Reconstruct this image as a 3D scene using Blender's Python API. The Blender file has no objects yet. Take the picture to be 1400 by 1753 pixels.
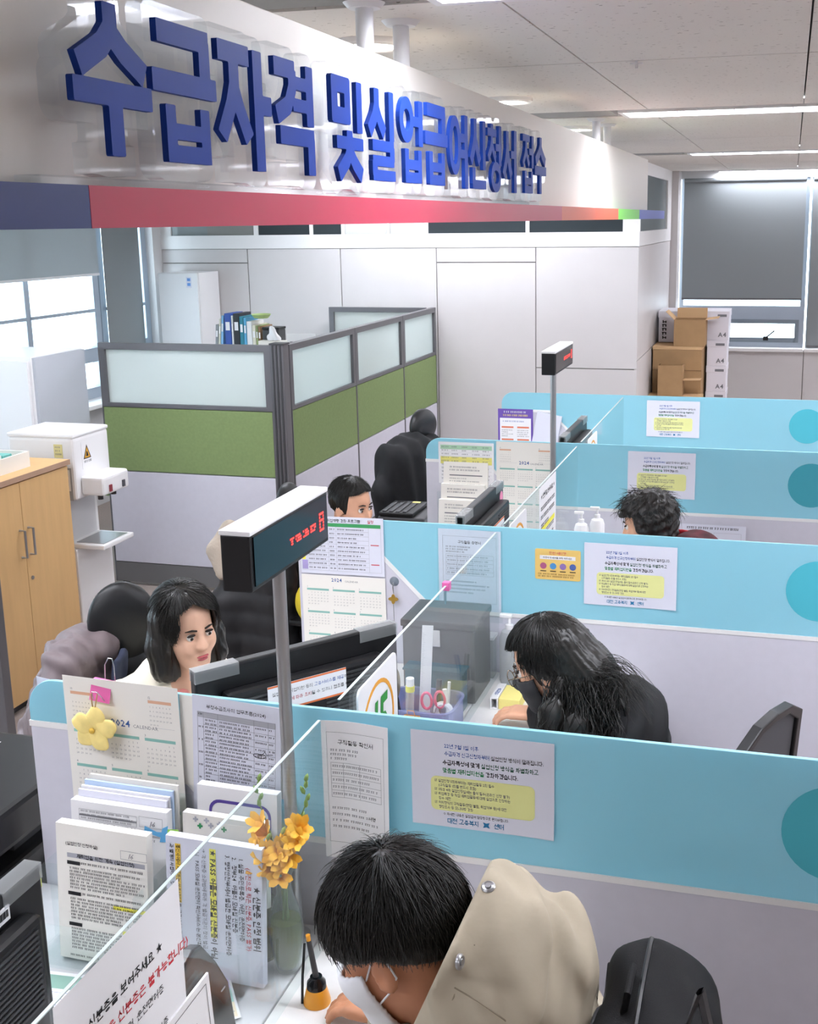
import bpy, bmesh, math, random
import numpy as np
from mathutils import Vector, Matrix

scene = bpy.context.scene
COL = scene.collection
PI = math.pi
R = math.radians

# ---------------------------------------------------------------- camera
F_PX, YAW, PITCH, ROLL, PCX, PCY = 1966.6, .265782, .214411, -.012428, 814.56, 805.73
CAM_POS = Vector((0, 0, 2.25))
_f = Vector((-math.sin(YAW)*math.cos(PITCH), math.cos(YAW)*math.cos(PITCH), -math.sin(PITCH)))
_r0 = Vector((math.cos(YAW), math.sin(YAW), 0)); _u0 = _r0.cross(_f)
_r = _r0*math.cos(ROLL) + _u0*math.sin(ROLL); _u = _u0*math.cos(ROLL) - _r0*math.sin(ROLL)
cd = bpy.data.cameras.new('camera'); cam = bpy.data.objects.new('camera', cd); COL.objects.link(cam)
cam.matrix_world = Matrix(((_r.x, _u.x, -_f.x, CAM_POS.x), (_r.y, _u.y, -_f.y, CAM_POS.y), (_r.z, _u.z, -_f.z, CAM_POS.z), (0, 0, 0, 1)))
cd.sensor_fit = 'HORIZONTAL'; cd.sensor_width = 36; cd.lens = F_PX/1400*36
cd.shift_x = (700-PCX)/1400; cd.shift_y = (PCY-876.5)/1400
cd.clip_start = .05
scene.camera = cam

# ---------------------------------------------------------------- world, exposure
w = bpy.data.worlds.new('daylight'); scene.world = w; w.use_nodes = True
bg = w.node_tree.nodes['Background']; bg.inputs[0].default_value = (.86, .94, 1, 1); bg.inputs[1].default_value = 6.0
scene.view_settings.view_transform = 'Standard'; scene.view_settings.look = 'None'
scene.view_settings.gamma = 1; scene.view_settings.use_curve_mapping = False
scene.view_settings.exposure = 0.30
LAMP = 30.0          # emission of the ceiling luminaires

# ---------------------------------------------------------------- materials
def lin(h):
    h = h.lstrip('#'); c = [int(h[i:i+2], 16)/255 for i in (0, 2, 4)]
    return tuple(x/12.92 if x <= .04045 else ((x+.055)/1.055)**2.4 for x in c) + (1,)
MATS = {}
def mat(name, hexc, rough=.5, metal=0, vary=0, vscale=20, bump=0, bscale=200, spec=.5, trans=0, ior=1.45, emit=0, coat=0, sheen=0, alpha=1, stretch=None):
    if name in MATS: return MATS[name]
    m = bpy.data.materials.new(name); m.use_nodes = True; nt = m.node_tree; b = nt.nodes['Principled BSDF']
    c = lin(hexc)
    b.inputs['Base Color'].default_value = c; b.inputs['Roughness'].default_value = rough; b.inputs['Metallic'].default_value = metal
    b.inputs['Specular IOR Level'].default_value = spec; b.inputs['Transmission Weight'].default_value = trans; b.inputs['IOR'].default_value = ior
    b.inputs['Coat Weight'].default_value = coat; b.inputs['Sheen Weight'].default_value = sheen; b.inputs['Alpha'].default_value = alpha
    if emit: b.inputs['Emission Color'].default_value = c; b.inputs['Emission Strength'].default_value = emit
    if vary or bump:
        tc = nt.nodes.new('ShaderNodeTexCoord'); mp = nt.nodes.new('ShaderNodeMapping'); nt.links.new(tc.outputs['Object'], mp.inputs[0])
        if stretch: mp.inputs['Scale'].default_value = stretch
    if vary:
        n = nt.nodes.new('ShaderNodeTexNoise'); n.inputs['Scale'].default_value = vscale; n.inputs['Detail'].default_value = 4; nt.links.new(mp.outputs[0], n.inputs[0])
        rp = nt.nodes.new('ShaderNodeValToRGB'); nt.links.new(n.outputs[0], rp.inputs[0])
        rp.color_ramp.elements[0].position = .3; rp.color_ramp.elements[1].position = .7
        rp.color_ramp.elements[0].color = tuple(x*(1-vary) for x in c[:3]) + (1,); rp.color_ramp.elements[1].color = tuple(min(1, x*(1+vary)) for x in c[:3]) + (1,)
        nt.links.new(rp.outputs[0], b.inputs['Base Color'])
    if bump:
        n = nt.nodes.new('ShaderNodeTexNoise'); n.inputs['Scale'].default_value = bscale; n.inputs['Detail'].default_value = 3; nt.links.new(mp.outputs[0], n.inputs[0])
        bp = nt.nodes.new('ShaderNodeBump'); bp.inputs['Strength'].default_value = bump; bp.inputs['Distance'].default_value = .002; nt.links.new(n.outputs[0], bp.inputs['Height']); nt.links.new(bp.outputs[0], b.inputs['Normal'])
    MATS[name] = m
    return m
def pane_mat(name, hexc, clear=.85, rough=.02, gloss=.5, through=.5):
    """thin sheet of glass or film: mostly straight-through, a little gloss, a little milkiness"""
    if name in MATS: return MATS[name]
    m = bpy.data.materials.new(name); m.use_nodes = True; nt = m.node_tree; nt.nodes.clear()
    out = nt.nodes.new('ShaderNodeOutputMaterial'); tr = nt.nodes.new('ShaderNodeBsdfTransparent'); tr.inputs[0].default_value = lin(hexc)
    df = nt.nodes.new('ShaderNodeBsdfDiffuse'); df.inputs[0].default_value = lin(hexc); tl = nt.nodes.new('ShaderNodeBsdfTranslucent'); tl.inputs[0].default_value = lin(hexc)
    gl = nt.nodes.new('ShaderNodeBsdfGlossy'); gl.inputs['Roughness'].default_value = rough
    a = nt.nodes.new('ShaderNodeMixShader'); a.inputs[0].default_value = through; nt.links.new(df.outputs[0], a.inputs[1]); nt.links.new(tl.outputs[0], a.inputs[2])
    b = nt.nodes.new('ShaderNodeMixShader'); b.inputs[0].default_value = 1-clear; nt.links.new(tr.outputs[0], b.inputs[1]); nt.links.new(a.outputs[0], b.inputs[2])
    lw = nt.nodes.new('ShaderNodeLayerWeight'); lw.inputs[0].default_value = .5
    pw = nt.nodes.new('ShaderNodeMath'); pw.operation = 'POWER'; pw.inputs[1].default_value = 4; nt.links.new(lw.outputs['Facing'], pw.inputs[0])
    fr = nt.nodes.new('ShaderNodeMath'); fr.operation = 'MULTIPLY_ADD'; fr.inputs[1].default_value = gloss; fr.inputs[2].default_value = .025; nt.links.new(pw.outputs[0], fr.inputs[0])
    c = nt.nodes.new('ShaderNodeMixShader'); nt.links.new(fr.outputs[0], c.inputs[0]); nt.links.new(b.outputs[0], c.inputs[1]); nt.links.new(gl.outputs[0], c.inputs[2])
    nt.links.new(c.outputs[0], out.inputs[0]); MATS[name] = m
    return m

# ---------------------------------------------------------------- objects
OFF = {}
def tag(o, label=None, cat=None, group=None, kind=None):
    if label: o['label'] = label
    if cat: o['category'] = cat
    if group: o['group'] = group
    if kind: o['kind'] = kind
    return o
def thing(name, label=None, cat=None, loc=(0, 0, 0), rz=0, group=None, kind=None, local=False):
    """an Empty at the thing's base; parts are given in world coordinates, or in its own frame when local"""
    o = bpy.data.objects.new(name, None); COL.objects.link(o); o.empty_display_size = .05
    o.location = loc; o.rotation_euler = (0, 0, rz); OFF[o.name] = Vector((0, 0, 0)) if (local or rz) else Vector(loc)
    return tag(o, label, cat, group, kind)
def mk(name, verts, faces, m, par=None, smooth=False, label=None, cat=None, group=None, kind=None):
    verts = [Vector(v) for v in verts]
    loc = Vector((0, 0, 0))
    if par is not None: off = OFF[par.name]
    else:
        xs = [v.x for v in verts]; ys = [v.y for v in verts]; zs = [v.z for v in verts]
        off = loc = Vector(((min(xs)+max(xs))/2, (min(ys)+max(ys))/2, min(zs)))
    me = bpy.data.meshes.new(name); me.from_pydata([v-off for v in verts], [], [tuple(f) for f in faces]); me.validate()
    bm = bmesh.new(); bm.from_mesh(me); bmesh.ops.recalc_face_normals(bm, faces=bm.faces); bm.to_mesh(me); bm.free()
    if smooth: me.polygons.foreach_set('use_smooth', [True]*len(me.polygons))
    me.materials.append(m)
    o = bpy.data.objects.new(name, me); COL.objects.link(o); o.location = loc
    if par is not None: o.parent = par; OFF[o.name] = OFF[par.name]
    else: OFF[o.name] = loc
    if smooth == 'auto': autosmooth(o)
    return tag(o, label, cat, group, kind)
def autosmooth(o, ang=40):
    me = o.data
    bm = bmesh.new(); bm.from_mesh(me)
    for e in bm.edges:
        if len(e.link_faces) == 2 and e.calc_face_angle(0) > R(ang): e.smooth = False
    bm.to_mesh(me); bm.free()

BOXF = [(0, 3, 2, 1), (4, 5, 6, 7), (0, 1, 5, 4), (1, 2, 6, 5), (2, 3, 7, 6), (3, 0, 4, 7)]
def rot_pts(vs, c, rx=0, ry=0, rz=0):
    M = Matrix.Rotation(rz, 3, 'Z') @ Matrix.Rotation(ry, 3, 'Y') @ Matrix.Rotation(rx, 3, 'X'); c = Vector(c)
    return [M @ (Vector(v)-c) + c for v in vs]
def bevel_mesh(vs, fs, bev, seg=2):
    bm = bmesh.new(); bv = [bm.verts.new(v) for v in vs]
    for f in fs: bm.faces.new([bv[i] for i in f])
    bmesh.ops.recalc_face_normals(bm, faces=bm.faces)
    bmesh.ops.bevel(bm, geom=list(bm.edges), offset=bev, segments=seg, affect='EDGES', profile=.6)
    bm.verts.ensure_lookup_table(); bm.verts.index_update()
    v2 = [v.co.copy() for v in bm.verts]; f2 = [[v.index for v in f.verts] for f in bm.faces]; bm.free()
    return v2, f2
def box(name, x0, x1, y0, y1, z0, z1, m, par=None, bev=0, rx=0, ry=0, rz=0, pivot=None, seg=2, **k):
    vs = [(x0, y0, z0), (x1, y0, z0), (x1, y1, z0), (x0, y1, z0), (x0, y0, z1), (x1, y0, z1), (x1, y1, z1), (x0, y1, z1)]; fs = BOXF
    if bev: vs, fs = bevel_mesh(vs, fs, bev, seg)
    if rx or ry or rz: vs = rot_pts(vs, pivot or ((x0+x1)/2, (y0+y1)/2, (z0+z1)/2), rx, ry, rz)
    return mk(name, vs, fs, m, par, **k)
def tube_geo(pts, r, seg=8, closed=False, caps=True):
    pts = [Vector(p) for p in pts]; n = len(pts); rs = r if isinstance(r, (list, tuple)) else [r]*n
    vs = []; fs = []; t0 = None
    for i, p in enumerate(pts):
        a = pts[(i-1) % n] if (i or closed) else p; b = pts[(i+1) % n] if (i < n-1 or closed) else p
        t = (b-a).normalized()
        if t0 is None:
            u = t.orthogonal().normalized()
        else:
            u = (u - t*u.dot(t)).normalized()
        t0 = t; v = t.cross(u)
        for j in range(seg):
            an = 2*PI*j/seg; vs.append(p + (u*math.cos(an) + v*math.sin(an))*rs[i])
    m = n if closed else n-1
    for i in range(m):
        for j in range(seg):
            k = (j+1) % seg; i2 = (i+1) % n
            fs.append((i*seg+j, i*seg+k, i2*seg+k, i2*seg+j))
    if caps and not closed: fs.append(tuple(range(seg))); fs.append(tuple((n-1)*seg+j for j in range(seg)))
    return vs, fs
def tube(name, pts, r, m, par=None, seg=8, closed=False, **k):
    vs, fs = tube_geo(pts, r, seg, closed); k.setdefault('smooth', 'auto')
    return mk(name, vs, fs, m, par, **k)
def cyl(name, p0, p1, r, m, par=None, seg=16, r1=None, **k):
    return tube(name, [p0, p1], [r, r if r1 is None else r1], m, par, seg, **k)
def lathe(name, prof, loc, m, par=None, seg=24, rx=0, ry=0, sq=1, open_ends=False, along=None, **k):
    vs = []; fs = []; n = len(prof); loc = Vector(loc)
    for (r, z) in prof:
        for j in range(seg):
            a = 2*PI*j/seg; vs.append(Vector((r*math.cos(a), r*math.sin(a)*sq, z)))
    for i in range(n-1):
        for j in range(seg):
            kk = (j+1) % seg; fs.append((i*seg+j, i*seg+kk, (i+1)*seg+kk, (i+1)*seg+j))
    if prof[0][0] > 1e-6 and not open_ends: fs.append(tuple(range(seg)))
    if prof[-1][0] > 1e-6 and not open_ends: fs.append(tuple((n-1)*seg+j for j in range(seg)))
    if rx or ry: vs = rot_pts(vs, (0, 0, 0), rx, ry)
    if along is not None: Q_ = Vector(along).to_track_quat('Z', 'Y'); vs = [Q_ @ v for v in vs]
    vs = [v+loc for v in vs]; k.setdefault('smooth', 'auto')
    o = mk(name, vs, fs, m, par, **k)
    bm = bmesh.new(); bm.from_mesh(o.data); bmesh.ops.remove_doubles(bm, verts=bm.verts, dist=1e-6); bm.to_mesh(o.data); bm.free()
    return o

class Fr:
    """a flat frame in space: origin o, axes u (right) and v (up), n towards the reader"""
    def __init__(s, o, u, v):
        s.o = Vector(o); s.u = Vector(u).normalized(); s.v = Vector(v).normalized(); s.n = s.u.cross(s.v).normalized()
    def p(s, a, b, d=0): return s.o + s.u*a + s.v*b + s.n*d
    def sub(s, a, b, d=0): f = Fr(s.o, s.u, s.v); f.o = s.p(a, b, d); return f
    def turn(s, ang): 
        return Fr(s.o, s.u*math.cos(ang)+s.v*math.sin(ang), s.v*math.cos(ang)-s.u*math.sin(ang))
def fbox(name, fr, a0, a1, b0, b1, d0, d1, m, par=None, bev=0, **k):
    vs = [fr.p(a, b, d) for d in (d0, d1) for a, b in ((a0, b0), (a1, b0), (a1, b1), (a0, b1))]; fs = BOXF
    if bev: vs, fs = bevel_mesh(vs, fs, bev)
    return mk(name, vs, fs, m, par, **k)
def plate(name, fr, loops, d0, d1, m, par=None, bev=0, **k):
    """flat outline (first loop) with holes (other loops), between depths d0 and d1 of the frame"""
    c = bpy.data.curves.new('outline', 'CURVE'); c.dimensions = '2D'; c.fill_mode = 'BOTH'; c.extrude = abs(d1-d0)/2-bev
    if bev: c.bevel_depth = bev; c.bevel_resolution = 1; c.offset = -bev
    for L in loops:
        s = c.splines.new('POLY'); s.points.add(len(L)-1); s.use_cyclic_u = True
        for i, q in enumerate(L): s.points[i].co = (q[0], q[1], 0, 1)
    o = bpy.data.objects.new('outline', c); me = bpy.data.meshes.new_from_object(o)
    dm = (d0+d1)/2
    bm = bmesh.new(); bm.from_mesh(me); bmesh.ops.remove_doubles(bm, verts=bm.verts, dist=1e-6); bm.verts.index_update()
    vs = [fr.p(v.co.x, v.co.y, v.co.z+dm) for v in bm.verts]; fs = [[v.index for v in f.verts] for f in bm.faces]; bm.free()
    bpy.data.objects.remove(o); bpy.data.curves.remove(c); bpy.data.meshes.remove(me)
    return mk(name, vs, fs, m, par, **k)
def rrect(x0, x1, y0, y1, r, n=5):
    L = []
    for cx, cy, a0 in ((x1-r, y1-r, 0), (x0+r, y1-r, 90), (x0+r, y0+r, 180), (x1-r, y0+r, 270)):
        for i in range(n+1):
            a = R(a0+90*i/n); L.append((cx+r*math.cos(a), cy+r*math.sin(a)))
    return L
def circ(cx, cy, r, n=24, ry=None): return [(cx+r*math.cos(2*PI*i/n), cy+(ry or r)*math.sin(2*PI*i/n)) for i in range(n)]
def sheet(name, fr, w, h, m, par=None, bend=None, nx=8, ny=8, th=.0006, x0=0, y0=0, **k):
    """sheet of paper with real thickness; bend(s,t) in 0..1 gives the lift off the frame"""
    bend = bend or (lambda s, t: 0)
    vs = []; fs = []
    for side in (0, 1):
        for j in range(ny+1):
            for i in range(nx+1):
                s, t = i/nx, j/ny; vs.append(fr.p(x0+s*w, y0+t*h, bend(s, t)+side*th))
    N = (nx+1)*(ny+1); q = lambda i, j, s: s*N+j*(nx+1)+i
    for j in range(ny):
        for i in range(nx):
            fs.append((q(i, j, 0), q(i, j+1, 0), q(i+1, j+1, 0), q(i+1, j, 0))); fs.append((q(i, j, 1), q(i+1, j, 1), q(i+1, j+1, 1), q(i, j+1, 1)))
    for i in range(nx):
        fs.append((q(i, 0, 0), q(i+1, 0, 0), q(i+1, 0, 1), q(i, 0, 1))); fs.append((q(i, ny, 0), q(i, ny, 1), q(i+1, ny, 1), q(i+1, ny, 0)))
    for j in range(ny):
        fs.append((q(0, j, 0), q(0, j, 1), q(0, j+1, 1), q(0, j+1, 0))); fs.append((q(nx, j, 0), q(nx, j+1, 0), q(nx, j+1, 1), q(nx, j, 1)))
    k.setdefault('smooth', 'auto')
    return mk(name, vs, fs, m, par, **k)
# ---- lettering: Hangul syllables are composed from strokes, other signs come from the built-in font
_K = {'ㄱ': [[(0, 1), (1, 1), (.92, .45), (.8, 0)]], 'ㄴ': [[(0, 1), (0, 0), (1, 0)]], 'ㄷ': [[(1, 1), (0, 1), (0, 0), (1, 0)]], 'ㄹ': [[(0, 1), (1, 1), (1, .5), (0, .5), (0, 0), (1, 0)]],
      'ㅁ': [[(0, 1), (1, 1), (1, 0), (0, 0), (0, 1)]], 'ㅂ': [[(0, 1), (0, 0), (1, 0), (1, 1)], [(0, .5), (1, .5)]], 'ㅅ': [[(.5, 1), (.42, .5), (0, 0)], [(.5, .7), (.65, .4), (1, 0)]], 'ㅇ': ['o'],
      'ㅈ': [[(.05, 1), (.95, 1)], [(.5, 1), (.42, .5), (0, 0)], [(.5, .65), (.65, .35), (1, 0)]], 'ㅊ': [[(.35, 1), (.65, 1)], [(.05, .78), (.95, .78)], [(.5, .78), (.42, .4), (0, 0)], [(.5, .5), (.65, .3), (1, 0)]],
      'ㅋ': [[(0, 1), (1, 1), (.92, .45), (.8, 0)], [(0, .52), (.95, .52)]], 'ㅌ': [[(1, 1), (0, 1), (0, 0), (1, 0)], [(0, .5), (.95, .5)]], 'ㅍ': [[(0, 1), (1, 1)], [(0, 0), (1, 0)], [(.28, 1), (.28, 0)], [(.72, 1), (.72, 0)]],
      'ㅎ': [[(.3, 1), (.7, 1)], [(0, .78), (1, .78)], ('o', .18, .82, 0, .58)]}
_D = {'ㄲ': 'ㄱㄱ', 'ㄸ': 'ㄷㄷ', 'ㅃ': 'ㅂㅂ', 'ㅆ': 'ㅅㅅ', 'ㅉ': 'ㅈㅈ', 'ㄳ': 'ㄱㅅ', 'ㄵ': 'ㄴㅈ', 'ㄶ': 'ㄴㅎ', 'ㄺ': 'ㄹㄱ', 'ㄻ': 'ㄹㅁ', 'ㄼ': 'ㄹㅂ', 'ㄽ': 'ㄹㅅ', 'ㄾ': 'ㄹㅌ', 'ㄿ': 'ㄹㅍ', 'ㅀ': 'ㄹㅎ', 'ㅄ': 'ㅂㅅ'}
_CHO = 'ㄱㄲㄴㄷㄸㄹㅁㅂㅃㅅㅆㅇㅈㅉㅊㅋㅌㅍㅎ'; _JONG = ' ㄱㄲㄳㄴㄵㄶㄷㄹㄺㄻㄼㄽㄾㄿㅀㅁㅂㅄㅅㅆㅇㅈㅊㅋㅌㅍㅎ'
_VV = {0: ([.25], [.5], 1), 1: ([.2, .95], [.5], 2), 2: ([.25], [.38, .65], 1), 3: ([.2, .95], [.38, .65], 2), 4: ([.85], [.5], -1), 5: ([.5, .98], [.5], -2), 6: ([.85], [.38, .65], -1), 7: ([.5, .98], [.38, .65], -2), 20: ([.6], [], 0)}
_HV = {8: (0, [.5]), 12: (0, [.3, .7]), 13: (1, [.5]), 17: (1, [.3, .7]), 18: (2, [])}
_CV = {9: (8, 0), 10: (8, 1), 11: (8, 20), 14: (13, 4), 15: (13, 5), 16: (13, 20), 19: (18, 20)}
def _cons(j, x0, x1, y0, y1):
    if j in _D:
        a, b = _D[j]; m = (x1-x0); return _cons(a, x0, x0+m*.44, y0, y1)+_cons(b, x0+m*.56, x1, y0, y1)
    out = []
    for st in _K[j]:
        if st == 'o': out.append(('o', (x0+x1)/2, (y0+y1)/2, (x1-x0)/2, (y1-y0)/2))
        elif st[0] == 'o': out.append(('o', x0+(x1-x0)*.5, y0+(y1-y0)*(st[3]+st[4])/2, (x1-x0)*.36, (y1-y0)*(st[4]-st[3])/2))
        else: out.append([(x0+(x1-x0)*a, y0+(y1-y0)*b) for a, b in st])
    return out
def _vv(v, x0, x1, y0, y1):
    st, tk, dr = _VV[v]; out = []; X = lambda a: x0+(x1-x0)*a; Y = lambda b: y0+(y1-y0)*b
    for a in st: out.append([(X(a), Y(0)), (X(a), Y(1))])
    for b in tk:
        if dr == 1: out.append([(X(st[0]), Y(b)), (X(1), Y(b))])
        elif dr == 2: out.append([(X(st[0]), Y(b)), (X(st[1]), Y(b))])
        else: out.append([(X(0 if dr == -1 else 0), Y(b)), (X(st[0]), Y(b))])
    return out
def _hv(v, x0, x1, y0, y1):
    k, tk = _HV[v]; X = lambda a: x0+(x1-x0)*a; yb = y0+(y1-y0)*(.12 if k == 0 else .88 if k == 1 else .5); out = [[(x0, yb), (x1, yb)]]
    for a in tk: out.append([(X(a), yb), (X(a), y1 if k == 0 else y0)])
    return out
def hangul(ch):
    n = ord(ch)-0xAC00; c, v, f = _CHO[n//588], (n % 588)//28, _JONG[n % 28]; fin = f != ' '
    if v in _VV: s = _cons(c, .06, .52, .52 if fin else .2, .95 if fin else .88) + _vv(v, .60, .96, .42 if fin else 0, 1.0)
    elif v in _HV: s = _cons(c, .18, .82, .66 if fin else .52, .97) + _hv(v, .02, .98, .36 if fin else .06, .58 if fin else .44)
    else:
        h, w2 = _CV[v]; s = _cons(c, .08, .52, .66 if fin else .54, .96) + _hv(h, .02, .60, .38 if fin else .12, .58 if fin else .46) + _vv(w2, .66, .98, .36 if fin else 0, 1.0)
    if fin: s += _cons(f, .2, .88, .02, .28)
    return s
_GC = {}
def _stroke_geo(strokes, t):
    V_ = []; F_ = []
    for st in strokes:
        if st[0] == 'o':
            _, cx, cy, rx, ry = st; n = 14; b = len(V_)
            for i in range(n):
                a = 2*PI*i/n; V_.append((cx+(rx)*math.cos(a), cy+(ry)*math.sin(a))); V_.append((cx+max(.01, rx-t)*math.cos(a), cy+max(.01, ry-t)*math.sin(a)))
            F_ += [(b+2*i, b+2*((i+1) % n), b+2*((i+1) % n)+1, b+2*i+1) for i in range(n)]
            continue
        for (ax_, ay), (bx_, by) in zip(st[:-1], st[1:]):
            L = math.hypot(bx_-ax_, by-ay) or 1; dx, dy = (bx_-ax_)/L*t/2, (by-ay)/L*t/2; b = len(V_)
            V_ += [(ax_-dx+dy, ay-dy-dx), (bx_+dx+dy, by+dy-dx), (bx_+dx-dy, by+dy+dx), (ax_-dx-dy, ay-dy+dx)]; F_.append((b, b+1, b+2, b+3))
    return V_, F_
def glyph(ch, bold, res):
    k = (ch, bold, res)
    if k in _GC: return _GC[k]
    t = .085+bold*1.7
    if '가' <= ch <= '힣':
        V_, F_ = _stroke_geo(hangul(ch), t); g = ([(.04+.84*x, -.07+.84*y) for x, y in V_], F_, .92)
    elif ch == ' ': g = ([], [], .32)
    elif ch == '★':
        P_ = [(.45+(.45 if i % 2 == 0 else .18)*math.sin(PI*i/5), .36+(.45 if i % 2 == 0 else .18)*math.cos(PI*i/5)) for i in range(10)]; g = (P_+[(.45, .36)], [(i, 10, (i+1) % 10) for i in range(10)], .95)
    elif ch == '☑': V_, F_ = _stroke_geo([[(.1, .05), (.7, .05), (.7, .65), (.1, .65), (.1, .05)], [(.2, .4), (.38, .2), (.8, .75)]], .07); g = (V_, F_, .9)
    elif ch == '○': V_, F_ = _stroke_geo([('o', .4, .35, .3, .3)], .09); g = (V_, F_, .85)
    elif ch == '☞': V_, F_ = _stroke_geo([[(.1, .35), (.75, .35)], [(.5, .55), (.78, .35), (.5, .15)]], .09); g = (V_, F_, .9)
    else:
        c = bpy.data.curves.new('print', 'FONT'); c.body = ch; c.size = 1; c.offset = bold*.8; c.resolution_u = res; o = bpy.data.objects.new('print', c); me = bpy.data.meshes.new_from_object(o)
        V_ = [(v.co.x, v.co.y) for v in me.vertices]; F_ = [tuple(p.vertices) for p in me.polygons]; g = (V_, F_, (max(v[0] for v in V_)+.07) if V_ else .3)
        bpy.data.objects.remove(o); bpy.data.curves.remove(c); bpy.data.meshes.remove(me)
    _GC[k] = g
    return g
def text(fr, body, x, y, size, m, par, bold=0, align='LEFT', sx=1, d=.0011, name='lettering', bend=None, w=1, h=1, shear=0, res=1):
    """flat print laid on the frame from x, baseline y; returns the x where the line ends"""
    gl = [glyph(ch, bold, res) for ch in body]; tot = sum(g[2] for g in gl)*size*sx
    cx_ = x-(tot/2 if align == 'CENTER' else 0); V_ = []; F_ = []
    for vs, fs, adv in gl:
        b = len(V_)
        for u, v in vs:
            a = cx_+(u+shear*v)*size*sx; q = y+v*size
            V_.append(fr.p(a, q, d+(bend(min(1, max(0, a/w)), min(1, max(0, q/h))) if bend else 0)))
        F_ += [tuple(i+b for i in f) for f in fs]; cx_ += adv*size*sx
    if V_: mk(name, V_, F_, m, par, kind='stuff')
    return cx_
def marks(fr, rects, m, par, d=.001, name='print', bend=None, w=1, h=1, kind='stuff'):
    """flat print made of small rectangles (rules, bars, lines of type too small to read)"""
    vs = []; fs = []
    for r in rects:
        x0, x1, y0, y1 = r; n = max(1, int((x1-x0)/.03)) if bend else 1
        mrow = max(1, int((y1-y0)/.03)) if bend else 1
        for jj in range(mrow):
            for i in range(n):
                k = len(vs)
                for a, b in ((x0+(x1-x0)*i/n, y0+(y1-y0)*jj/mrow), (x0+(x1-x0)*(i+1)/n, y0+(y1-y0)*jj/mrow), (x0+(x1-x0)*(i+1)/n, y0+(y1-y0)*(jj+1)/mrow), (x0+(x1-x0)*i/n, y0+(y1-y0)*(jj+1)/mrow)):
                    vs.append(fr.p(a, b, d+(bend(min(1, max(0, a/w)), min(1, max(0, b/h))) if bend else 0)))
                fs.append((k, k+1, k+2, k+3))
    return mk(name, vs, fs, m, par, kind=kind)
RND = random.Random(7)
def type_lines(x0, x1, y1, y0, pitch, hgt, fill=.9, rnd=None, word=(.004, .016), gap=.003):
    """rectangles that stand for lines of illegible small type"""
    rnd = rnd or RND; out = []; y = y1
    while y-hgt > y0:
        x = x0; end = x0+(x1-x0)*(rnd.uniform(.55, 1) if rnd.random() > fill else rnd.uniform(.88, 1))
        while x < end:
            wd = rnd.uniform(*word); wd = min(wd, end-x)
            if wd > .001:
                cw = hgt*.9; xx = x
                while xx < x+wd-cw*.3:
                    k = rnd.random()
                    out.append((xx, xx+cw*.75, y-hgt*.35, y-hgt*.12)); out.append((xx+cw*.1*k, xx+cw*.6, y-hgt, y-hgt*.75))
                    if k > .4: out.append((xx+cw*.5, xx+cw*.72, y-hgt, y))
                    else: out.append((xx+cw*.2, xx+cw*.42, y-hgt*.8, y-hgt*.2))
                    xx += cw
            x += wd+gap
        y -= pitch
    return out
def frame_rects(x0, x1, y0, y1, t): return [(x0, x1, y0, y0+t), (x0, x1, y1-t, y1), (x0, x0+t, y0, y1), (x1-t, x1, y0, y1)]

# ---------------------------------------------------------------- implicit surfaces (bodies, cloth, hair)
def nrm(a): return np.sqrt((a*a).sum(-1))
def smin(a, b, k):
    h = np.clip(.5+.5*(b-a)/k, 0, 1); return b*(1-h)+a*h-k*h*(1-h)
def cap(P, a, b, r0, r1):
    a = np.array(a, float); b = np.array(b, float); ab = b-a; t = np.clip(((P-a)@ab)/(ab@ab), 0, 1)
    return nrm(P-a-t[..., None]*ab)-(r0+(r1-r0)*t)
def ell(P, c, r, M=None):
    q = P-np.array(c, float)
    if M is not None: q = q@np.array(M)
    r = np.array(r, float); k0 = nrm(q/r); k1 = nrm(q/(r*r)); return k0*(k0-1)/np.maximum(k1, 1e-9)
def chain(P, pts, rs, k=.02):
    d = None
    for i in range(len(pts)-1):
        c = cap(P, pts[i], pts[i+1], rs[i], rs[i+1]); d = c if d is None else smin(d, c, k)
    return d
def rbox(P, c, h, r, M=None):
    q = P-np.array(c, float)
    if M is not None: q = q@np.array(M)
    q = np.abs(q)-(np.array(h, float)-r); return nrm(np.maximum(q, 0))+np.minimum(q.max(-1), 0)-r
def wave(P, *terms):
    """sum of sines: each term is (amplitude, kx, ky, kz, phase)"""
    s = 0
    for a, kx, ky, kz, ph in terms: s = s+a*np.sin(P[..., 0]*kx+P[..., 1]*ky+P[..., 2]*kz+ph)
    return s
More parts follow.
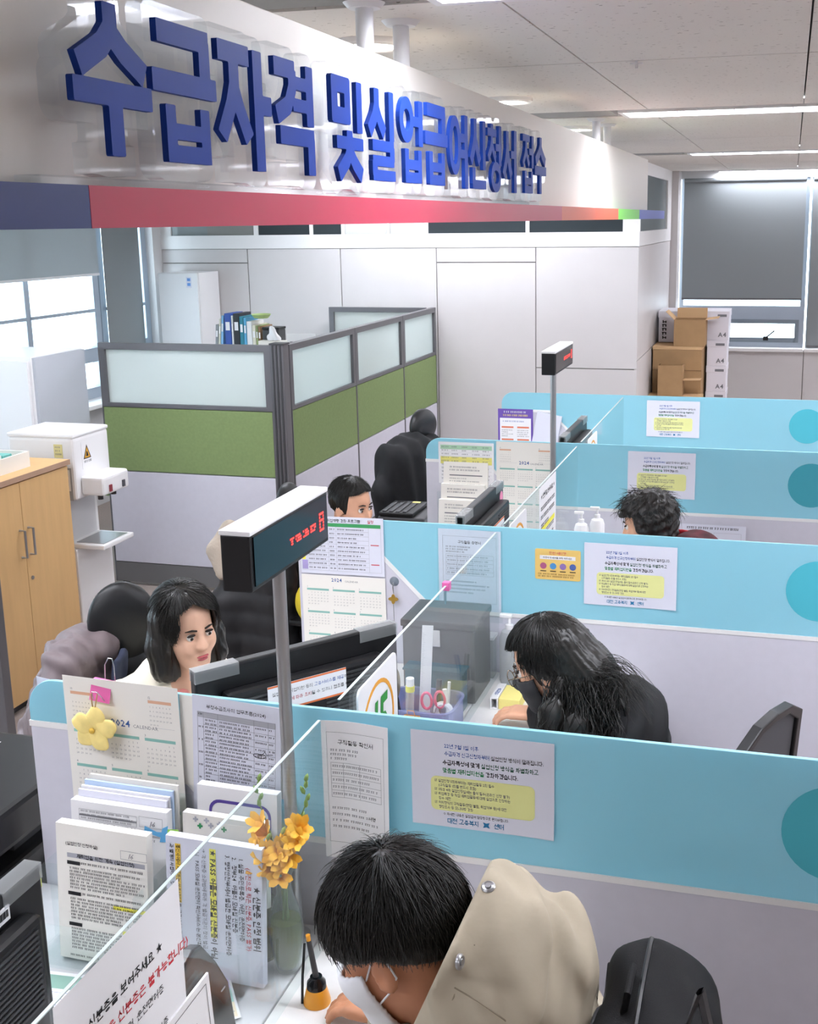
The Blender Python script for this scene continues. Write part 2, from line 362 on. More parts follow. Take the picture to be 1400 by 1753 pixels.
def surf(fn, lo, hi, res, B=6):
    """naive surface nets of fn < 0, evaluated only in blocks near the surface; faces point outwards"""
    lo = np.array(lo, float); hi = np.array(hi, float); n = (np.ceil((hi-lo)/res/B).astype(int))*B+1
    nb = (n-1)//B
    ax = [lo[i]+res*(B*np.arange(nb[i])+B/2) for i in range(3)]
    C0 = fn(np.stack(np.meshgrid(*ax, indexing='ij'), -1))
    D = np.where(np.repeat(np.repeat(np.repeat(C0, B, 0), B, 1), B, 2) < 0, -1., 1.); D = np.pad(D, ((0, 1), (0, 1), (0, 1)), mode='edge')
    act_b = np.argwhere(np.abs(C0) < res*B*.87*1.25+.012)
    off = np.stack(np.meshgrid(*[np.arange(B+1)]*3, indexing='ij'), -1).reshape(-1, 3)
    for s0 in range(0, len(act_b), 600):
        I = (act_b[s0:s0+600]*B)[:, None, :]+off[None]; I = I.reshape(-1, 3)
        D[I[:, 0], I[:, 1], I[:, 2]] = fn(lo+res*I)
    N = D < 0
    S = sum(N[i:n[0]-1+i, j:n[1]-1+j, k:n[2]-1+k].astype(np.int8) for i in (0, 1) for j in (0, 1) for k in (0, 1)); act = (S > 0) & (S < 8)
    idx = np.full(act.shape, -1, int); I = np.argwhere(act); idx[act] = np.arange(len(I)); acc = np.zeros((len(I), 3)); cnt = np.zeros(len(I))
    cor = np.array([(i, j, k) for i in (0, 1) for j in (0, 1) for k in (0, 1)])
    val = np.stack([D[I[:, 0]+c[0], I[:, 1]+c[1], I[:, 2]+c[2]] for c in cor], -1)
    for a in range(8):
        for b in range(a+1, 8):
            if abs(cor[a]-cor[b]).sum() != 1: continue
            va, vb = val[:, a], val[:, b]; m = (va < 0) != (vb < 0); t = np.zeros(len(I)); t[m] = va[m]/(va[m]-vb[m])
            acc[m] += (cor[a]+(cor[b]-cor[a])*t[:, None])[m]; cnt[m] += 1
    vs = lo+res*(I+acc/np.maximum(cnt, 1)[:, None]); fs = []
    for d in range(3):
        e1, e2 = [(1, 2), (2, 0), (0, 1)][d]
        sl0 = [slice(None)]*3; sl1 = [slice(None)]*3; sl0[d] = slice(0, -1); sl1[d] = slice(1, None)
        A0, A1 = N[tuple(sl0)], N[tuple(sl1)]
        cr = np.argwhere(A0 != A1)
        ok = (cr[:, e1] > 0) & (cr[:, e2] > 0) & (cr[:, e1] < n[e1]-1) & (cr[:, e2] < n[e2]-1); cr = cr[ok]
        o1 = np.zeros(3, int); o2 = np.zeros(3, int); o1[e1] = 1; o2[e2] = 1
        q = np.stack([idx[tuple((cr-o1-o2).T)], idx[tuple((cr-o2).T)], idx[tuple(cr.T)], idx[tuple((cr-o1).T)]], -1)
        inside = A0[tuple(cr.T)]; q[~inside] = q[~inside][:, ::-1]
        fs.append(q)
    fs = np.concatenate(fs); fs = fs[(fs >= 0).all(1)]
    return vs, fs
def mk_np(name, vs, fs, m, par=None, smooth=True, label=None, cat=None, group=None, kind=None):
    """like mk, for numpy quads that already face outwards"""
    if par is not None: off = OFF[par.name]; loc = Vector((0, 0, 0))
    else: off = loc = Vector(((vs[:, 0].min()+vs[:, 0].max())/2, (vs[:, 1].min()+vs[:, 1].max())/2, vs[:, 2].min()))
    me = bpy.data.meshes.new(name); v = np.asarray(vs, np.float32)-np.array(off, np.float32); nf = len(fs); kf = fs.shape[1]
    me.vertices.add(len(v)); me.vertices.foreach_set('co', v.ravel()); me.loops.add(nf*kf); me.loops.foreach_set('vertex_index', np.asarray(fs, np.int32).ravel())
    me.polygons.add(nf); me.polygons.foreach_set('loop_start', np.arange(0, nf*kf, kf, dtype=np.int32)); me.polygons.foreach_set('use_smooth', np.full(nf, bool(smooth)))
    me.update(calc_edges=True); me.validate(); me.materials.append(m)
    o = bpy.data.objects.new(name, me); COL.objects.link(o); o.location = loc
    if par is not None: o.parent = par
    OFF[o.name] = off if par is not None else loc
    return tag(o, label, cat, group, kind)
def blob(name, fn, lo, hi, res, m, par=None, **k):
    vs, fs = surf(fn, lo, hi, res)
    return mk_np(name, vs, fs, m, par, **k)
def rotm(rx=0, ry=0, rz=0):
    return np.array(Matrix.Rotation(rz, 3, 'Z') @ Matrix.Rotation(ry, 3, 'Y') @ Matrix.Rotation(rx, 3, 'X'))
def strands(name, X, r, m, par, seg=3, **k):
    """many thin tapered strands in one mesh: X is (strand, point, 3), r is (strand, point)"""
    S, n, _ = X.shape; T = np.gradient(X, axis=1); T /= np.maximum(nrm(T), 1e-9)[..., None]
    ref = np.where(np.abs(T[..., 2:3]) < .9, np.array([0, 0, 1.]), np.array([1., 0, 0])); U = np.cross(T, ref); U /= np.maximum(nrm(U), 1e-9)[..., None]; W = np.cross(T, U)
    V_ = np.stack([X+(U*math.cos(2*PI*j/seg)+W*math.sin(2*PI*j/seg))*r[..., None] for j in range(seg)], 2)
    base = (np.arange(S)*n*seg)[:, None, None]; i = np.arange(n-1)[None, :, None]*seg; j = np.arange(seg)[None, None, :]; j2 = (j+1) % seg
    q = np.stack([base+i+j, base+i+j2, base+i+seg+j2, base+i+seg+j], -1).reshape(-1, 4)
    return mk_np(name, V_.reshape(-1, 3), q, m, par, **k)

# ================================================================ palette
WHITE = mat('white_paint', '#e6e3e2', .55, vary=.02, vscale=6)
WALLP = mat('wall_panel_laminate', '#cdc9c8', .45, vary=.02, vscale=3)
WALLP2 = mat('wall_plaster', '#cbc7c6', .7, vary=.02, vscale=4)
TRIMW = mat('white_trim', '#e9e7e6', .4)
JOINT = mat('panel_joint_grey', '#9a9592', .8)
ALU = mat('window_aluminium', '#aab4c0', .35, metal=.3)
GREYFR = mat('partition_frame_grey', '#6a696c', .4, metal=.4)
GREYDK = mat('dark_grey_plastic', '#3b3b3d', .45)
KICK = mat('kick_plate_grey', '#6d6c6c', .5)
BLACK = mat('black_plastic', '#121214', .38)
BLKGLOSS = mat('black_gloss', '#0c0d10', .12)
STEEL = mat('brushed_steel', '#a9a9aa', .32, metal=.85)
CHROME = mat('chrome', '#d6d6d8', .15, metal=1)
PLW = mat('white_plastic', '#e8e7e8', .35)
DESKW = mat('white_desk_laminate', '#e4e2df', .35, vary=.03, vscale=14)
DESKG = mat('light_grey_desk_laminate', '#c9c8ca', .45)
PAPER = mat('paper_white', '#e9e8ea', .75)
PAPER2 = mat('paper_warm', '#e8e4dc', .75)
PAPERG = mat('paper_cool', '#d9dae6', .7)
INK = mat('ink_black', '#1b1b1e', .8)
INKG = mat('ink_grey', '#77777c', .8)
INKL = mat('ink_light', '#a9a9b0', .8)
RED = mat('ink_red', '#c8323c', .7)
BLUEI = mat('ink_blue', '#2b58a8', .7)
GREENI = mat('ink_green', '#2f8a55', .7)
YELHI = mat('highlighter_yellow', '#f2ea52', .7)
TEALBAR = mat('calendar_teal', '#86b7ac', .7)
SALMON = mat('calendar_salmon', '#d9aa8d', .7)
CLEAR = pane_mat('clear_acrylic_sheet', '#fbfefe', .985, .02, .35)
GLASSP = pane_mat('window_glass', '#eef6fa', .97)
FROST = pane_mat('frosted_glass', '#f3f8f6', .25, .3, .15, .75)
ACRY = pane_mat('clear_acrylic_block', '#fbfdfe', .995, .04, .9)
VASEG = mat('vase_glass', '#f2fbf4', .02, trans=1, ior=1.3)
BLIND = pane_mat('roller_blind_grey', '#8d9294', 0, .8, .02, .12)
BLINDL = pane_mat('roller_blind_light', '#b3babd', 0, .8, .02, .2)
CARPET = mat('carpet_taupe', '#9a8d86', .95, vary=.12, vscale=120, bump=.4, bscale=700)
WOOD = mat('beech_veneer', '#cda672', .45, vary=.045, vscale=5, stretch=(6, 6, .7))
WOODE = mat('beech_edge', '#a98a73', .5)
CARD = mat('cardboard', '#a5845e', .85, vary=.05, vscale=12)
CARDL = mat('cardboard_inside', '#c9a67c', .85)
CARDD = mat('cardboard_dark', '#8a6d4d', .85)
GREENF = mat('green_fabric', '#7d8f5e', .9, vary=.06, vscale=60, bump=.3, bscale=900)
PANLAV = mat('panel_lavender_grey', '#cbc9d3', .75, vary=.015, vscale=30)
def ceiling_mat():
    m = mat('ceiling_board', '#e6e1da', .9, vary=.02, vscale=2); nt = m.node_tree; b = nt.nodes['Principled BSDF']
    src = b.inputs['Base Color'].links[0].from_socket
    tc = [n for n in nt.nodes if n.type == 'TEX_COORD'][0]
    mp = nt.nodes.new('ShaderNodeMapping'); mp.inputs['Scale'].default_value = (1, 1.9, 1); nt.links.new(tc.outputs['Object'], mp.inputs[0])
    n = nt.nodes.new('ShaderNodeTexNoise'); n.inputs['Scale'].default_value = 46; n.inputs['Detail'].default_value = 2; nt.links.new(mp.outputs[0], n.inputs[0])
    rp = nt.nodes.new('ShaderNodeValToRGB'); rp.color_ramp.elements[0].position = .665; rp.color_ramp.elements[1].position = .70
    rp.color_ramp.elements[0].color = (0, 0, 0, 1); rp.color_ramp.elements[1].color = (1, 1, 1, 1); nt.links.new(n.outputs[0], rp.inputs[0])
    mx = nt.nodes.new('ShaderNodeMix'); mx.data_type = 'RGBA'; nt.links.new(rp.outputs[0], mx.inputs['Factor']); nt.links.new(src, mx.inputs['A'])
    mx.inputs['B'].default_value = lin('#a39b91'); nt.links.new(mx.outputs['Result'], b.inputs['Base Color'])
    return m
CEIL = ceiling_mat()
def blue_acrylic():
    m = bpy.data.materials.new('sky_blue_acrylic'); m.use_nodes = True; nt = m.node_tree; b = nt.nodes['Principled BSDF']
    b.inputs['Base Color'].default_value = lin('#a2d9e6'); b.inputs['Roughness'].default_value = .3
    out = nt.nodes['Material Output']; tl = nt.nodes.new('ShaderNodeBsdfTranslucent'); tl.inputs[0].default_value = lin('#b2e2ee')
    mx = nt.nodes.new('ShaderNodeMixShader'); mx.inputs[0].default_value = .35
    nt.links.new(b.outputs[0], mx.inputs[1]); nt.links.new(tl.outputs[0], mx.inputs[2]); nt.links.new(mx.outputs[0], out.inputs[0])
    return m
BLUEA = blue_acrylic()
TEALC = mat('teal_disc_film', '#4fb6c6', .35)
TEALC2 = mat('deep_teal_disc_film', '#3f9fae', .35)

# ================================================================ room shell
XL, XR, YN, YB, YW, ZC = -5.4, 4.2, -4.2, 9.3, 12.07, 2.70
box('floor', XL-.3, XR, YN, YW+.2, -.05, 0, CARPET, kind='structure')
box('wall_right', XR, XR+.1, YN, YW+.2, 0, 3, WALLP2, kind='structure')
box('wall_near', XL-.3, XR, YN-.1, YN, 0, 3, WALLP2, kind='structure')

# ceiling: board with single tiles hung below it
ceil = thing('ceiling', loc=(0, 0, ZC), kind='structure')
box('ceiling_board', XL-.3, XR, YN, YW+.2, ZC+.03, ZC+.08, JOINT, ceil)
rows = [(-4.2, -2.7), (-2.7, -1.43), (-1.12, .4), (.4, .55), (.85, 1.9), (2.46, 3.53), (3.53, 5.08), (5.38, 7.07), (7.07, 8.46), (8.76, 10.3), (10.3, 11.84), (12.14, 12.27)]
slots = [(-1.43, -1.12), (.55, .85), (2.16, 2.46), (5.08, 5.38), (8.46, 8.76), (11.84, 12.14)]
rows.insert(5, (1.9, 2.16))
xs = [-.612+.634*i for i in range(-8, 9)]
xs = [x for x in xs if XL-.3 < x < XR]; xs = [XL-.3]+xs+[XR]
for (y0, y1) in rows:
    for a, b_ in zip(xs[:-1], xs[1:]):
        box('ceiling_tile', a+.0025, b_-.0025, y0+.004, y1-.004, ZC, ZC+.02, CEIL, ceil)
LAMPM = mat('lamp_tube_glow', '#f2f5ff', .5, emit=LAMP)
REFL = mat('lamp_reflector', '#dfe3ee', .25, metal=.5)
BARG = mat('air_bar_grey', '#8c8a86', .5)
for i, (y0, y1) in enumerate(slots):
    for a, b_ in ((XL-.3, -3.95), (-1.45, XR if i == 1 else -.78)):
        box('ceiling_air_bar', a, b_, y0+.006, y1-.006, ZC+.004, ZC+.03, BARG, ceil)
def luminaire(x0, x1, y0, y1, label):
    t = thing('ceiling_light', label, 'ceiling light', ((x0+x1)/2, (y0+y1)/2, ZC+.002), group='recessed ceiling lights')
    fr = Fr((0, 0, ZC+.002), (1, 0, 0), (0, -1, 0))     # faces down
    plate('frame', fr, [[(x0, -y1), (x1, -y1), (x1, -y0), (x0, -y0)], [(x0+.02, -y1+.025), (x0+.02, -y0-.025), (x1-.02, -y0-.025), (x1-.02, -y1+.025)]], -.02, .012, TRIMW, t)
    n = 5
    for k in range(1, n):
        x = x0+(x1-x0)*k/n; box('louvre', x-.003, x+.003, y0+.025, y1-.025, ZC-.004, ZC+.02, REFL, t)
    for yy in (y0+.085, y1-.085):
        box('tube', x0+.02, x1-.02, yy-.05, yy+.05, ZC+.014, ZC+.018, LAMPM, t)
    return t
place = {0: 'behind the viewer', 1: 'over the nearest booth', 2: 'in the nearest row in view', 3: 'in the row over the third screen', 4: 'in the next to last row', 5: 'in the last row'}
for i, (y0, y1) in enumerate(slots):
    for j, x0 in enumerate((-3.9, -2.68, -.74, .50, 1.74, 2.96)):
        if (i == 0 and -1 < x0 < 1.5) or (i == 1 and x0 > -1): continue
        side = ('staff side by the window', 'staff side by the sign', 'first from the sign', 'second from the sign', 'third from the sign', 'fourth from the sign')[j]
        luminaire(x0, x0+1.2, y0+.006, y1-.006, 'recessed louvre ceiling light %s, %s' % (place[i], side))
DLM = mat('downlight_glow', '#fff6e8', .5, emit=LAMP*1.5)
for i, y in enumerate((2.92, 4.43, 5.9)):
    t = thing('downlight', 'round recessed downlight above the sign top, ' + ('largest and nearest', 'the middle of three', 'farthest of three')[i], 'downlight', (-1.06, y, ZC-.012), group='downlights behind the sign')
    lathe('trim_ring', [(.066, -.004), (.085, -.006), (.092, 0), (.092, .012), (.066, .012), (.066, -.004)], (-1.06, y, ZC-.012), TRIMW, t, open_ends=True)
    lathe('diffuser', [(0, -.002), (.05, -.002), (.066, .004), (0, .004)], (-1.06, y, ZC-.012), DLM, t)
# sprinkler-like clip on the tile joint
t = thing('ceiling_hook', 'small white hook hanging from the ceiling tile joint', 'hook', (-.46, 3.53, ZC-.02))
cyl('stem', (-.46, 3.53, ZC-.022), (-.46, 3.53, ZC+.001), .004, TRIMW, t, 8)
box('bar', -.478, -.442, 3.527, 3.533, ZC-.010, ZC-.006, TRIMW, t)

# back wall of laminate panels, transom lights above
wb = thing('wall_back', loc=(-3.3, YB, 0), kind='structure')
box('wall_core', XL-.1, -1.17-.016, YB+.016, YB+.1, 0, 2.149, JOINT, wb)
PX = [XL, -4.568, -3.703, -2.85, -2.005, -1.17]
g = .004
def wpanel(a, b_, z0, z1): box('wall_panel', a+g, b_-g, YB, YB+.02, z0+g, z1-g, WALLP, wb)
for i in range(5):
    a, b_ = PX[i], PX[i+1]
    if i in (0, 3): wpanel(a, b_, 1.912, 2.034); wpanel(a, b_, .1, 1.912)
    elif i == 4: wpanel(a, b_, 1.051, 2.034); wpanel(a, b_, .1, 1.051)
    else: wpanel(a, b_, .1, 2.034)
box('wall_band', XL, -1.165, YB-.006, YB+.05, 2.034, 2.149, TRIMW, wb)
box('header', XL, -1.165, YB, YB+.06, 2.60, ZC+.02, TRIMW, wb)
box('baseboard_back', XL, -1.17, YB-.008, YB+.02, 0, .1, KICK, kind='structure')
DKG = pane_mat('transom_dark_glass', '#50585c', .15); MDG = pane_mat('transom_grey_film', '#8e9496', .1); LTG = pane_mat('transom_light_film', '#d8d8d6', .1)
tx = [(-5.3, -4.95, MDG), (-4.95, -4.50, mat('transom_blind', '#868683', .8)), (-4.46, -3.98, DKG), (-3.95, -3.69, DKG), (-3.66, -3.28, LTG), (-3.26, -2.95, LTG), (-2.92, -2.09, DKG), (-2.06, -1.30, DKG)]
wn = thing('window_4', loc=(-3.3, YB, 2.149), kind='structure')
for a, b_, m in tx:
    box('pane', a, b_, YB+.02, YB+.026, 2.149, 2.60, m, wn)
for a, b_ in ((-4.50, -4.46), (-3.98, -3.95), (-3.28, -3.26), (-2.95, -2.92), (-2.09, -2.06), (XL, -5.3), (-1.30, -1.165), (-3.69, -3.66)):
    box('mullion', a, b_, YB+.005, YB+.05, 2.149, 2.60, TRIMW, wn)
# return wall beside the boxes
ws = thing('wall_return', loc=(-1.17, 10.5, 0), kind='structure')
box('wall_core', -1.26, -1.186, YB+.016, 12.07, 0, 2.149, JOINT, ws)
for z0, z1 in ((.1, 1.12), (1.12, 2.034)):
    box('wall_panel', -1.19, -1.17, YB+.001, 11.77, z0+g, z1-g, WALLP, ws)
box('wall_band', -1.19, -1.165, YB+.05, 11.77, 2.034, 2.149, TRIMW, ws)
box('end_pier', -1.186, -1.10, 11.77, 12.07, 0, ZC+.02, WALLP2, ws)
box('header', -1.19, -1.165, YB+.06, 11.77, 2.60, ZC+.02, TRIMW, ws)
wn = thing('window_5', loc=(-1.17, 10.5, 2.149), kind='structure')
box('pane', -1.185, -1.18, YB+.06, 11.4, 2.149, 2.60, MDG, wn); box('mullion', -1.19, -1.165, 11.4, 11.77, 2.149, 2.60, TRIMW, wn)

# far wall with window (right)
wf = thing('wall_far', loc=(1.2, YW, 0), kind='structure')
for a, b_ in ((-1.26, .165), (.165, 1.47), (1.47, 2.8), (2.8, XR)):
    box('wall_panel', a+.004, b_-.004, YW, YW+.03, .1, .915, WALLP, wf)
box('wall_core', -1.26, XR, YW+.02, YW+.15, 0, .915, JOINT, wf)
box('header', -1.26, XR, YW, YW+.15, 2.63, ZC+.02, TRIMW, wf)
box('window_sill', -1.10, .155, YW-.09, YW+.12, .915, .95, TRIMW, wf, bev=.006)
box('window_sill', .163, XR, YW-.09, YW+.12, .915, .95, TRIMW, wf, bev=.006)
def far_window(n, x0, x1):
    t = thing('window_%d' % n, loc=((x0+x1)/2, YW+.08, .95), kind='structure')
    fr = Fr((0, YW+.07, 0), (1, 0, 0), (0, 0, 1))
    plate('window_frame', fr, [[(x0, .95), (x1, .95), (x1, 2.63), (x0, 2.63)], [(x0+.045, 1.365), (x0+.045, 2.59), (x1-.045, 2.59), (x1-.045, 1.365)], [(x0+.05, 1.0), (x0+.05, 1.23), (x1-.05, 1.23), (x1-.05, 1.0)]], -.03, .03, ALU, t)
    plate('vent_sash', fr, [[(x0+.05, 1.0), (x1-.05, 1.0), (x1-.05, 1.23), (x0+.05, 1.23)], [(x0+.09, 1.045), (x0+.09, 1.19), (x1-.09, 1.19), (x1-.09, 1.045)]], 0, .045, mat('vent_sash_grey', '#7d8790', .4, metal=.3), t)
    box('pane', x0+.04, x1-.04, YW+.067, YW+.073, 1.36, 2.6, GLASSP, t); box('pane', x0+.08, x1-.08, YW+.06, YW+.066, 1.04, 1.2, GLASSP, t)
    box('latch', x0+.86, x0+.91, YW+.005, YW+.03, 1.02, 1.06, BLACK, t); cyl('latch_lever', (x0+.89, YW+.01, 1.05), (x0+.97, YW+.005, 1.12), .007, BLACK, t, 8)
far_window(2, -1.10, .155); far_window(3, .175, 1.45)
box('wall_fill', 1.46, XR, YW, YW+.1, .95, 2.63, WALLP2, wf)
def blind(label, x0, x1, z0, m):
    t = thing('roller_blind', label, 'blind', ((x0+x1)/2, YW-.02, z0), group='far window blinds')
    box('fabric', x0, x1, YW-.022, YW-.02, z0+.01, 2.6, m, t); box('hem_bar', x0, x1, YW-.028, YW-.014, z0-.006, z0+.014, GREYFR, t)
    cyl('roller', (x0, YW-.03, 2.615), (x1, YW-.03, 2.615), .02, m, t, 14)
blind('grey roller blind half lowered over the far window above the vent', -1.068, .118, 1.436, BLIND)
blind('grey roller blind fully lowered at the right edge of the photo', .185, 1.44, .965, BLIND)

# left window wall
wl = thing('wall_left', loc=(XL, 6, 0), kind='structure')
box('wall_core', XL-.2, XL, YN, YB+.1, 0, .83, WALLP2, wl)
box('header', XL-.2, XL, YN, YB+.1, 2.64, ZC+.02, WALLP2, wl)
box('pier', XL-.2, XL, YN, 1.2, .83, 2.64, WALLP2, wl); box('pier', XL-.2, XL, 9.16, YB+.02, .83, 2.64, WALLP2, wl)
box('window_sill', XL-.2, XL+.16, YN, YB, .83, .862, TRIMW, wl, bev=.006)
def left_window(n, y0, y1, muls):
    t = thing('window_%d' % n, loc=(XL-.1, (y0+y1)/2, .862), kind='structure')
    fr = Fr((XL-.1, 0, 0), (0, 1, 0), (0, 0, 1))
    hz = [y0+.05]+list(muls)+[y1-.05]
    holes = []
    for a, b_ in zip(hz[:-1], hz[1:]):
        holes.append([(a+.03, 1.27), (a+.03, 2.58), (b_-.03, 2.58), (b_-.03, 1.27)]); holes.append([(a+.03, .95), (a+.03, 1.156), (b_-.03, 1.156), (b_-.03, .95)])
    plate('window_frame', fr, [[(y0, .862), (y1, .862), (y1, 2.64), (y0, 2.64)]]+holes, -.03, .03, ALU, t)
    for a, b_ in zip(hz[:-1], hz[1:]):
        box('pane', XL-.104, XL-.098, a+.02, b_-.02, 1.26, 2.6, GLASSP, t); box('pane', XL-.104, XL-.098, a+.02, b_-.02, .94, 1.17, GLASSP, t)
        box('sash_rail', XL-.07, XL-.055, a+.02, b_-.02, 1.56, 1.585, ALU, t)
        box('latch', XL-.07, XL-.04, (a+b_)/2-.03, (a+b_)/2+.03, .945, .965, GREYDK, t)
left_window(1, 1.2, 8.39, [2.1, 3.0, 3.9, 4.8, 5.7, 6.6, 7.45]); left_window(6, 8.40, 9.16, [])
def side_blind(label, y0, y1, z0, m):
    t = thing('roller_blind', label, 'blind', (XL-.03, (y0+y1)/2, z0), group='left window blinds')
    box('fabric', XL-.032, XL-.03, y0, y1, z0+.01, 2.6, m, t); box('hem_bar', XL-.038, XL-.024, y0, y1, z0-.006, z0+.014, PLW, t)
    cyl('roller', (XL-.04, y0, 2.612), (XL-.04, y1, 2.612), .02, m, t, 14)
side_blind('wide pale grey roller blind half lowered over the left window', 1.25, 8.35, 1.857, BLINDL)
side_blind('narrow grey roller blind hanging beside the tall white cabinet', 8.425, 8.98, .97, BLIND)

# ================================================================ counter partitions
PY = [2.09, 3.59, 5.09, 6.59]
P_LAB = ['first sky blue acrylic screen on a grey panel, nearest to the viewer, behind the hooded visitor', 'second sky blue acrylic screen, behind the visitor in the black coat, carrying a small yellow notice',
         'third sky blue acrylic screen with a deep teal disc, behind the curly haired visitor', 'fourth and farthest sky blue acrylic screen, before the cardboard boxes']
for i, y in enumerate(PY):
    t = thing('counter_partition', P_LAB[i], 'partition', (-.6, y, 0), group='blue topped counter partitions')
    fr = Fr((0, y, 0), (1, 0, 0), (0, 0, 1)); xl, xr = -1.63, .46
    poly = [(xr, .95), (xr, 1.25)] + [(xl+.07+.07*math.cos(R(a)), 1.18+.07*math.sin(R(a))) for a in range(90, 181, 10)] + [(xl, 1.145), (-1.335, 1.145), (-1.138, .95)]
    plate('acrylic_screen', fr, [poly], -.010, 0, BLUEA, t, bev=.0012)
    plate('lower_panel', fr, [[(xr, 0), (xr, .938), (-1.142, .938), (-1.338, 1.135), (xl, 1.135), (xl, 0)]], -.036, .001, PANLAV, t, bev=.002)
    plate('edge_strip', fr, [[(xr, .938), (xr, .952), (-1.136, .952), (-1.333, 1.149), (xl-.002, 1.149), (xl-.002, 1.135), (-1.338, 1.135), (-1.142, .938)]], -.038, .0028, TRIMW, t)
    plate('disc', fr, [circ(.128, 1.102, .098, 40)], .0004, .0010, TEALC2 if i == 2 else TEALC, t, label='round teal disc on the screen')
# desks between the partitions
D_LAB = ['white laminate counter top where the hooded visitor leans', 'white laminate counter top under the visitor in the black coat', 'white laminate counter top of the third booth with the hand gel bottles', 'white laminate counter top of the farthest booth']
D_SPAN = [(.64, 2.082), (2.135, 3.582), (3.635, 5.082), (5.135, 6.582)]
for i, (y0, y1) in enumerate(D_SPAN):
    t = thing('service_counter', D_LAB[i], 'counter', (-1.05, (y0+y1)/2, 0), group='service counters')
    box('visitor_top', -.918, -.42, y0, y1, .712, .74, DESKW, t, bev=.003)
    box('staff_top', -1.66, -.922, y0, y1, .712, .74, DESKG if i == 0 else DESKW, t, bev=.003)
    box('front_panel', -.72, -.70, y0+.02, y1-.02, .02, .711, PANLAV, t)
    for yy in (y0+.02, y1-.05): box('leg', -1.60, -1.55, yy, yy+.03, 0, .711, GREYFR, t)

# ================================================================ hanging sign
SIGNW = mat('sign_panel_ivory', '#e4dfd6', .42, spec=.4)
sg = thing('hanging_sign', 'long ivory hanging sign with a red, blue, orange and green strip along its foot', 'sign', (-.9, 4, 2.247))
box('panel', -.93, -.85, -.6, 7.13, 2.297, 2.592, SIGNW, sg, bev=.002)
SEG = [(-.6, 1.208, '#0f2a66', 'blue strip end near the viewer'), (1.208, 4.105, '#a91f40', 'red strip'), (4.105, 5.5, '#bf4d28', 'orange strip'), (5.5, 6.28, '#66c13c', 'green strip'), (6.28, 7.54, '#233da6', 'blue strip at the far end')]
for a, b_, h, lb in SEG:
    box('colour_strip', -.95, -.79, a+.0005, b_-.0005, 2.2465, 2.2955, mat('strip_'+h[1:], h, .4), sg, label=lb)
for y in (2.42, 2.66, 5.45, 5.78, -.2):
    cyl('hanger_rod', (-.89, y, 2.59), (-.89, y, ZC-.004), .019, PLW, sg, 16)
    lathe('ceiling_flange', [(0, -.012), (.034, -.012), (.045, 0), (0, 0)], (-.89, y, ZC), PLW, sg, 20)

def seg_sdf(P, a, b, t):
    a = np.array(a, float); b = np.array(b, float); d = b-a; L = np.linalg.norm(d); d = d/L; n = np.array([-d[1], d[0]])
    q = P-(a+b)/2; qx = np.abs(q@d)-L/2; qy = np.abs(q@n)-t/2
    return np.hypot(np.maximum(qx, 0), np.maximum(qy, 0))+np.minimum(np.maximum(qx, qy), 0)
TH, TV = .165, .175
def H(y, x0, x1, t=TH): return ('s', (x0, y), (x1, y), t)
def Vv(x, y1, y0, t=TV): return ('s', (x, y1), (x, y0), t)
def PL(pts, t=TV): return [('s', a, b, t) for a, b in zip(pts[:-1], pts[1:])] + [('c', p, t/2) for p in pts[1:-1]]
def O(cx, cy, rx, ry, t=.14): return ('o', (cx, cy), (rx, ry), t)
def siot(cx, top, mid, bot, hw, t=TV):
    return PL([(cx, top), (cx, mid+.05), (cx-hw*.3, mid-.1*(mid-bot)*3), (cx-hw, bot+.02)], t) + PL([(cx, top), (cx, mid+.02), (cx+hw*.35, mid-.12*(mid-bot)*3), (cx+hw, bot+.02)], t)
def bieup(x0, x1, y1, y0): return [Vv(x0, y1, y0, .15), Vv(x1, y1, y0, .15), H((y0+y1)/2+.015, x0, x1, .12), H(y0+.06, x0-.075, x1+.075, .13)]
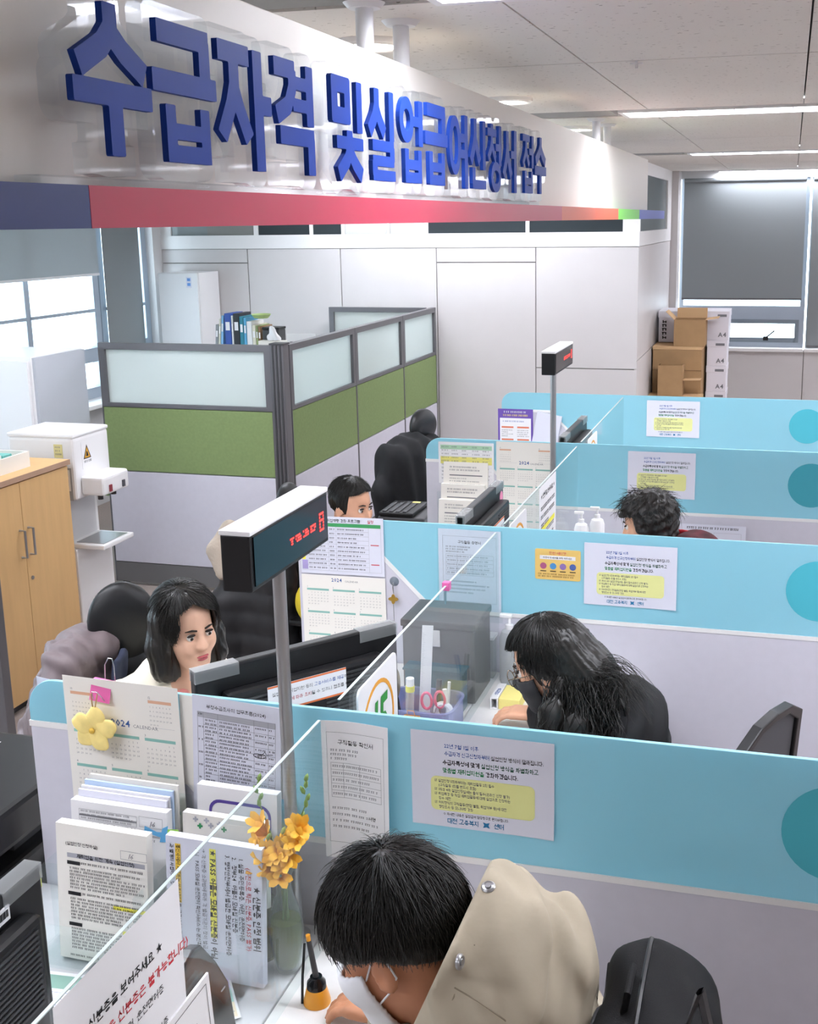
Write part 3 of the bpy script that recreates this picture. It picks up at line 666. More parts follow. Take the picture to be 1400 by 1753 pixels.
GL = {
 '수': siot(.5, 1.02, .80, .56, .42) + [H(.42, 0, 1), Vv(.5, .42, 0)],
 '급': [H(.94, .1, .9), Vv(.82, .94, .6), H(.585, 0, 1), *bieup(.24, .78, .42, 0)],
 '자': [H(.93, .02, .58)] + siot(.29, .93, .62, .22, .25) + [Vv(.74, 1, -.02), H(.55, .74, 1.0)],
 '격': [H(.93, .05, .52)] + PL([(.46, .93), (.45, .76), (.34, .6), (.08, .5)]) + [Vv(.87, 1, .44), H(.82, .52, .87, .12), H(.62, .46, .87, .12), H(.33, .14, .95), Vv(.87, .33, -.02)],
 '및': [H(.93, .04, .56), H(.62, .04, .56), Vv(.11, 1, .55), Vv(.49, 1, .55), Vv(.86, 1, .47), Vv(.53, .48, .38), H(.35, .14, .96, .13)] + siot(.54, .33, .24, .0, .36),
 '실': siot(.32, 1, .76, .5, .27) + [Vv(.86, 1, .45), H(.38, .14, .93, .12), Vv(.86, .38, .21), H(.21, .14, .93, .12), Vv(.21, .21, .05), H(.05, .14, .97, .12)],
 '업': [O(.28, .74, .21, .2), H(.74, .52, .86, .12), Vv(.86, 1, .45), *bieup(.26, .8, .4, 0)],
 '여': [O(.29, .56, .22, .33), H(.68, .48, .86, .12), H(.46, .48, .86, .12), Vv(.86, 1, -.02)],
 '신': siot(.3, 1, .7, .36, .27) + [Vv(.86, 1, .28), Vv(.2, .3, .06), H(.06, .125, .97, .13)],
 '청': [Vv(.3, 1, .9), H(.87, .02, .6, .12)] + siot(.3, .85, .68, .45, .25, .13) + [H(.66, .55, .86, .11), Vv(.86, 1, .38), O(.58, .2, .27, .17, .13)],
 '서': siot(.3, .96, .62, .22, .27) + [H(.6, .55, .86, .12), Vv(.86, 1, -.02)],
 '접': [H(.94, .02, .6, .12)] + siot(.3, .92, .72, .46, .26, .13) + [H(.72, .56, .86, .11), Vv(.86, 1, .44), *bieup(.26, .8, .38, 0)],
}
def glyph_sdf(P, st):
    d = np.full(P.shape[:-1], 9.)
    for s in st:
        if s[0] == 's': e = seg_sdf(P, s[1], s[2], s[3])
        elif s[0] == 'c': e = nrm(P-np.array(s[1]))-s[2]
        else:
            c = np.array(s[1]); r = np.array(s[2]); q = (P-c); k0 = nrm(q/r); k1 = nrm(q/(r*r)); e = np.abs(k0*(k0-1)/np.maximum(k1, 1e-6))-s[3]/2
        d = np.minimum(d, e)
    return d
def contours(D, xs, ys, lev):
    """marching squares, returns closed loops"""
    S = D < lev; nx, ny = D.shape; segs = {}
    def pt(i, j, k, l):
        a, b = D[i, j], D[k, l]; t = (lev-a)/(b-a); return (xs[i]+(xs[k]-xs[i])*t, ys[j]+(ys[l]-ys[j])*t)
    tab = {1: [(3, 0)], 2: [(0, 1)], 3: [(3, 1)], 4: [(1, 2)], 5: [(3, 2), (1, 0)], 6: [(0, 2)], 7: [(3, 2)], 8: [(2, 3)], 9: [(2, 0)], 10: [(0, 3), (2, 1)], 11: [(2, 1)], 12: [(1, 3)], 13: [(1, 0)], 14: [(0, 3)]}
    nxt = {}; pos = {}
    C = S[:-1, :-1]*1+S[1:, :-1]*2+S[1:, 1:]*4+S[:-1, 1:]*8
    for i, j in np.argwhere((C > 0) & (C < 15)):
        E = [('h', i, j), ('v', i+1, j), ('h', i, j+1), ('v', i, j)]
        Q = [((i, j), (i+1, j)), ((i+1, j), (i+1, j+1)), ((i, j+1), (i+1, j+1)), ((i, j), (i, j+1))]
        for a, b in tab[C[i, j]]:
            nxt[E[a]] = E[b]
            for e in (a, b):
                if E[e] not in pos: pos[E[e]] = pt(*Q[e][0], *Q[e][1])
    loops = []; left = set(nxt)
    while left:
        s = left.pop(); L = [pos[s]]; c = nxt[s]
        while c != s:
            left.discard(c); L.append(pos[c]); c = nxt[c]
        M = [L[0]]                       # drop collinear points
        for q, q2 in zip(L[1:], L[2:]+L[:1]):
            p = M[-1]; cr = abs((q[0]-p[0])*(q2[1]-p[1])-(q[1]-p[1])*(q2[0]-p[0]))
            if cr > 2e-5: M.append(q)
        if len(M) > 3: loops.append(M)
    return loops
LETB = mat('letter_blue', '#1a3c92', .5, spec=.15)
ord_w = ['first', 'second', 'third', 'fourth', 'fifth', 'sixth', 'seventh', 'eighth', 'ninth', 'tenth', 'eleventh', 'twelfth', 'thirteenth', 'last']
LET = [('수', 1.18, 1.348), ('급', 1.352, 1.521), ('자', 1.527, 1.700), ('격', 1.706, 1.872), ('및', 1.943, 2.104), ('실', 2.126, 2.283), ('업', 2.312, 2.475), ('급', 2.483, 2.655), ('여', 2.67, 2.84), ('신', 2.856, 3.013), ('청', 3.025, 3.186), ('서', 3.199, 3.37), ('접', 3.44, 3.603), ('수', 3.611, 3.785)]
gx = np.linspace(-.32, 1.32, 120); gy = np.linspace(-.32, 1.32, 120); GP = np.stack(np.meshgrid(gx, gy, indexing='ij'), -1)
Z0, ZH = 2.330, .170
cache = {}
for i, (ch, y0, y1) in enumerate(LET):
    wd = y1-y0
    if ch not in cache:
        D = glyph_sdf(GP, GL[ch]); foot = seg_sdf(GP, (.5, -.16), (.5, .12), .66); Da = np.minimum(D, foot+.13)
        cache[ch] = (contours(D, gx, gy, 0), contours(smin(D, foot+.16, .06), gx, gy, .125))
    Lb, La = cache[ch]
    t = thing('sign_letter', 'blue syllable %s on clear acrylic standing on the sign, %s from the left' % (ch, ord_w[i]), 'sign letter', (-.80, (y0+y1)/2, 2.2955), group='sign letters')
    fr = Fr((-.812, y0, Z0), (0, 1, 0), (0, 0, 1))
    lo = (-.5*(y0-LET[i-1][2])+.001 if i else -1); hi = (y1-y0+.5*(LET[i+1][1]-y1)-.001 if i < 13 else 1)
    sc = lambda L: [(p[0]*wd, p[1]*ZH) for p in L]
    sa = lambda L: [(min(hi, max(lo, p[0]*wd)), max(p[1]*ZH, 2.2958-Z0)) for p in L]
    plate('acrylic_block', fr, [sa(L) for L in La], 0, .022, ACRY, t)
    plate('blue_face', fr, [sc(L) for L in Lb], .0222, .031, LETB, t)
# clear ledge the letters stand behind
box('letter_ledge', -.846, -.8125, 1.15, 3.82, 2.2957, 2.3065, ACRY, label='long clear acrylic ledge behind the feet of the blue letters', cat='ledge')

# ================================================================ green cubicle
YG, XG = 6.23, -2.87
def module_front(t, fr, w, pane_label=None):
    """one partition module in its own frame: x to the right, y up, n towards the reader"""
    plate('frame', fr, [[(0, 1.15), (w, 1.15), (w, 1.545), (0, 1.545)], [(.045, 1.175), (.045, 1.505), (w-.045, 1.505), (w-.045, 1.175)]], -.022, .022, GREYFR, t, bev=.002)
    fbox('frosted_pane', fr, .04, w-.04, 1.17, 1.51, -.003, .003, FROST, t)
    fbox('green_panel', fr, .008, w-.008, .748, 1.147, -.02, .02, GREENF, t, bev=.003)
    fbox('white_panel', fr, .008, w-.008, .152, .742, -.02, .02, PANLAV, t, bev=.003)
    fbox('kick_plate', fr, .008, w-.008, .02, .148, -.018, .018, KICK, t)
    fbox('edge_trim', fr, 0, .008, .02, 1.15, -.022, .022, GREYFR, t); fbox('edge_trim', fr, w-.008, w, .02, 1.15, -.022, .022, GREYFR, t)
    for a in (.06, w-.06): fbox('foot', fr, a-.015, a+.015, 0, .02, -.015, .015, BLACK, t)
t = thing('cubicle_partition', 'green and white cubicle partition with a wide frosted pane, facing the viewer', 'partition', (-3.5, YG, 0), group='green cubicle partitions')
module_front(t, Fr((-4.09, YG, 0), (1, 0, 0), (0, 0, 1)), 1.155)
ym = [6.285, 7.37, 8.39, 9.25]; nm = ['nearest to the corner post', 'in the middle of the long side', 'farthest, against the white wall']
for i in range(3):
    t = thing('cubicle_partition', 'green cubicle partition with frosted pane on the long side, %s' % nm[i], 'partition', (XG, (ym[i]+ym[i+1])/2, 0), group='green cubicle partitions')
    module_front(t, Fr((XG, ym[i], 0), (0, 1, 0), (0, 0, 1)), ym[i+1]-ym[i]-.004)
t = thing('cubicle_partition', 'far cubicle partition whose frosted top shows behind the books', 'partition', (-3.3, 9.2, 0), group='green cubicle partitions')
module_front(t, Fr((-3.78, 9.2, 0), (1, 0, 0), (0, 0, 1)), .86)
t = thing('corner_post', 'grey ribbed corner post where the green partitions meet', 'post', (-2.90, YG, 0))
box('post_core', -2.93, -2.848, YG-.035, YG+.045, 0, 1.55, GREYFR, t, bev=.004)
for k in range(3): box('rib', -2.92+.024*k, -2.91+.024*k, YG-.040, YG-.034, 0, 1.55, GREYDK, t)
box('cap', -2.935, -2.843, YG-.04, YG+.05, 1.55, 1.56, GREYDK, t)

# tall white cabinet, book ledge with books
t = thing('tall_cabinet', 'tall white cabinet with a small blue sticker against the back wall', 'cabinet', (-5.1, 9.1, 0))
box('body', -5.23, -4.85, 8.93, 9.285, 0, 1.845, PLW, t, bev=.004); box('door', -5.225, -4.855, 8.912, 8.929, .05, 1.84, PLW, t, bev=.003)
fs_ = Fr((-4.96, 8.911, 1.72), (1, 0, 0), (0, 0, 1)); fbox('sticker', fs_, 0, .05, 0, .09, 0, .001, PAPERG, t); marks(fs_, [(.01, .04, .055, .08), (.01, .04, .015, .04)], mat('sticker_blue', '#6f9fe0', .7), t, d=.0015)
t = thing('book_cabinet', 'low white cabinet behind the frosted partition carrying the books', 'cabinet', (-3.65, 7.6, 0))
box('body', -4.12, -3.2, 7.42, 7.80, 0, 1.32, PLW, t, bev=.004)
for k in range(2): box('door', -4.115+.458*k, -3.665+.458*k, 7.402, 7.419, .05, 1.31, PLW, t, bev=.003); cyl('handle', (-3.70+.07*k, 7.395, .7), (-3.70+.07*k, 7.395, .82), .006, STEEL, t, 8)
BK = [('thin grey binder at the left end of the books', .022, .22, '#8a8d90', -.08), ('pale cream thin book leaning beside the grey binder', .016, .26, '#c9c7b8', -.08), ('light blue thin folder in the row of books', .018, .285, '#7fb0d8', -.08), ('thick royal blue binder in the row of books', .05, .30, '#2d4f9e', 0), ('white thin book between the blue and black binders', .014, .285, '#d4d4d4', 0),
      ('thick black binder in the middle of the books', .045, .30, '#23262b', 0), ('teal binder beside the thick black binder', .028, .28, '#2d7f93', 0), ('thin sky blue book beside the teal binder', .02, .27, '#5aa7cf', 0), ('white ring binder in the row of books', .04, .245, '#e3e3e3', 0), ('cream book with a spine label near the tissue box', .025, .22, '#d9d4c2', 0), ('olive green thin book near the tissue box', .015, .215, '#93a06b', 0), ('small brown book beside the black desk box', .018, .21, '#8d6b4a', 0)]
x = -3.995
for lb, wd, hh, hx, tilt in BK:
    fr = Fr((x, 7.53, 1.3202), (math.cos(tilt), 0, math.sin(tilt)), (-math.sin(tilt), 0, math.cos(tilt)))
    if tilt: fr.o = Vector((x+.0, 7.53, 1.3202+max(0, -math.sin(tilt))*wd))
    t = thing('book', lb, 'book', (x, 7.6, 1.32), group='books behind the frosted partition')
    fbox('cover', fr, 0, wd-.001, 0, hh, -.2, 0, mat('book_'+hx[1:], hx, .5), t, bev=.0015)
    fbox('pages', fr, .002, wd-.003, .004, hh-.002, -.198, -.196+.0, PAPER2, t) if False else None
    fbox('spine_label', fr, wd*.15, wd*.8, hh*.6, hh*.8, .0003, .0008, PAPER, t)
    x += wd/math.cos(tilt)+.003+(.023 if lb.startswith('light blue thin') else 0)
t = thing('black_box', 'small black desk box among the books by the tissue box', 'box', (-3.54, 7.55, 1.32))
box('case', -3.60, -3.475, 7.50, 7.62, 1.3202, 1.51, GREYDK, t, bev=.006); box('lid', -3.602, -3.473, 7.498, 7.622, 1.511, 1.528, BLACK, t, bev=.003)
t = thing('tissue_box', 'tissue box with a white tissue standing up beside the books', 'tissue box', (-3.52, 7.46, 1.32))
box('carton', -3.60, -3.38, 7.425, 7.495, 1.3202, 1.44, PAPER2, t, bev=.003)
blob('tissue', lambda P: smin(ell(P, (-3.49, 7.46, 1.455), (.055, .02, .03)), ell(P, (-3.50, 7.455, 1.50), (.03, .012, .045)), .03)+wave(P, (.004, 90, 40, 60, 0)), (-3.58, 7.42, 1.4405), (-3.40, 7.50, 1.57), .006, PAPER, t)
t = thing('name_plate', 'white desk name plate with grey lettering on the book cabinet', 'name plate', (-3.3, 7.47, 1.32))
fr = Fr((-3.385, 7.44, 1.3202), (.97, .24, 0), (0, 0, 1)); fbox('plate', fr, 0, .2, 0, .17, 0, .006, PLW, t); fbox('colour_band', fr, 0, .2, .02, .03, .006, .0065, RED, t); marks(fr, type_lines(.02, .18, .12, .08, .05, .03, 1, word=(.03, .05)), INKG, t, d=.0075)
lathe('green_bowl', [(0, 0), (.05, .004), (.07, .03), (.068, .034), (.048, .008), (0, .006)], (-3.66, 7.62, 1.5785), mat('lime_plastic', '#b7cf8a', .5), label='pale green plastic bowl lying on top of the books', cat='bowl')

# ================================================================ left side: file cabinet, wood cabinet, water dispenser
t = thing('file_cabinet', 'white file cabinet at the left edge under the window', 'cabinet', (-4.4, 5.85, 0))
box('body', -4.72, -4.125, 5.60, 6.10, 0, 1.525, PLW, t, bev=.004); box('side_trim', -4.125, -4.105, 5.61, 6.09, 0, 1.52, mat('trim_grey', '#b9bcc4', .4), t); box('drawer_front', -4.71, -4.14, 5.58, 5.599, .06, 1.5, PLW, t, bev=.003)
t = thing('wood_cabinet', 'beech wood two door cabinet at the left edge', 'cabinet', (-3.64, 4.46, 0))
box('body', -3.86, -3.43, 4.08, 4.84, .04, 1.095, WOOD, t); box('plinth', -3.84, -3.45, 4.09, 4.83, 0, .04, GREYDK, t)
box('top', -3.87, -3.405, 4.07, 4.85, 1.095, 1.12, WOOD, t, bev=.002); box('top_edging', -3.406, -3.402, 4.07, 4.85, 1.095, 1.12, WOODE, t)
for k, (y0, y1) in enumerate(((4.085, 4.4585), (4.4615, 4.835))):
    d = box('door', -3.43, -3.41, y0, y1, .05, 1.088, WOOD, t, bev=.001)
    yh = 4.43 if k == 0 else 4.492
    tube('handle', [(-3.41, yh, .735), (-3.382, yh, .735), (-3.382, yh, .865), (-3.41, yh, .865)], .006, STEEL, d, 8)
    if k: cyl('lock', (-3.411, 4.488, .62), (-3.404, 4.488, .62), .009, STEEL, d, 14)
t = thing('paper_tray', 'white paper tray with teal packs on the wood cabinet', 'tray', (-3.57, 4.42, 1.12))
frT = Fr((0, 0, 1.1202), (1, 0, 0), (0, 1, 0))
plate('tray', frT, [[(-3.70, 4.2), (-3.49, 4.2), (-3.49, 4.66), (-3.70, 4.66)], [(-3.692, 4.208), (-3.692, 4.652), (-3.498, 4.652), (-3.498, 4.208)]], .004, .075, PAPER2, t); box('tray_floor', -3.70, -3.49, 4.2, 4.66, 1.1202, 1.124, PAPER2, t)
for k in range(4):
    o = box('tea_pack', -3.66+.002*k, -3.53, 4.30+.075*k, 4.36+.075*k, 1.1242, 1.215-.006*k, mat('teal_pack' if k % 2 else 'white_pack', '#6fb5ad' if k % 2 else '#dfe9e7', .5), None, bev=.003, label='%s pack standing in the paper tray, %s' % (('white', 'teal')[k % 2], ('nearest', 'second', 'third', 'farthest')[k]), cat='pack', group='packs in the tray')
t = thing('water_dispenser', 'white standing water dispenser with a warning sticker', 'water dispenser', (-3.62, 5.1, 0))
x0, x1, y0, y1 = -3.83, -3.45, 4.95, 5.27
box('cabinet', x0, x1-.03, y0, y1, .01, .62, PLW, t, bev=.01); box('back_column', x0, x1-.10, y0, y1, .62, .90, PLW, t, bev=.004)
box('head', x0, x1, y0, y1, .88, 1.205, PLW, t, bev=.02, seg=3); box('lid', x0-.002, x1+.002, y0-.002, y1+.002, 1.2, 1.222, PLW, t, bev=.009)
box('tap_block', x1, x1+.13, y0+.04, y1-.04, .90, 1.0, PLW, t, bev=.018, seg=3)
box('splash_back', x1-.101, x1-.095, y0+.03, y1-.03, .64, .89, mat('pale_grey_plastic', '#cfcfd2', .4), t)
for yy in (5.05, 5.17): cyl('tap', (x1+.07, yy, .87), (x1+.07, yy, .902), .014, GREYDK, t, 12); box('tap_lever', x1+.131, x1+.138, yy-.01, yy+.01, .915, .95, mat('lever_red' if yy < 5.1 else 'lever_grey', '#8a2f38' if yy < 5.1 else '#4b4d55', .4), t)
box('drip_tray', x1-.10, x1+.12, y0+.02, y1-.02, .62, .645, PLW, t, bev=.006); box('drip_grille', x1-.06, x1+.10, y0+.05, y1-.05, .645, .648, STEEL, t)
fr = Fr((x1+.0005, 5.02, 1.03), (0, 1, 0), (0, 0, 1))
wl_ = fbox('warning_label', fr, 0, .09, 0, .14, 0, .001, PAPER, t)
plate('warning_triangle', fr, [[(.012, .05), (.078, .05), (.045, .122)]], .001, .0016, BLACK, wl_); plate('triangle_face', fr, [[(.021, .055), (.069, .055), (.045, .11)]], .0016, .0021, mat('warning_amber', '#d9a032', .6), wl_); plate('hand_mark', fr, [[(.034, .062), (.056, .062), (.048, .085), (.04, .088)]], .0021, .0025, INK, wl_)
marks(fr, type_lines(.015, .075, .042, .02, .02, .011, 1), INK, wl_, d=.0018)
fr = Fr((x0+.27, y0-.0005, 1.10), (1, 0, 0), (0, 0, 1)); fbox('yellow_label', fr, 0, .05, 0, .07, 0, .001, mat('label_straw', '#d9cf92', .6), t); marks(fr, type_lines(.008, .042, .06, .01, .018, .008, 1), INKG, t, d=.0018)
fr = Fr((x0+.19, y0-.0005, .88), (1, 0, 0), (0, 0, 1)); fbox('spec_plate', fr, 0, .17, 0, .17, 0, .001, mat('spec_grey', '#9b9da3', .5), t); fbox('spec_field', fr, .01, .16, .05, .16, .001, .0015, PLW, t)
for xx, yy in ((x0+.04, y0+.04), (x1-.08, y0+.04), (x0+.04, y1-.04), (x1-.08, y1-.04)): cyl('foot', (xx, yy, 0), (xx, yy, .012), .02, BLACK, t, 10)
# visitor style green chair by the window
t = thing('side_chair', 'white framed chair with a green back behind the water dispenser', 'chair', (-4.35, 7.0, 0))
box('backrest', -4.60, -4.16, 7.20, 7.225, .62, 1.0, GREENF, t, bev=.012); box('seat', -4.60, -4.16, 6.75, 7.18, .43, .47, GREENF, t, bev=.012)
for sx in (-4.62, -4.14):
    tube('leg', [(sx, 7.21, 1.0), (sx, 7.21, .45), (sx, 7.30, .01)], .011, PLW, t, 8); tube('leg', [(sx, 7.19, .45), (sx, 6.76, .45), (sx, 6.72, .01)], .011, PLW, t, 8)
# near left partition end and socket strip
t = thing('cubicle_partition', 'grey framed white partition end cut off at the left edge of the photo', 'partition', (-3.3, 3.75, 0))
box('panel', -3.75, -3.062, 3.735, 3.765, .03, 1.3, PANLAV, t); box('frame_post', -3.06, -3.018, 3.725, 3.775, 0, 1.32, GREYFR, t, bev=.004); box('top_rail', -3.75, -3.06, 3.73, 3.77, 1.3, 1.32, GREYFR, t)
t = thing('power_strip', 'white power strip lying on the carpet by the wood cabinet', 'power strip', (-3.12, 3.95, 0))
box('case', -3.24, -3.04, 3.91, 3.99, 0, .04, PLW, t, bev=.008, rz=-.3); 
for k in range(3): cyl('socket', (-3.20+.07*k, 3.968-.021*k, .040), (-3.20+.07*k, 3.968-.021*k, .0415), .018, mat('pale_grey_plastic', '#cfcfd2', .4), t, 14)

# ================================================================ office chairs
LEATH = mat('black_leather', '#131416', .42, bump=.15, bscale=500)
MESHB = mat('black_mesh_fabric', '#1a1b1e', .8)
def office_chair(label, x, y, rz, htop, hw=.115, group='staff chairs'):
    t = thing('office_chair', label, 'chair', (x, y, 0), rz=rz, group=group)
    blob('seat', lambda P: rbox(P, (0, 0, .46), (.25, .25, .045), .04), (-.3, -.3, .38), (.3, .3, .54), .018, MESHB, t)
    back = lambda P: rbox(P, (-.25-.12*(P[..., 2:3]-.75)[..., 0]*0, 0, .74), (.028, .235, .26), .027)-.0
    blob('backrest', lambda P: rbox(P+np.stack([.25*(P[..., 1]**2)*-1+.10*(P[..., 2]-.7), 0*P[..., 1], 0*P[..., 2]], -1), (-.26, 0, .70), (.026, .20, .25), .025), (-.36, -.27, .42), (-.15, .27, 1.02), .012, MESHB, t)
    hh_ = .125 if hw == .105 else .10; hz = htop-hh_
    blob('headrest', lambda P: smin(ell(P+np.stack([-.9*(P[..., 1]**2), 0*P[..., 1], 0*P[..., 2]], -1), (-.30, 0, hz), (.045, hw, hh_)), ell(P, (-.305, 0, hz-hh_*.75), (.035, hw*.62, hh_*.6)), .04), (-.38, -.16, hz-.24), (-.22, .16, hz+.14), .008, LEATH, t)
    tube('headrest_stem', [(-.32, 0, hz-.02), (-.325, 0, .95), (-.31, 0, .85)], .02, BLACK, t, 8)
    tube('back_bar', [(-.30, 0, .62), (-.28, 0, .45), (-.15, 0, .40), (0, 0, .40)], .022, BLACK, t, 8)
    for s in (-1, 1): tube('armrest', [(-.05, s*.25, .42), (-.05, s*.30, .46), (-.02, s*.30, .62)], .016, BLACK, t, 8); box('arm_pad', -.13, .12, s*.30-.035, s*.30+.035, .62, .645, BLACK, t, bev=.01)
    cyl('gas_lift', (0, 0, .09), (0, 0, .42), .025, BLACK, t, 14)
    for k in range(5):
        a = 2*PI*k/5; c, s_ = math.cos(a), math.sin(a)
        l = tube('base_leg', [(0, 0, .10), (.28*c, .28*s_, .075)], [.03, .016], BLACK, t, 8); cyl('caster', (.28*c-.015*s_, .28*s_+.015*c, .027), (.28*c+.015*s_, .28*s_-.015*c, .027), .027, BLACK, l, 14)
    return t
office_chair('black high backed office chair with headrest behind the cream bloused clerk', -1.765, 2.74, -.9, 1.178, .105)
office_chair('black office chair half hidden behind the second number display', -1.78, 4.47, -.1, 1.145, .085)
office_chair('empty black office chair with large headrest and a black coat on it', -1.67, 5.98, -.25, 1.225, .125)

# coats over the chairs
COATD = mat('charcoal_nylon', '#2a2a2c', .55, vary=.1, vscale=30)
COATM = mat('mauve_brown_nylon', '#74686a', .5, vary=.08, vscale=25)
COATK = mat('black_wool', '#101114', .8, vary=.2, vscale=40)
FUR = mat('beige_fur', '#b3a697', .95, bump=.8, bscale=300)
t = thing('puffer_coat', 'mauve brown puffer coat hung over the clerk chair', 'coat', (-2.05, 2.98, .5))
def coat1(P):
    q = .010*np.abs(np.sin((P[..., 2]*1.0+P[..., 0]*.5+.15*np.sin(P[..., 1]*18))*36))
    d = smin(ell(P, (-2.06, 2.90, .80), (.13, .16, .22)), ell(P, (-2.10, 2.80, .62), (.12, .12, .24)), .06)
    d = smin(d, chain(P, [(-2.02, 2.78, .98), (-2.06, 2.73, .80), (-2.04, 2.70, .55)], [.055, .07, .06]), .03)
    d = smin(d, ell(P, (-2.03, 2.88, .99), (.09, .13, .055)), .04)
    return d-q+wave(P, (.004, 60, 35, 20, 0), (.003, 25, 80, 50, 1))
blob('shell', coat1, (-2.3, 2.55, .32), (-1.85, 3.1, 1.09), .011, COATM, t)
def scarf(P): return rbox(P, (-1.915, 2.865, .86), (.012, .05, .13), .011, rotm(0, .15, .3))+wave(P, (.003, 80, 80, 20, 0))
o = blob('plaid_lining', scarf, (-1.99, 2.79, .70), (-1.85, 2.94, 1.0), .007, mat('navy_plaid', '#2c3348', .8), t)
t = thing('puffer_coat', 'charcoal puffer coat with a fur trimmed hood hung behind the second screen', 'coat', (-2.05, 4.25, .3))
def coat2(P):
    q = .009*np.abs(np.sin((P[..., 2]+.1*P[..., 0])*34))
    d = smin(rbox(P, (-2.07, 4.22, .62), (.13, .09, .30), .08), chain(P, [(-2.17, 4.20, .90), (-2.21, 4.16, .7), (-2.20, 4.15, .35)], [.05, .065, .055]), .03)
    d = smin(d, ell(P, (-2.06, 4.24, .93), (.12, .10, .07)), .05)
    return d-q+wave(P, (.004, 50, 30, 10, 0))
blob('shell', coat2, (-2.33, 4.02, .26), (-1.88, 4.40, 1.05), .012, COATD, t)
blob('fur_trim', lambda P: chain(P, [(-2.19, 4.16, 1.02), (-2.22, 4.10, .94), (-2.18, 4.07, .86)], [.036, .040, .034])+wave(P, (.0008, 310, 290, 330, 0), (.0008, 230, 390, 310, 1)), (-2.29, 4.0, .80), (-2.1, 4.23, 1.08), .006, FUR, t)
blob('yellow_cushion', lambda P: ell(P, (-1.80, 4.12, .74), (.09, .06, .10)), (-1.93, 4.0, .62), (-1.67, 4.22, .88), .012, mat('yellow_fabric', '#d9c02c', .8), label='yellow cushion edge showing beside the charcoal puffer coat', cat='cushion')
t = thing('wool_coat', 'black coat draped over the empty office chair', 'coat', (-1.95, 5.95, .4))
def coat3(P):
    d = smin(rbox(P, (-1.98, 5.90, .78), (.12, .22, .30), .08, rotm(0, 0, -.25)), chain(P, [(-2.02, 5.72, 1.02), (-2.06, 5.68, .82), (-2.04, 5.67, .55)], [.05, .065, .05]), .04)
    d = smin(d, ell(P, (-1.985, 5.92, 1.055), (.10, .15, .05)), .04)
    return d+wave(P, (.008, 20, 45, 8, 0), (.005, 60, 25, 15, 1))
blob('shell', coat3, (-2.22, 5.5, .42), (-1.78, 6.22, 1.14), .013, COATK, t)

# ================================================================ printed notices on the screens
def copy_tree(o, loc, label):
    c = o.copy(); COL.objects.link(c); c.location = loc; c['label'] = label
    for ch in list(o.children):
        d = ch.copy(); COL.objects.link(d); d.parent = c
        for g_ in list(ch.children):
            e = g_.copy(); COL.objects.link(e); e.parent = d
    return c
LIME = mat('notice_lime', '#e2e39a', .7); LOGOB = mat('logo_teal_blue', '#2878a6', .7)
F0 = Fr((0, 0, 0), (1, 0, 0), (0, 0, 1))
def notice(loc, label, tint):
    t = thing('notice', label, 'notice', loc, group='landscape notices on the blue screens', local=True)
    fr = Fr((0, 0, 0), (1, 0, 0), (0, 0, 1)); W, Hh = .302, .211
    bend = lambda s, q: .002+.004*max(0, s-.8)*5*max(0, .3-q)*3
    sheet('paper', fr, W, Hh, tint, t, bend=bend, nx=12, ny=8)
    T = lambda *a, **k: text(fr, *a, bend=bend, w=W, h=Hh, **k)
    T('22년 7월 1일 이후', .072, .178, .0112, BLUEI, t, bold=.015, sx=.86)
    e = T('수급자격 신규신청자부터 ', .072, .161, .0112, BLUEI, t, bold=.015, sx=.82); T('실업인정 방식이 달라집니다.', e, .161, .0112, INK, t, bold=.015, sx=.82)
    e = T('수급자특성에 맞게 ', .068, .141, .0122, INK, t, bold=.03, sx=.84); T('실업인정 방식을 차별화하고', e, .141, .0122, mat('ink_dark_green', '#2c5a48', .7), t, bold=.025, sx=.84)
    e = T('맞춤별 재취업지원을 ', .068, .123, .0122, GREENI, t, bold=.03, sx=.84); T('강화하겠습니다.', e, .123, .0122, INK, t, bold=.03, sx=.84)
    L = rrect(.042, .262, .037, .113, .012); plate('lime_field', fr, [L], .0030, .0034, LIME, t)
    y = .101
    for ln in ('☑ 실업인정 5회차부터는 재취업활동 2회 필수', '    (구직활동 1회를 반드시 포함)', '☑ 1차와 4차 실업인정일에는 출석 필수(온라인 신청 불가)', '☑ 취업특강 등 직업 재취업활동에 대해 실업으로 인정하는', '    횟수 제한', '☑ 허위형식의 구직활동(면접 불참, 취업거부 등)에 대한', '    행정조사 등 모니터링 강화'):
        text(fr, ln, .050, y, .0079, INKG, t, bold=.02, sx=.84, d=.0038); y -= .0098
    T('○ 자세한 내용은 실업급여 담당창구로 문의바랍니다.', .068, .027, .0074, INK, t, bold=.01, sx=.86)
    T('대전 고용복지', .076, .010, .0130, LOGOB, t, bold=.035, sx=.9)
    T('센터', .176, .010, .0130, LOGOB, t, bold=.035, sx=.9)
    plate('logo_mark', fr, [[(.160+.010*math.cos(R(a))*(1 if k % 2 else .45), .0145+.009*math.sin(R(a))*(1 if k % 2 else .45)) for k, a in enumerate(range(0, 360, 45))]], .0036, .0038, LOGOB, t)
    return t
n1 = notice((-.715, 2.0895, 1.0165), 'white landscape notice with a lime field on the nearest blue screen', PAPERG)
for i, (x, y, z, lb) in enumerate(((-.612, 3.5895, 1.006, 'white landscape notice beside the small yellow notice on the second screen'), (-.672, 5.0895, 1.014, 'white landscape notice above the curly haired visitor on the third screen'), (-.766, 6.5895, 1.014, 'small white landscape notice on the farthest blue screen'))):
    copy_tree(n1, (x, y, z), lb)

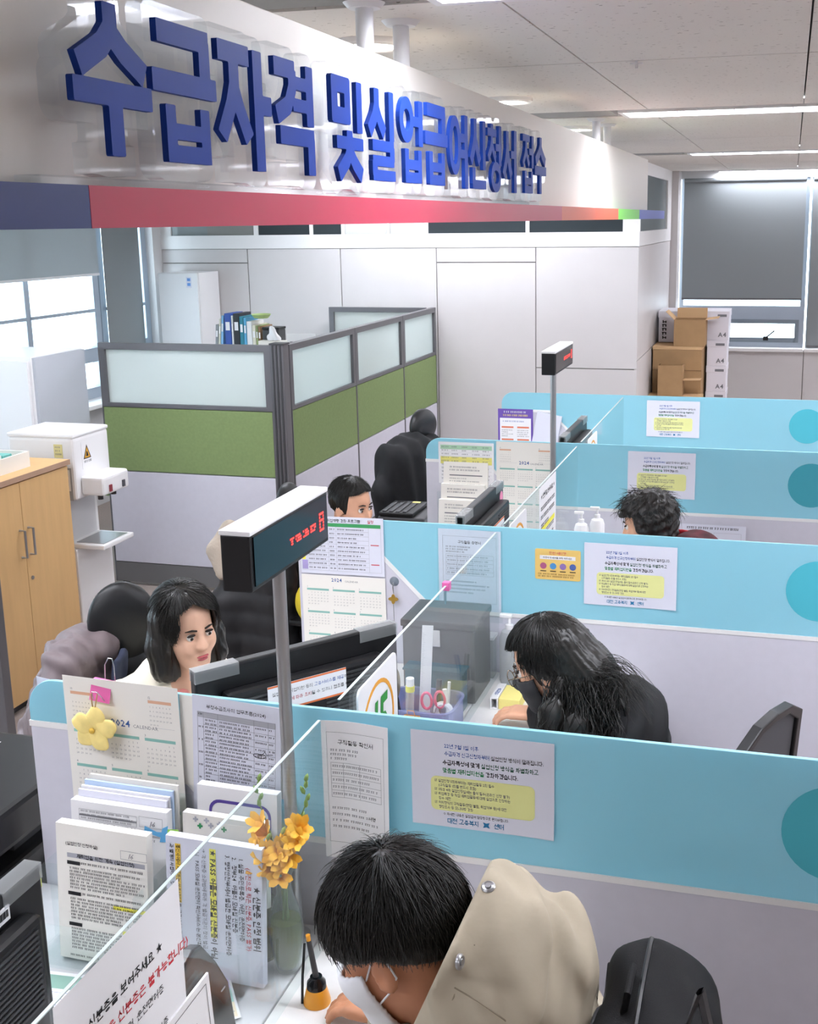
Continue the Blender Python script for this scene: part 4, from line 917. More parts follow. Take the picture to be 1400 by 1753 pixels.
# yellow notice on the second screen
t = thing('yellow_notice', 'small yellow notice with four round pictures on the second blue screen', 'notice', (-.70, 3.589, 1.081))
fr = Fr((-.777, 3.5892, 1.081), (1, 0, 0), (0, 0, 1)); plate('card', fr, [rrect(0, .153, 0, .105, .006)], 0, .0012, mat('notice_amber', '#e3bf6d', .6), t)
fbox('white_band', fr, .016, .136, .070, .083, .0012, .0016, PAPER, t); text(fr, '민원 에티켓', .076, .088, .0115, mat('ink_rose', '#d0605c', .7), t, bold=.02, align='CENTER', d=.0018)
text(fr, '따뜻하게 배려를 부탁 해주세요', .076, .0735, .0075, INK, t, bold=.01, align='CENTER', d=.002)
for k, hx in enumerate(('#a8577c', '#4f8fc4', '#8a6ea8', '#4a5f9c')):
    plate('round_picture', fr, [circ(.028+.033*k, .047, .011, 20)], .0012, .0017, mat('pic_'+hx[1:], hx, .6), t); marks(fr, [(.018+.033*k, .038+.033*k, .028, .031)], INK, t, d=.0018)
marks(fr, type_lines(.01, .143, .022, .004, .008, .005, 1), mat('ink_brown', '#7a4c22', .7), t, d=.0018)

# sheets in plastic on the screens
def form_sheet(t, fr, w, h, bend, title, seed, tint=PAPER, ink=INKG):
    rnd = random.Random(seed)
    sheet('paper', fr, w, h, tint, t, bend=bend, nx=10, ny=14)
    text(fr, title, w/2, h*.835, .012, INK, t, align='CENTER', bold=.01, bend=bend, w=w, h=h)
    R_ = frame_rects(w*.07, w*.93, h*.12, h*.92, .0006)
    marks(fr, R_, ink, t, bend=bend, w=w, h=h, name='border')
    marks(fr, [(w*.12, w*.88, h*(.70-.05*k), h*(.70-.05*k)+.0006) for k in range(6)]+[(w*x, w*x+.0006, h*.45, h*.70) for x in (.12, .3, .55, .88)], ink, t, bend=bend, w=w, h=h, name='table_rules')
    marks(fr, type_lines(w*.12, w*.55, h*.80, h*.72, h*.03, .005, .5, rnd)+type_lines(w*.14, w*.85, h*.685, h*.46, h*.05, .005, .5, rnd)+type_lines(w*.12, w*.88, h*.38, h*.2, h*.045, .005, .3, rnd), ink, t, bend=bend, w=w, h=h)
t = thing('hanging_form', 'curled white form hanging from the nearest blue screen above the dark haired head', 'document', (-.83, 2.08, .96))
fr = Fr((-.91, 2.0885, .915), (1, 0, 0), (0, 0, 1)); bd = lambda s, q: .004+.02*(abs(s-.35)**1.5)*(1 if s > .35 else 1.6)+.012*(1-q)*s
form_sheet(t, fr, .15, .315, bd, '구직활동 확인서', 3)
text(fr, '서명', .10, .10, .010, INK, t, bend=bd, w=.15, h=.315, bold=.01)
t = thing('hanging_form', 'white form in a clear pocket on the second screen behind the glass', 'document', (-1.0, 3.58, .95))
fr = Fr((-1.112, 3.5895, .945), (1, 0, 0), (0, 0, 1)); form_sheet(t, fr, .218, .29, lambda s, q: .0015, '구직활동 증명서', 4, PAPERG)
fbox('clear_pocket', fr, -.004, .224, -.03, .293, .0045, .0052, CLEAR, t)

# schedule with green header on the second screen
t = thing('schedule_sheet', 'white schedule with a green header taped at the left end of the second screen', 'document', (-1.46, 3.57, 1.05))
fr = Fr((-1.617, 3.5885, 1.045), (1, 0, .015), (0, 0, 1)); W, Hh = .31, .208
sheet('paper', fr, W, Hh, PAPERG, t, bend=lambda s, q: .003, nx=4, ny=4)
text(fr, '구직자 취업역량 강화 프로그램', .145, .190, .0125, INK, t, bold=.02, align='CENTER', d=.0045); text(fr, '일정', .252, .190, .0125, RED, t, bold=.02, d=.0045)
marks(fr, [(.005, .30, .172, .185)], mat('header_green', '#3f9a5c', .7), t, d=.0042, name='header_bar')
marks(fr, [(.005, .018, .05, .07)], mat('tab_yellow', '#e6dc4a', .7), t, d=.0042, name='tab'); marks(fr, [(.005, .026, .015, .048)], mat('tab_lilac', '#a99ccc', .7), t, d=.0042, name='tab')
marks(fr, frame_rects(.005, .30, .012, .185, .0007)+[(.02, .255, .172-.0157*k, .1727-.0157*k) for k in range(1, 10)]+[(x, x+.0007, .012, .172) for x in (.105, .135, .255)], INKL, t, d=.0042, name='table_rules')
rn = random.Random(5)
marks(fr, type_lines(.03, .10, .166, .015, .0157, .005, .8, rn)+type_lines(.11, .13, .166, .015, .0157, .005, 1, rn)+type_lines(.14, .25, .166, .015, .0157, .005, .6, rn), INK, t, d=.0043)
marks(fr, [(.262, .292, .11, .113), (.262, .292, .04, .043)], RED, t, d=.0043, name='red_lines')

# calendars
import calendar as _cal
DG = {}
def digit(ch):
    if ch not in DG:
        c = bpy.data.curves.new('d', 'FONT'); c.body = ch; c.size = 1; c.resolution_u = 1; c.align_x = 'CENTER'; o = bpy.data.objects.new('d', c); me = bpy.data.meshes.new_from_object(o)
        DG[ch] = ([tuple(v.co) for v in me.vertices], [tuple(p.vertices) for p in me.polygons]); bpy.data.objects.remove(o); bpy.data.curves.remove(c); bpy.data.meshes.remove(me)
    return DG[ch]
def month(t, fr, x, y, w, m, bar, bend, W, Hh, sz=.0058):
    """one month block hung from its coloured bar at height y"""
    marks(fr, [(x, x+w, y-.007, y)], bar, t, bend=bend, w=W, h=Hh, name='month_bar')
    text(fr, str(m), x, y+.003, .008, INKG, t, bend=bend, w=W, h=Hh)
    V_ = []; F_ = []
    yy = y-.017
    for wk in _cal.Calendar(6).monthdayscalendar(2024, m):
        for k, dd in enumerate(wk):
            if not dd: continue
            s_ = str(dd)
            for q, ch in enumerate(s_):
                vs, fs = digit(ch); b = len(V_); ox = x+w*(k+.5)/7+(q-(len(s_)-1)/2)*sz*.56
                for v in vs:
                    a, c = ox+v[0]*sz, yy+v[1]*sz; V_.append(fr.p(a, c, .0011+bend(a/W, c/Hh)))
                F_ += [tuple(i+b for i in f) for f in fs]
        yy -= .0105
    mk('day_numbers', V_, F_, INKG, t, kind='stuff')
def wall_calendar(label, fr, W, Hh, loc, bend, top=True, nrow=4):
    t = thing('wall_calendar', label, 'calendar', loc, group='sheet calendars of 2024')
    sheet('paper', fr, W, Hh, PAPER2, t, bend=bend, nx=10, ny=14)
    cw = W*.265; xs_ = [W*.06, W*.372, W*.685]
    y = Hh-.05 if not top else Hh-.125
    if top:
        month(t, fr, xs_[0], Hh-.035, cw*.75, 11, SALMON, bend, W, Hh, .005); month(t, fr, xs_[2]+cw*.2, Hh-.035, cw*.75, 12, SALMON, bend, W, Hh, .005)
        text(fr, '2024', W*.40, Hh-.105, .022, mat('calendar_navy', '#3a5c9a', .7), t, bold=.02, bend=bend, w=W, h=Hh); text(fr, 'CALENDAR', W*.59, Hh-.105, .0115, INKG, t, bend=bend, w=W, h=Hh)
        marks(fr, [(W*.06, W*.36, Hh-.099, Hh-.0985), (W*.78, W*.95, Hh-.099, Hh-.0985)], INKL, t, bend=bend, w=W, h=Hh, name='rule')
    else:
        text(fr, '2024', W*.36, Hh-.022, .018, mat('calendar_navy', '#3a5c9a', .7), t, bold=.02, bend=bend, w=W, h=Hh); text(fr, 'CALENDAR', W*.52, Hh-.022, .009, INKG, t, bend=bend, w=W, h=Hh)
    m = 1
    for r in range(nrow):
        for c in range(3):
            month(t, fr, xs_[c], y-r*.083, cw, m, TEALBAR, bend, W, Hh); m += 1
    return t
bd = lambda s, q: .004+.010*(1-q)**2+.003*s
CAL1 = wall_calendar('white 2024 sheet calendar with a pink clip and flower charm on the nearest screen', Fr((-1.522, 2.0835, .80), (1, 0, -.012), (-.012, 0, 1)), .287, .472, (-1.38, 2.08, .80), bd)
wall_calendar('white 2024 calendar below the green headed schedule on the second screen', Fr((-1.618, 3.5875, .74), (1, 0, .012), (0, 0, 1)), .312, .30, (-1.46, 3.58, .74), lambda s, q: .002, top=False, nrow=3)
wall_calendar('white 2024 calendar beside the striped list on the third screen', Fr((-1.285, 5.0875, .80), (1, 0, 0), (0, 0, 1)), .272, .447, (-1.15, 5.08, .80), lambda s, q: .003, nrow=4)
# pink binder clip and yellow flower charm
PINK = mat('pink_metal', '#d9629f', .35); WIRE = mat('steel_wire', '#c9c9cc', .25, metal=1)
t = thing('binder_clip', 'pink binder clip on the top edge of the nearest calendar', 'clip', (-1.432, 2.085, 1.24))
yf, yb = 2.0665, 2.112
mk('clip_body', [(-1.455, yf, 1.225), (-1.405, yf, 1.220), (-1.405, 2.082, 1.262), (-1.455, 2.082, 1.267), (-1.455, yb, 1.225), (-1.405, yb, 1.220), (-1.405, 2.096, 1.262), (-1.455, 2.096, 1.267)], [(0, 1, 2, 3), (5, 4, 7, 6), (3, 2, 6, 7)], PINK, t)
tube('clip_lever', [(-1.443, 2.066, 1.228), (-1.440, 2.058, 1.24), (-1.436, 2.052, 1.252), (-1.424, 2.052, 1.252), (-1.419, 2.058, 1.24), (-1.416, 2.066, 1.226)], .0012, WIRE, t, 6)
tube('clip_lever', [(-1.443, yb, 1.228), (-1.441, 2.115, 1.29), (-1.433, 2.117, 1.305), (-1.423, 2.117, 1.305), (-1.418, 2.115, 1.288), (-1.416, yb, 1.226)], .0012, WIRE, t, 6)
t = thing('flower_charm', 'pale yellow felt flower hanging by a cord from the pink clip', 'charm', (-1.44, 2.05, 1.14))
FELT = mat('pale_yellow_felt', '#f0d98a', .8, vary=.08, vscale=30)
cx, cz = -1.437, 1.165
tube('cord', [(-1.440, 2.053, 1.247), (-1.437, 2.050, 1.225), (-1.433, 2.048, 1.205), (-1.430, 2.049, 1.185)], .0014, mat('tan_cord', '#b3925f', .8), t, 6); tube('cord', [(-1.424, 2.053, 1.247), (-1.428, 2.050, 1.225), (-1.432, 2.048, 1.205), (-1.430, 2.049, 1.185)], .0014, MATS['tan_cord'], t, 6)
for k in range(5):
    a = R(80+72*k); px, pz = cx+.026*math.cos(a), cz+.024*math.sin(a)
    M_ = rotm(0, -a, 0)
    blob('petal', lambda P, px=px, pz=pz, M_=M_, k=k: ell(P, (px, 2.050-.003*(k % 2), pz), (.030, .008, .023), M_)+wave(P, (.0015, 150, 0, 150, k)), (px-.04, 2.03, pz-.04), (px+.04, 2.07, pz+.04), .004, FELT, t)
blob('flower_centre', lambda P: ell(P, (cx, 2.040, cz), (.007, .006, .007)), (cx-.012, 2.03, cz-.012), (cx+.012, 2.05, cz+.012), .003, mat('deep_yellow_felt', '#d9b24a', .8), t)

# sheets on the staff side of the nearest screen
t = thing('text_sheet', 'cream sheet with bold list behind the tabled sheet on the nearest screen', 'document', (-1.12, 2.08, 1.05))
fr = Fr((-1.248, 2.0855, 1.04), (1, 0, -.03), (.03, 0, 1)); sheet('paper', fr, .245, .212, PAPER2, t, bend=lambda s, q: .001, nx=4, ny=4)
for k, ln in enumerate(('- ＼', '- 복지', '- 한부', '  집단', '  단기', '- 복지', '- 재정', '- 근로', '  사례', '- 복지', '  스트레')): text(fr, ln, .006, .190-.0165*k, .011, INK, t)
t = thing('tabled_sheet', 'white sheet with a dense table and handwriting on the nearest screen', 'document', (-1.12, 2.07, 1.0))
fr = Fr((-1.222, 2.0800, .965), (1, 0, -.06), (.055, 0, 1)); W, Hh = .207, .295; bd2 = lambda s, q: .002+.006*(q-.5)**2
sheet('paper', fr, W, Hh, PAPERG, t, bend=bd2, nx=6, ny=8)
text(fr, '부정수급조사의 업무흐름(2024)', W/2, .268, .0105, INK, t, align='CENTER', bold=.01, bend=bd2, w=W, h=Hh)
marks(fr, [(.012, .195, .245, .258)], INKL, t, bend=bd2, w=W, h=Hh, name='header_bar')
marks(fr, frame_rects(.012, .195, .06, .258, .0006)+[(x, x+.0006, .06, .258) for x in (.026, .06, .145, .178)]+[(.026, .195, .245-.0165*k, .2456-.0165*k) for k in range(11)], INKG, t, bend=bd2, w=W, h=Hh, name='table_rules', d=.0012)
rn = random.Random(9)
marks(fr, type_lines(.030, .057, .242, .065, .0083, .004, .8, rn)+type_lines(.064, .142, .242, .065, .0083, .004, .7, rn)+type_lines(.148, .175, .242, .065, .0165, .004, .8, rn)+type_lines(.180, .193, .242, .065, .0165, .004, .9, rn)+type_lines(.012, .19, .052, .01, .009, .005, .9, rn)+type_lines(.014, .024, .255, .065, .03, .004, 1, rn), INK, t, bend=bd2, w=W, h=Hh, d=.0013)
tube('pen_scribble', [fr.p(.152+.012*math.cos(a)+.0008*k, .178+.005*math.sin(a), .006) for k, a in enumerate([i*.5 for i in range(20)])]+[fr.p(.165, .182, .006), fr.p(.172, .190, .006), fr.p(.175, .183, .006), fr.p(.19, .186, .006)], .0006, INK, t, 4)
o = sheet('loose_sheet', Fr((-1.625, 2.115, .93), (1, 0, -.02), (-.02, 0, 1)), .095, .31, PAPERG, None, bend=lambda s, q: -.012*(1-s)**2, nx=6, ny=6, label='blank pale sheet sticking out left of the nearest blue screen', cat='document')

# third screen: striped list, fourth: purple leaflet
t = thing('list_sheet', 'list with green and yellow rows at the left end of the third screen', 'document', (-1.43, 5.08, 1.04))
fr = Fr((-1.567, 5.0885, 1.035), (1, 0, 0), (0, 0, 1)); sheet('paper', fr, .27, .20, PAPER, t, bend=lambda s, q: .001, nx=3, ny=3)
marks(fr, [(.01, .26, .165, .185)], mat('row_green', '#a9cfae', .7), t, d=.002, name='row_bar'); marks(fr, [(.01, .26, .095, .130)], mat('row_yellow', '#e6e07c', .7), t, d=.002, name='row_bar')
rn = random.Random(3); marks(fr, [q for x0 in (.015, .065, .115, .165, .215) for q in type_lines(x0, x0+.035, .180, .01, .017, .006, .4, rn)], INKG, t, d=.0022)
marks(fr, [(.01, .26, .185-.0175*k, .1856-.0175*k) for k in range(10)], INKL, t, d=.0021, name='table_rules')
for k, (x0, z0, w_, h_, dy) in enumerate(((-1.54, 0.99, .215, .13, .03), (-1.545, .90, .21, .12, .06), (-1.55, .80, .21, .15, .09))):
    t = thing('document_stack', 'stack of printed forms below the striped list, %s' % ('topmost and half upright', 'the middle one', 'lowest and nearest')[k], 'document', (x0+.1, 5.08-dy, z0), group='form stacks on the third screen')
    fr = Fr((x0, 5.088-dy+.026, z0), (1, 0, 0), (0, .12, 1)); fbox('paper_block', fr, 0, w_, 0, h_+.02, 0, .022, PAPER2, t); rn = random.Random(20+k)
    marks(fr, type_lines(.03, .18, h_, h_-.03, .014, .007, .5, rn)+[(.03, .19, h_-.045, h_-.040)]+type_lines(.03, .18, h_-.055, .01, .013, .005, .6, rn), INKG, t, d=.0228)
rk = thing('leaflet_rack', 'clear acrylic rack holding the form stacks under the third screen', 'rack', (-1.44, 5.0, .74))
box('back_plate', -1.57, -1.31, 5.06, 5.064, .741, 1.0, CLEAR, rk); box('front_plate', -1.57, -1.31, 4.944, 4.948, .741, .85, CLEAR, rk); box('rack_base', -1.57, -1.31, 4.944, 5.064, .7405, .746, CLEAR, rk)
t = thing('purple_leaflet', 'purple framed leaflet standing at the left end of the farthest screen', 'leaflet', (-1.54, 6.55, .92))
fr = Fr((-1.652, 6.5885, .90), (1, 0, 0), (0, 0, 1)); fbox('paper', fr, 0, .214, 0, .25, 0, .002, mat('leaflet_purple', '#6a4fa6', .6), t); fbox('white_field', fr, .012, .202, .01, .195, .002, .0026, PAPER, t)
rn = random.Random(14); marks(fr, type_lines(.035, .18, .238, .222, .02, .011, 1, rn), PAPER, t, d=.003); marks(fr, type_lines(.03, .185, .218, .202, .02, .011, 1, rn), mat('leaf_yellow', '#f0d98a', .7), t, d=.003)
rn = random.Random(4); marks(fr, type_lines(.03, .18, .18, .165, .02, .008, 1, rn), BLUEI, t, d=.003); marks(fr, [(.022, .095, .135, .145), (.118, .19, .135, .145), (.022, .095, .06, .07), (.118, .19, .06, .07)], mat('ink_coral', '#d97b5e', .7), t, d=.003, name='heading_bar')
marks(fr, type_lines(.022, .095, .125, .08, .012, .006, .6, rn)+type_lines(.118, .19, .125, .08, .012, .006, .6, rn)+type_lines(.022, .095, .05, .02, .012, .006, .6, rn), INKG, t, d=.003)
box('white_board', -1.43, -1.28, 6.5885-.02, 6.5885-.004, .90, 1.13, PAPERG, None, ry=.18, label='white folder leaning beside the purple leaflet', cat='folder')

# ================================================================ document rack of the nearest booth
rk = thing('leaflet_rack', 'clear acrylic two column document rack under the nearest calendar', 'rack', (-1.22, 1.95, .74))
for x0, x1 in ((-1.475, -1.215), (-1.19, -.99)):
    for yy, z1 in ((2.058, 1.03), (2.0, .97), (1.90, .92), (1.812, .84)): box('divider', x0, x1, yy, yy+.003, .746, z1, CLEAR, rk)
    for xx in (x0, x1-.003): box('side_wall', xx, xx+.003, 1.812, 2.06, .746, .93, CLEAR, rk)
    box('rack_base', x0, x1, 1.81, 2.062, .7405, .746, CLEAR, rk)
def lean(x, y, z, a=.0, tz=.0, lean_=.05): return Fr((x, y, z), (1, 0, a), (-a, lean_, 1))
t = thing('form_stack', 'thick stack of printed forms with blue and green flags, back of the rack', 'document', (-1.35, 2.0, .75), group='paper stacks in the nearest rack')
for k, (z1, m, dx) in enumerate(((1.055, PAPER2, .02), (1.045, mat('paper_blue_edge', '#bcd2ee', .7), .012), (1.035, PAPER, .008), (1.030, PAPERG, .006))):
    fbox('paper_block', lean(-1.462+dx, 2.010-.008*k, .7475, -.012), 0, .215, 0, z1-.73, 0, .006, m, t)
fr = lean(-1.462, 1.970, .7475, -.012); fbox('paper_block', fr, 0, .232, 0, .285, -.012, .010, PAPER, t)
rn = random.Random(31); marks(fr, frame_rects(.02, .16, .243, .268, .0006)+frame_rects(.166, .222, .246, .27, .0006)+[(.02, .16, .252, .256)], INKG, t, d=.0112, name='table_rules')
marks(fr, [(.02, .215, .2245, .2295)], INKL, t, d=.0112, name='grey_band'); text(fr, '16', .188, .249, .018, INKG, t, d=.0114, shear=.3); text(fr, '수급자격 인정(국민연금 가입기간 추가 산입)신청서', .115, .2335, .0082, INK, t, align='CENTER', bold=.015, d=.0114)
marks(fr, type_lines(.024, .155, .266, .244, .008, .004, .5, rn)+type_lines(.02, .21, .22, .18, .009, .005, .6, rn), INKG, t, d=.0113)
FLB = mat('flag_blue', '#63aee0', .5); FLG = mat('flag_green', '#a4df5a', .5)
plate('sticky_flag', fr, [[(.178, .236), (.232, .226), (.234, .242), (.208, .240), (.180, .250)]], .0118, .0122, FLB, t); plate('sticky_flag', fr, [[(.215, .218), (.230, .220), (.236, .258), (.222, .250)]], .0124, .0128, FLB, t); plate('sticky_flag', fr, [[(.232, .238), (.262, .240), (.260, .253), (.234, .250)]], .012, .0124, FLG, t)
t = thing('form_stack', 'white printed guide with yellow highlighted lines, front of the rack', 'document', (-1.35, 1.93, .75), group='paper stacks in the nearest rack')
fr = lean(-1.420, 1.850, .7475, -.020, lean_=.06); W, Hh = .210, .312
fbox('paper_block', fr, 0, W, 0, Hh-.012, -.012, .010, PAPER2, t)
rn = random.Random(12)
marks(fr, [(.025, .205, .228, .238)], INKL, t, d=.0106, name='title_band'); text(fr, '(실업인정 신청하실)', .022, .256, .009, INK, t, bold=.015, d=.0112); text(fr, '재취업을 위한 계속 (실업인정)', .115, .230, .0105, INK, t, bold=.02, align='CENTER', d=.0114)
marks(fr, frame_rects(.15, .21, .243, .262, .0007), INKG, t, d=.0112, name='table_rules'); text(fr, '16', .165, .246, .016, INKG, t, shear=.3, d=.0114)
marks(fr, [(.130, .205, .128, .1365), (.150, .210, .075, .0835), (.140, .205, .045, .0525), (.118, .205, .028, .036)], YELHI, t, d=.0108, name='highlight')
marks(fr, [(.025, .055, .213, .221), (.025, .055, .145, .153), (.025, .055, .076, .084)], INK, t, d=.0112, name='heading_tab')
marks(fr, type_lines(.058, .205, .221, .213, .0072, .0046, .9, rn)+type_lines(.03, .205, .208, .155, .0072, .0044, .75, rn)+type_lines(.058, .205, .153, .145, .0072, .0046, .9, rn)+type_lines(.03, .205, .140, .088, .0072, .0044, .75, rn)+type_lines(.03, .205, .073, .020, .0072, .0044, .75, rn)+type_lines(.025, .1, .012, .004, .0072, .004, .9, rn), INK, t, d=.0113)
t = thing('booklet_stack', 'stack of white booklets with a purple curved frame in the rack', 'booklet', (-1.08, 2.0, .75), group='paper stacks in the nearest rack')
fr = lean(-1.187, 2.030, .7475, -.018); fbox('paper_block', fr, 0, .186, 0, .328, -.004, .018, PAPER, t)
plate('purple_frame', fr, [rrect(.028, .172, .02, .300, .025), rrect(.034, .166, .026, .293, .02)], .0184, .0188, mat('booklet_purple', '#5a479a', .6), t)
t = thing('booklet_stack', 'white booklets with grey and teal plus marks in the rack', 'booklet', (-1.08, 1.97, .75), group='paper stacks in the nearest rack')
fr = lean(-1.186, 1.955, .7475, -.018); fbox('paper_block', fr, 0, .19, 0, .298, -.012, .008, PAPER2, t)
for k, (a, b_, m) in enumerate(((.03, .287, INKL), (.055, .287, INKL), (.04, .273, GREENI), (.065, .277, INKL), (.095, .273, GREENI), (.085, .283, INKL))):
    plate('plus_mark', fr, [[(a-.006, b_-.002), (a-.002, b_-.002), (a-.002, b_-.006), (a+.002, b_-.006), (a+.002, b_-.002), (a+.006, b_-.002), (a+.006, b_+.002), (a+.002, b_+.002), (a+.002, b_+.006), (a-.002, b_+.006), (a-.002, b_+.002), (a-.006, b_+.002)]], .0084, .0087, m, t)
t = thing('sideways_guide', 'white guide sheets set sideways with bold black, red and yellow lettering', 'document', (-1.09, 1.93, .75), group='paper stacks in the nearest rack')
fr = lean(-1.172, 1.862, .7475, -.02, lean_=.05); fbox('paper_block', fr, 0, .211, 0, .300, -.010, .010, PAPERG, t)
fr2 = fr.sub(.213, .298, .0106).turn(-PI/2)                # type runs down the page
marks(fr2, [(.012, .205, -.116, -.102)], YELHI, t, d=.0002, name='highlight'); marks(fr2, [(.012, .14, -.192, -.180), (.14, .29, -.204, -.193)], mat('highlighter_orange', '#f0c84a', .7), t, d=.0002, name='highlight')
for ln, a, b_, sz, m, bo in (('★ 신분증 인정 범위', .078, -.020, .0165, INK, .03), ('(사진으로 찍은 신분증, PASS 불가)', .040, -.036, .012, RED, .012), ('1. 실물 주민등록증, 여권, 운전면허증', .022, -.051, .0115, INK, .012), ('2.  정부24  어플의 모바일 신분증', .022, -.066, .0115, INK, .012), ('3. 행정안전부에서 발급한 모바일 운전면허증', .020, -.081, .0115, INK, .012),
                        ('★ PASS 어플은 모바일 신분증이 아님', .014, -.114, .0145, INK, .035), ('☞ 각 신분증 소관법에 따라 각 발급기관의 장이 발급', .014, -.132, .0098, INKG, .01), ('아님   PASS 모바일 운전면허 확인서비스 는 본인확인', .014, -.147, .0098, INK, .01), ('통신사에서 제공하는 상용서비스로, 공공서비스 모바일', .014, -.189, .0092, INK, .02), ('과 별개의 사업이며, 정부에서 발급한 신분증에 해당', .014, -.203, .0092, INK, .02)):
    text(fr2, ln, a, b_, sz*1.1, m, t, bold=bo, d=.0005, sx=.93)
for xx, yy in ((-1.47, 1.93),): box('sticky_note', -1.4785, -1.4755, 1.84, 1.875, .88, .915, mat('note_yellow', '#e9e27a', .7), rk)

# ================================================================ papers on and behind the glass screens
def glass_screen(label, y0, y1, cut):
    t = thing('glass_screen', label, 'screen', (-.8975, (y0+y1)/2, .74), group='clear counter screens')
    fr = Fr((-.90, 0, 0), (0, 1, 0), (0, 0, 1)); c0, c1 = cut
    plate('pane', fr, [[(y0, .741), (c0, .741), (c0, .86), (c1, .86), (c1, .741), (y1, .741), (y1, 1.215), (y1-.008, 1.238), (y1-.03, 1.247), (y0, 1.247)]], 0, .005, CLEAR, t)
    plate('top_edge', fr, [[(y0, 1.2455), (y1-.03, 1.2455), (y1-.03, 1.2475), (y0, 1.2475)]], -.0004, .0054, mat('glass_edge', '#b9c4c2', .3), t)
    for yy in (c0-.06, c1+.06): box('foot_clip', -.909, -.886, yy-.02, yy+.02, .7405, .765, CHROME, t, bev=.002)
    return t
glass_screen('clear glass screen at the nearest booth with the taped identity notice', .75, 2.072, (1.25, 1.62)); glass_screen('clear glass screen before the cream bloused clerk, edge running past the pink clip', 2.15, 3.562, (2.5, 2.9))
glass_screen('clear glass screen at the third booth by the gel bottles', 3.65, 5.062, (4.1, 4.5)); glass_screen('clear glass screen at the farthest booth', 5.15, 6.562, (5.6, 6.0))
t = thing('identity_notice', 'white notice asking for identity cards taped on the nearest glass screen', 'notice', (-.894, 1.28, 1.0), group='notices on the glass')
fr = Fr((-.8945, 1.125, .955), (0, 1, -.02), (0, .02, 1)); bd = lambda s, q: .001+.006*max(0, s-.6)*(1-q)
W, Hh = .325, .29
sheet('paper', fr, W, Hh, PAPER, t, bend=bd, nx=10, ny=6)
for ln, a, b_, sz, m, bo in (('★ 신분증을 보여주세요 ★', .045, .205, .020, INK, .03), ('(사진으로 찍은 신분증은 불가능합니다)', .005, .168, .0205, RED, .025), ('- 주민등록증, 여권, 운전면허증', .05, .136, .0165, INK, .01), ('- 정부24 모바일신분증', .05, .106, .0165, INK, .01), ('- 정부에서 발급한 모바일신분증', .05, .076, .0165, INK, .01)):
    text(fr, ln, a, b_, sz, m, t, bold=bo, bend=bd, w=W, h=Hh)
t = thing('small_plate', 'small white framed sign standing low at the bottom edge of the nearest glass', 'sign plate', (-.88, 1.40, .80), group='notices on the glass')
fr = Fr((-.878, 1.22, .742), (0, 1, 0), (-.05, 0, 1)); fbox('plate', fr, 0, .30, 0, .285, 0, .004, PLW, t); marks(fr, frame_rects(.012, .288, .012, .273, .0012), INK, t, d=.0046, name='border')
e = text(fr, '신분증', .125, .20, .034, RED, t, bold=.03, d=.005); text(fr, '과', e+.004, .20, .034, INK, t, bold=.03, d=.005); text(fr, '를', .235, .145, .034, INK, t, bold=.03, d=.005)
def booth_plate(label, y0, num, rx=0):
    t = thing('booth_plate', label, 'booth number', (-.89, y0+.13, .80), group='booth number plates')
    fr = Fr((-.8935, y0, .965), (0, 1, 0), (0, 0, 1)); plate('plate', fr, [rrect(0, .262, 0, .262, .018)], 0, .005, PLW, t, bev=.001)
    O_ = mat('ring_orange', '#dc9a34', .5); B_ = mat('ring_navy', '#2b3f86', .5)
    def arc(a0, a1, r0, r1): A = [R(a0+(a1-a0)*i/20) for i in range(21)]; return [(.125+r1*math.cos(a), .13+r1*math.sin(a)) for a in A]+[(.125+r0*math.cos(a), .13+r0*math.sin(a)) for a in reversed(A)]
    plate('ring', fr, [arc(-60, 150, .098, .108)], .005, .0058, O_, t); plate('ring', fr, [arc(150, 300, .098, .108)], .005, .0058, B_, t)
    text(fr, num, .128, .075, .165, mat('number_green', '#2f8a3c', .5), t, bold=.03, align='CENTER', d=.0062, res=3, sx=.8, shear=.15)
booth_plate('white plate with the green number 15 in an orange ring', 2.24, '15')
booth_plate('white booth number plate on the glass of the third booth', 3.70, '14'); booth_plate('white booth number plate on the glass of the farthest booth', 5.30, '13')
t = thing('identity_notice', 'narrow white notice with a yellow line on the third booth glass', 'notice', (-.893, 4.36, 1.0), group='notices on the glass')
fr = Fr((-.8945, 4.20, .98), (0, 1, 0), (0, 0, 1)); sheet('paper', fr, .33, .262, PAPER, t, bend=lambda s, q: .001, nx=3, ny=3)
marks(fr, [(.02, .3, .075, .095)], YELHI, t, d=.002, name='highlight'); rn = random.Random(8)
text(fr, '★ 신분증을 보여주세요 ★', .165, .21, .024, INK, t, bold=.03, align='CENTER', d=.0022); marks(fr, type_lines(.03, .3, .18, .02, .035, .016, .5, rn, (.03, .07), .01), INK, t, d=.0024)
t = thing('wall_sheet', 'pale sheet of printed boxes hanging low behind the curly haired visitor', 'document', (-.27, 5.06, .7))
fr = Fr((-.43, 5.0725, .70), (1, 0, 0), (0, 0, 1)); sheet('paper', fr, .29, .205, PAPERG, t, nx=2, ny=2); rn = random.Random(2); marks(fr, frame_rects(.02, .14, .03, .17, .001)+frame_rects(.15, .27, .03, .17, .001), INKL, t); marks(fr, type_lines(.03, .26, .195, .175, .03, .01, 1, rn), INK, t)

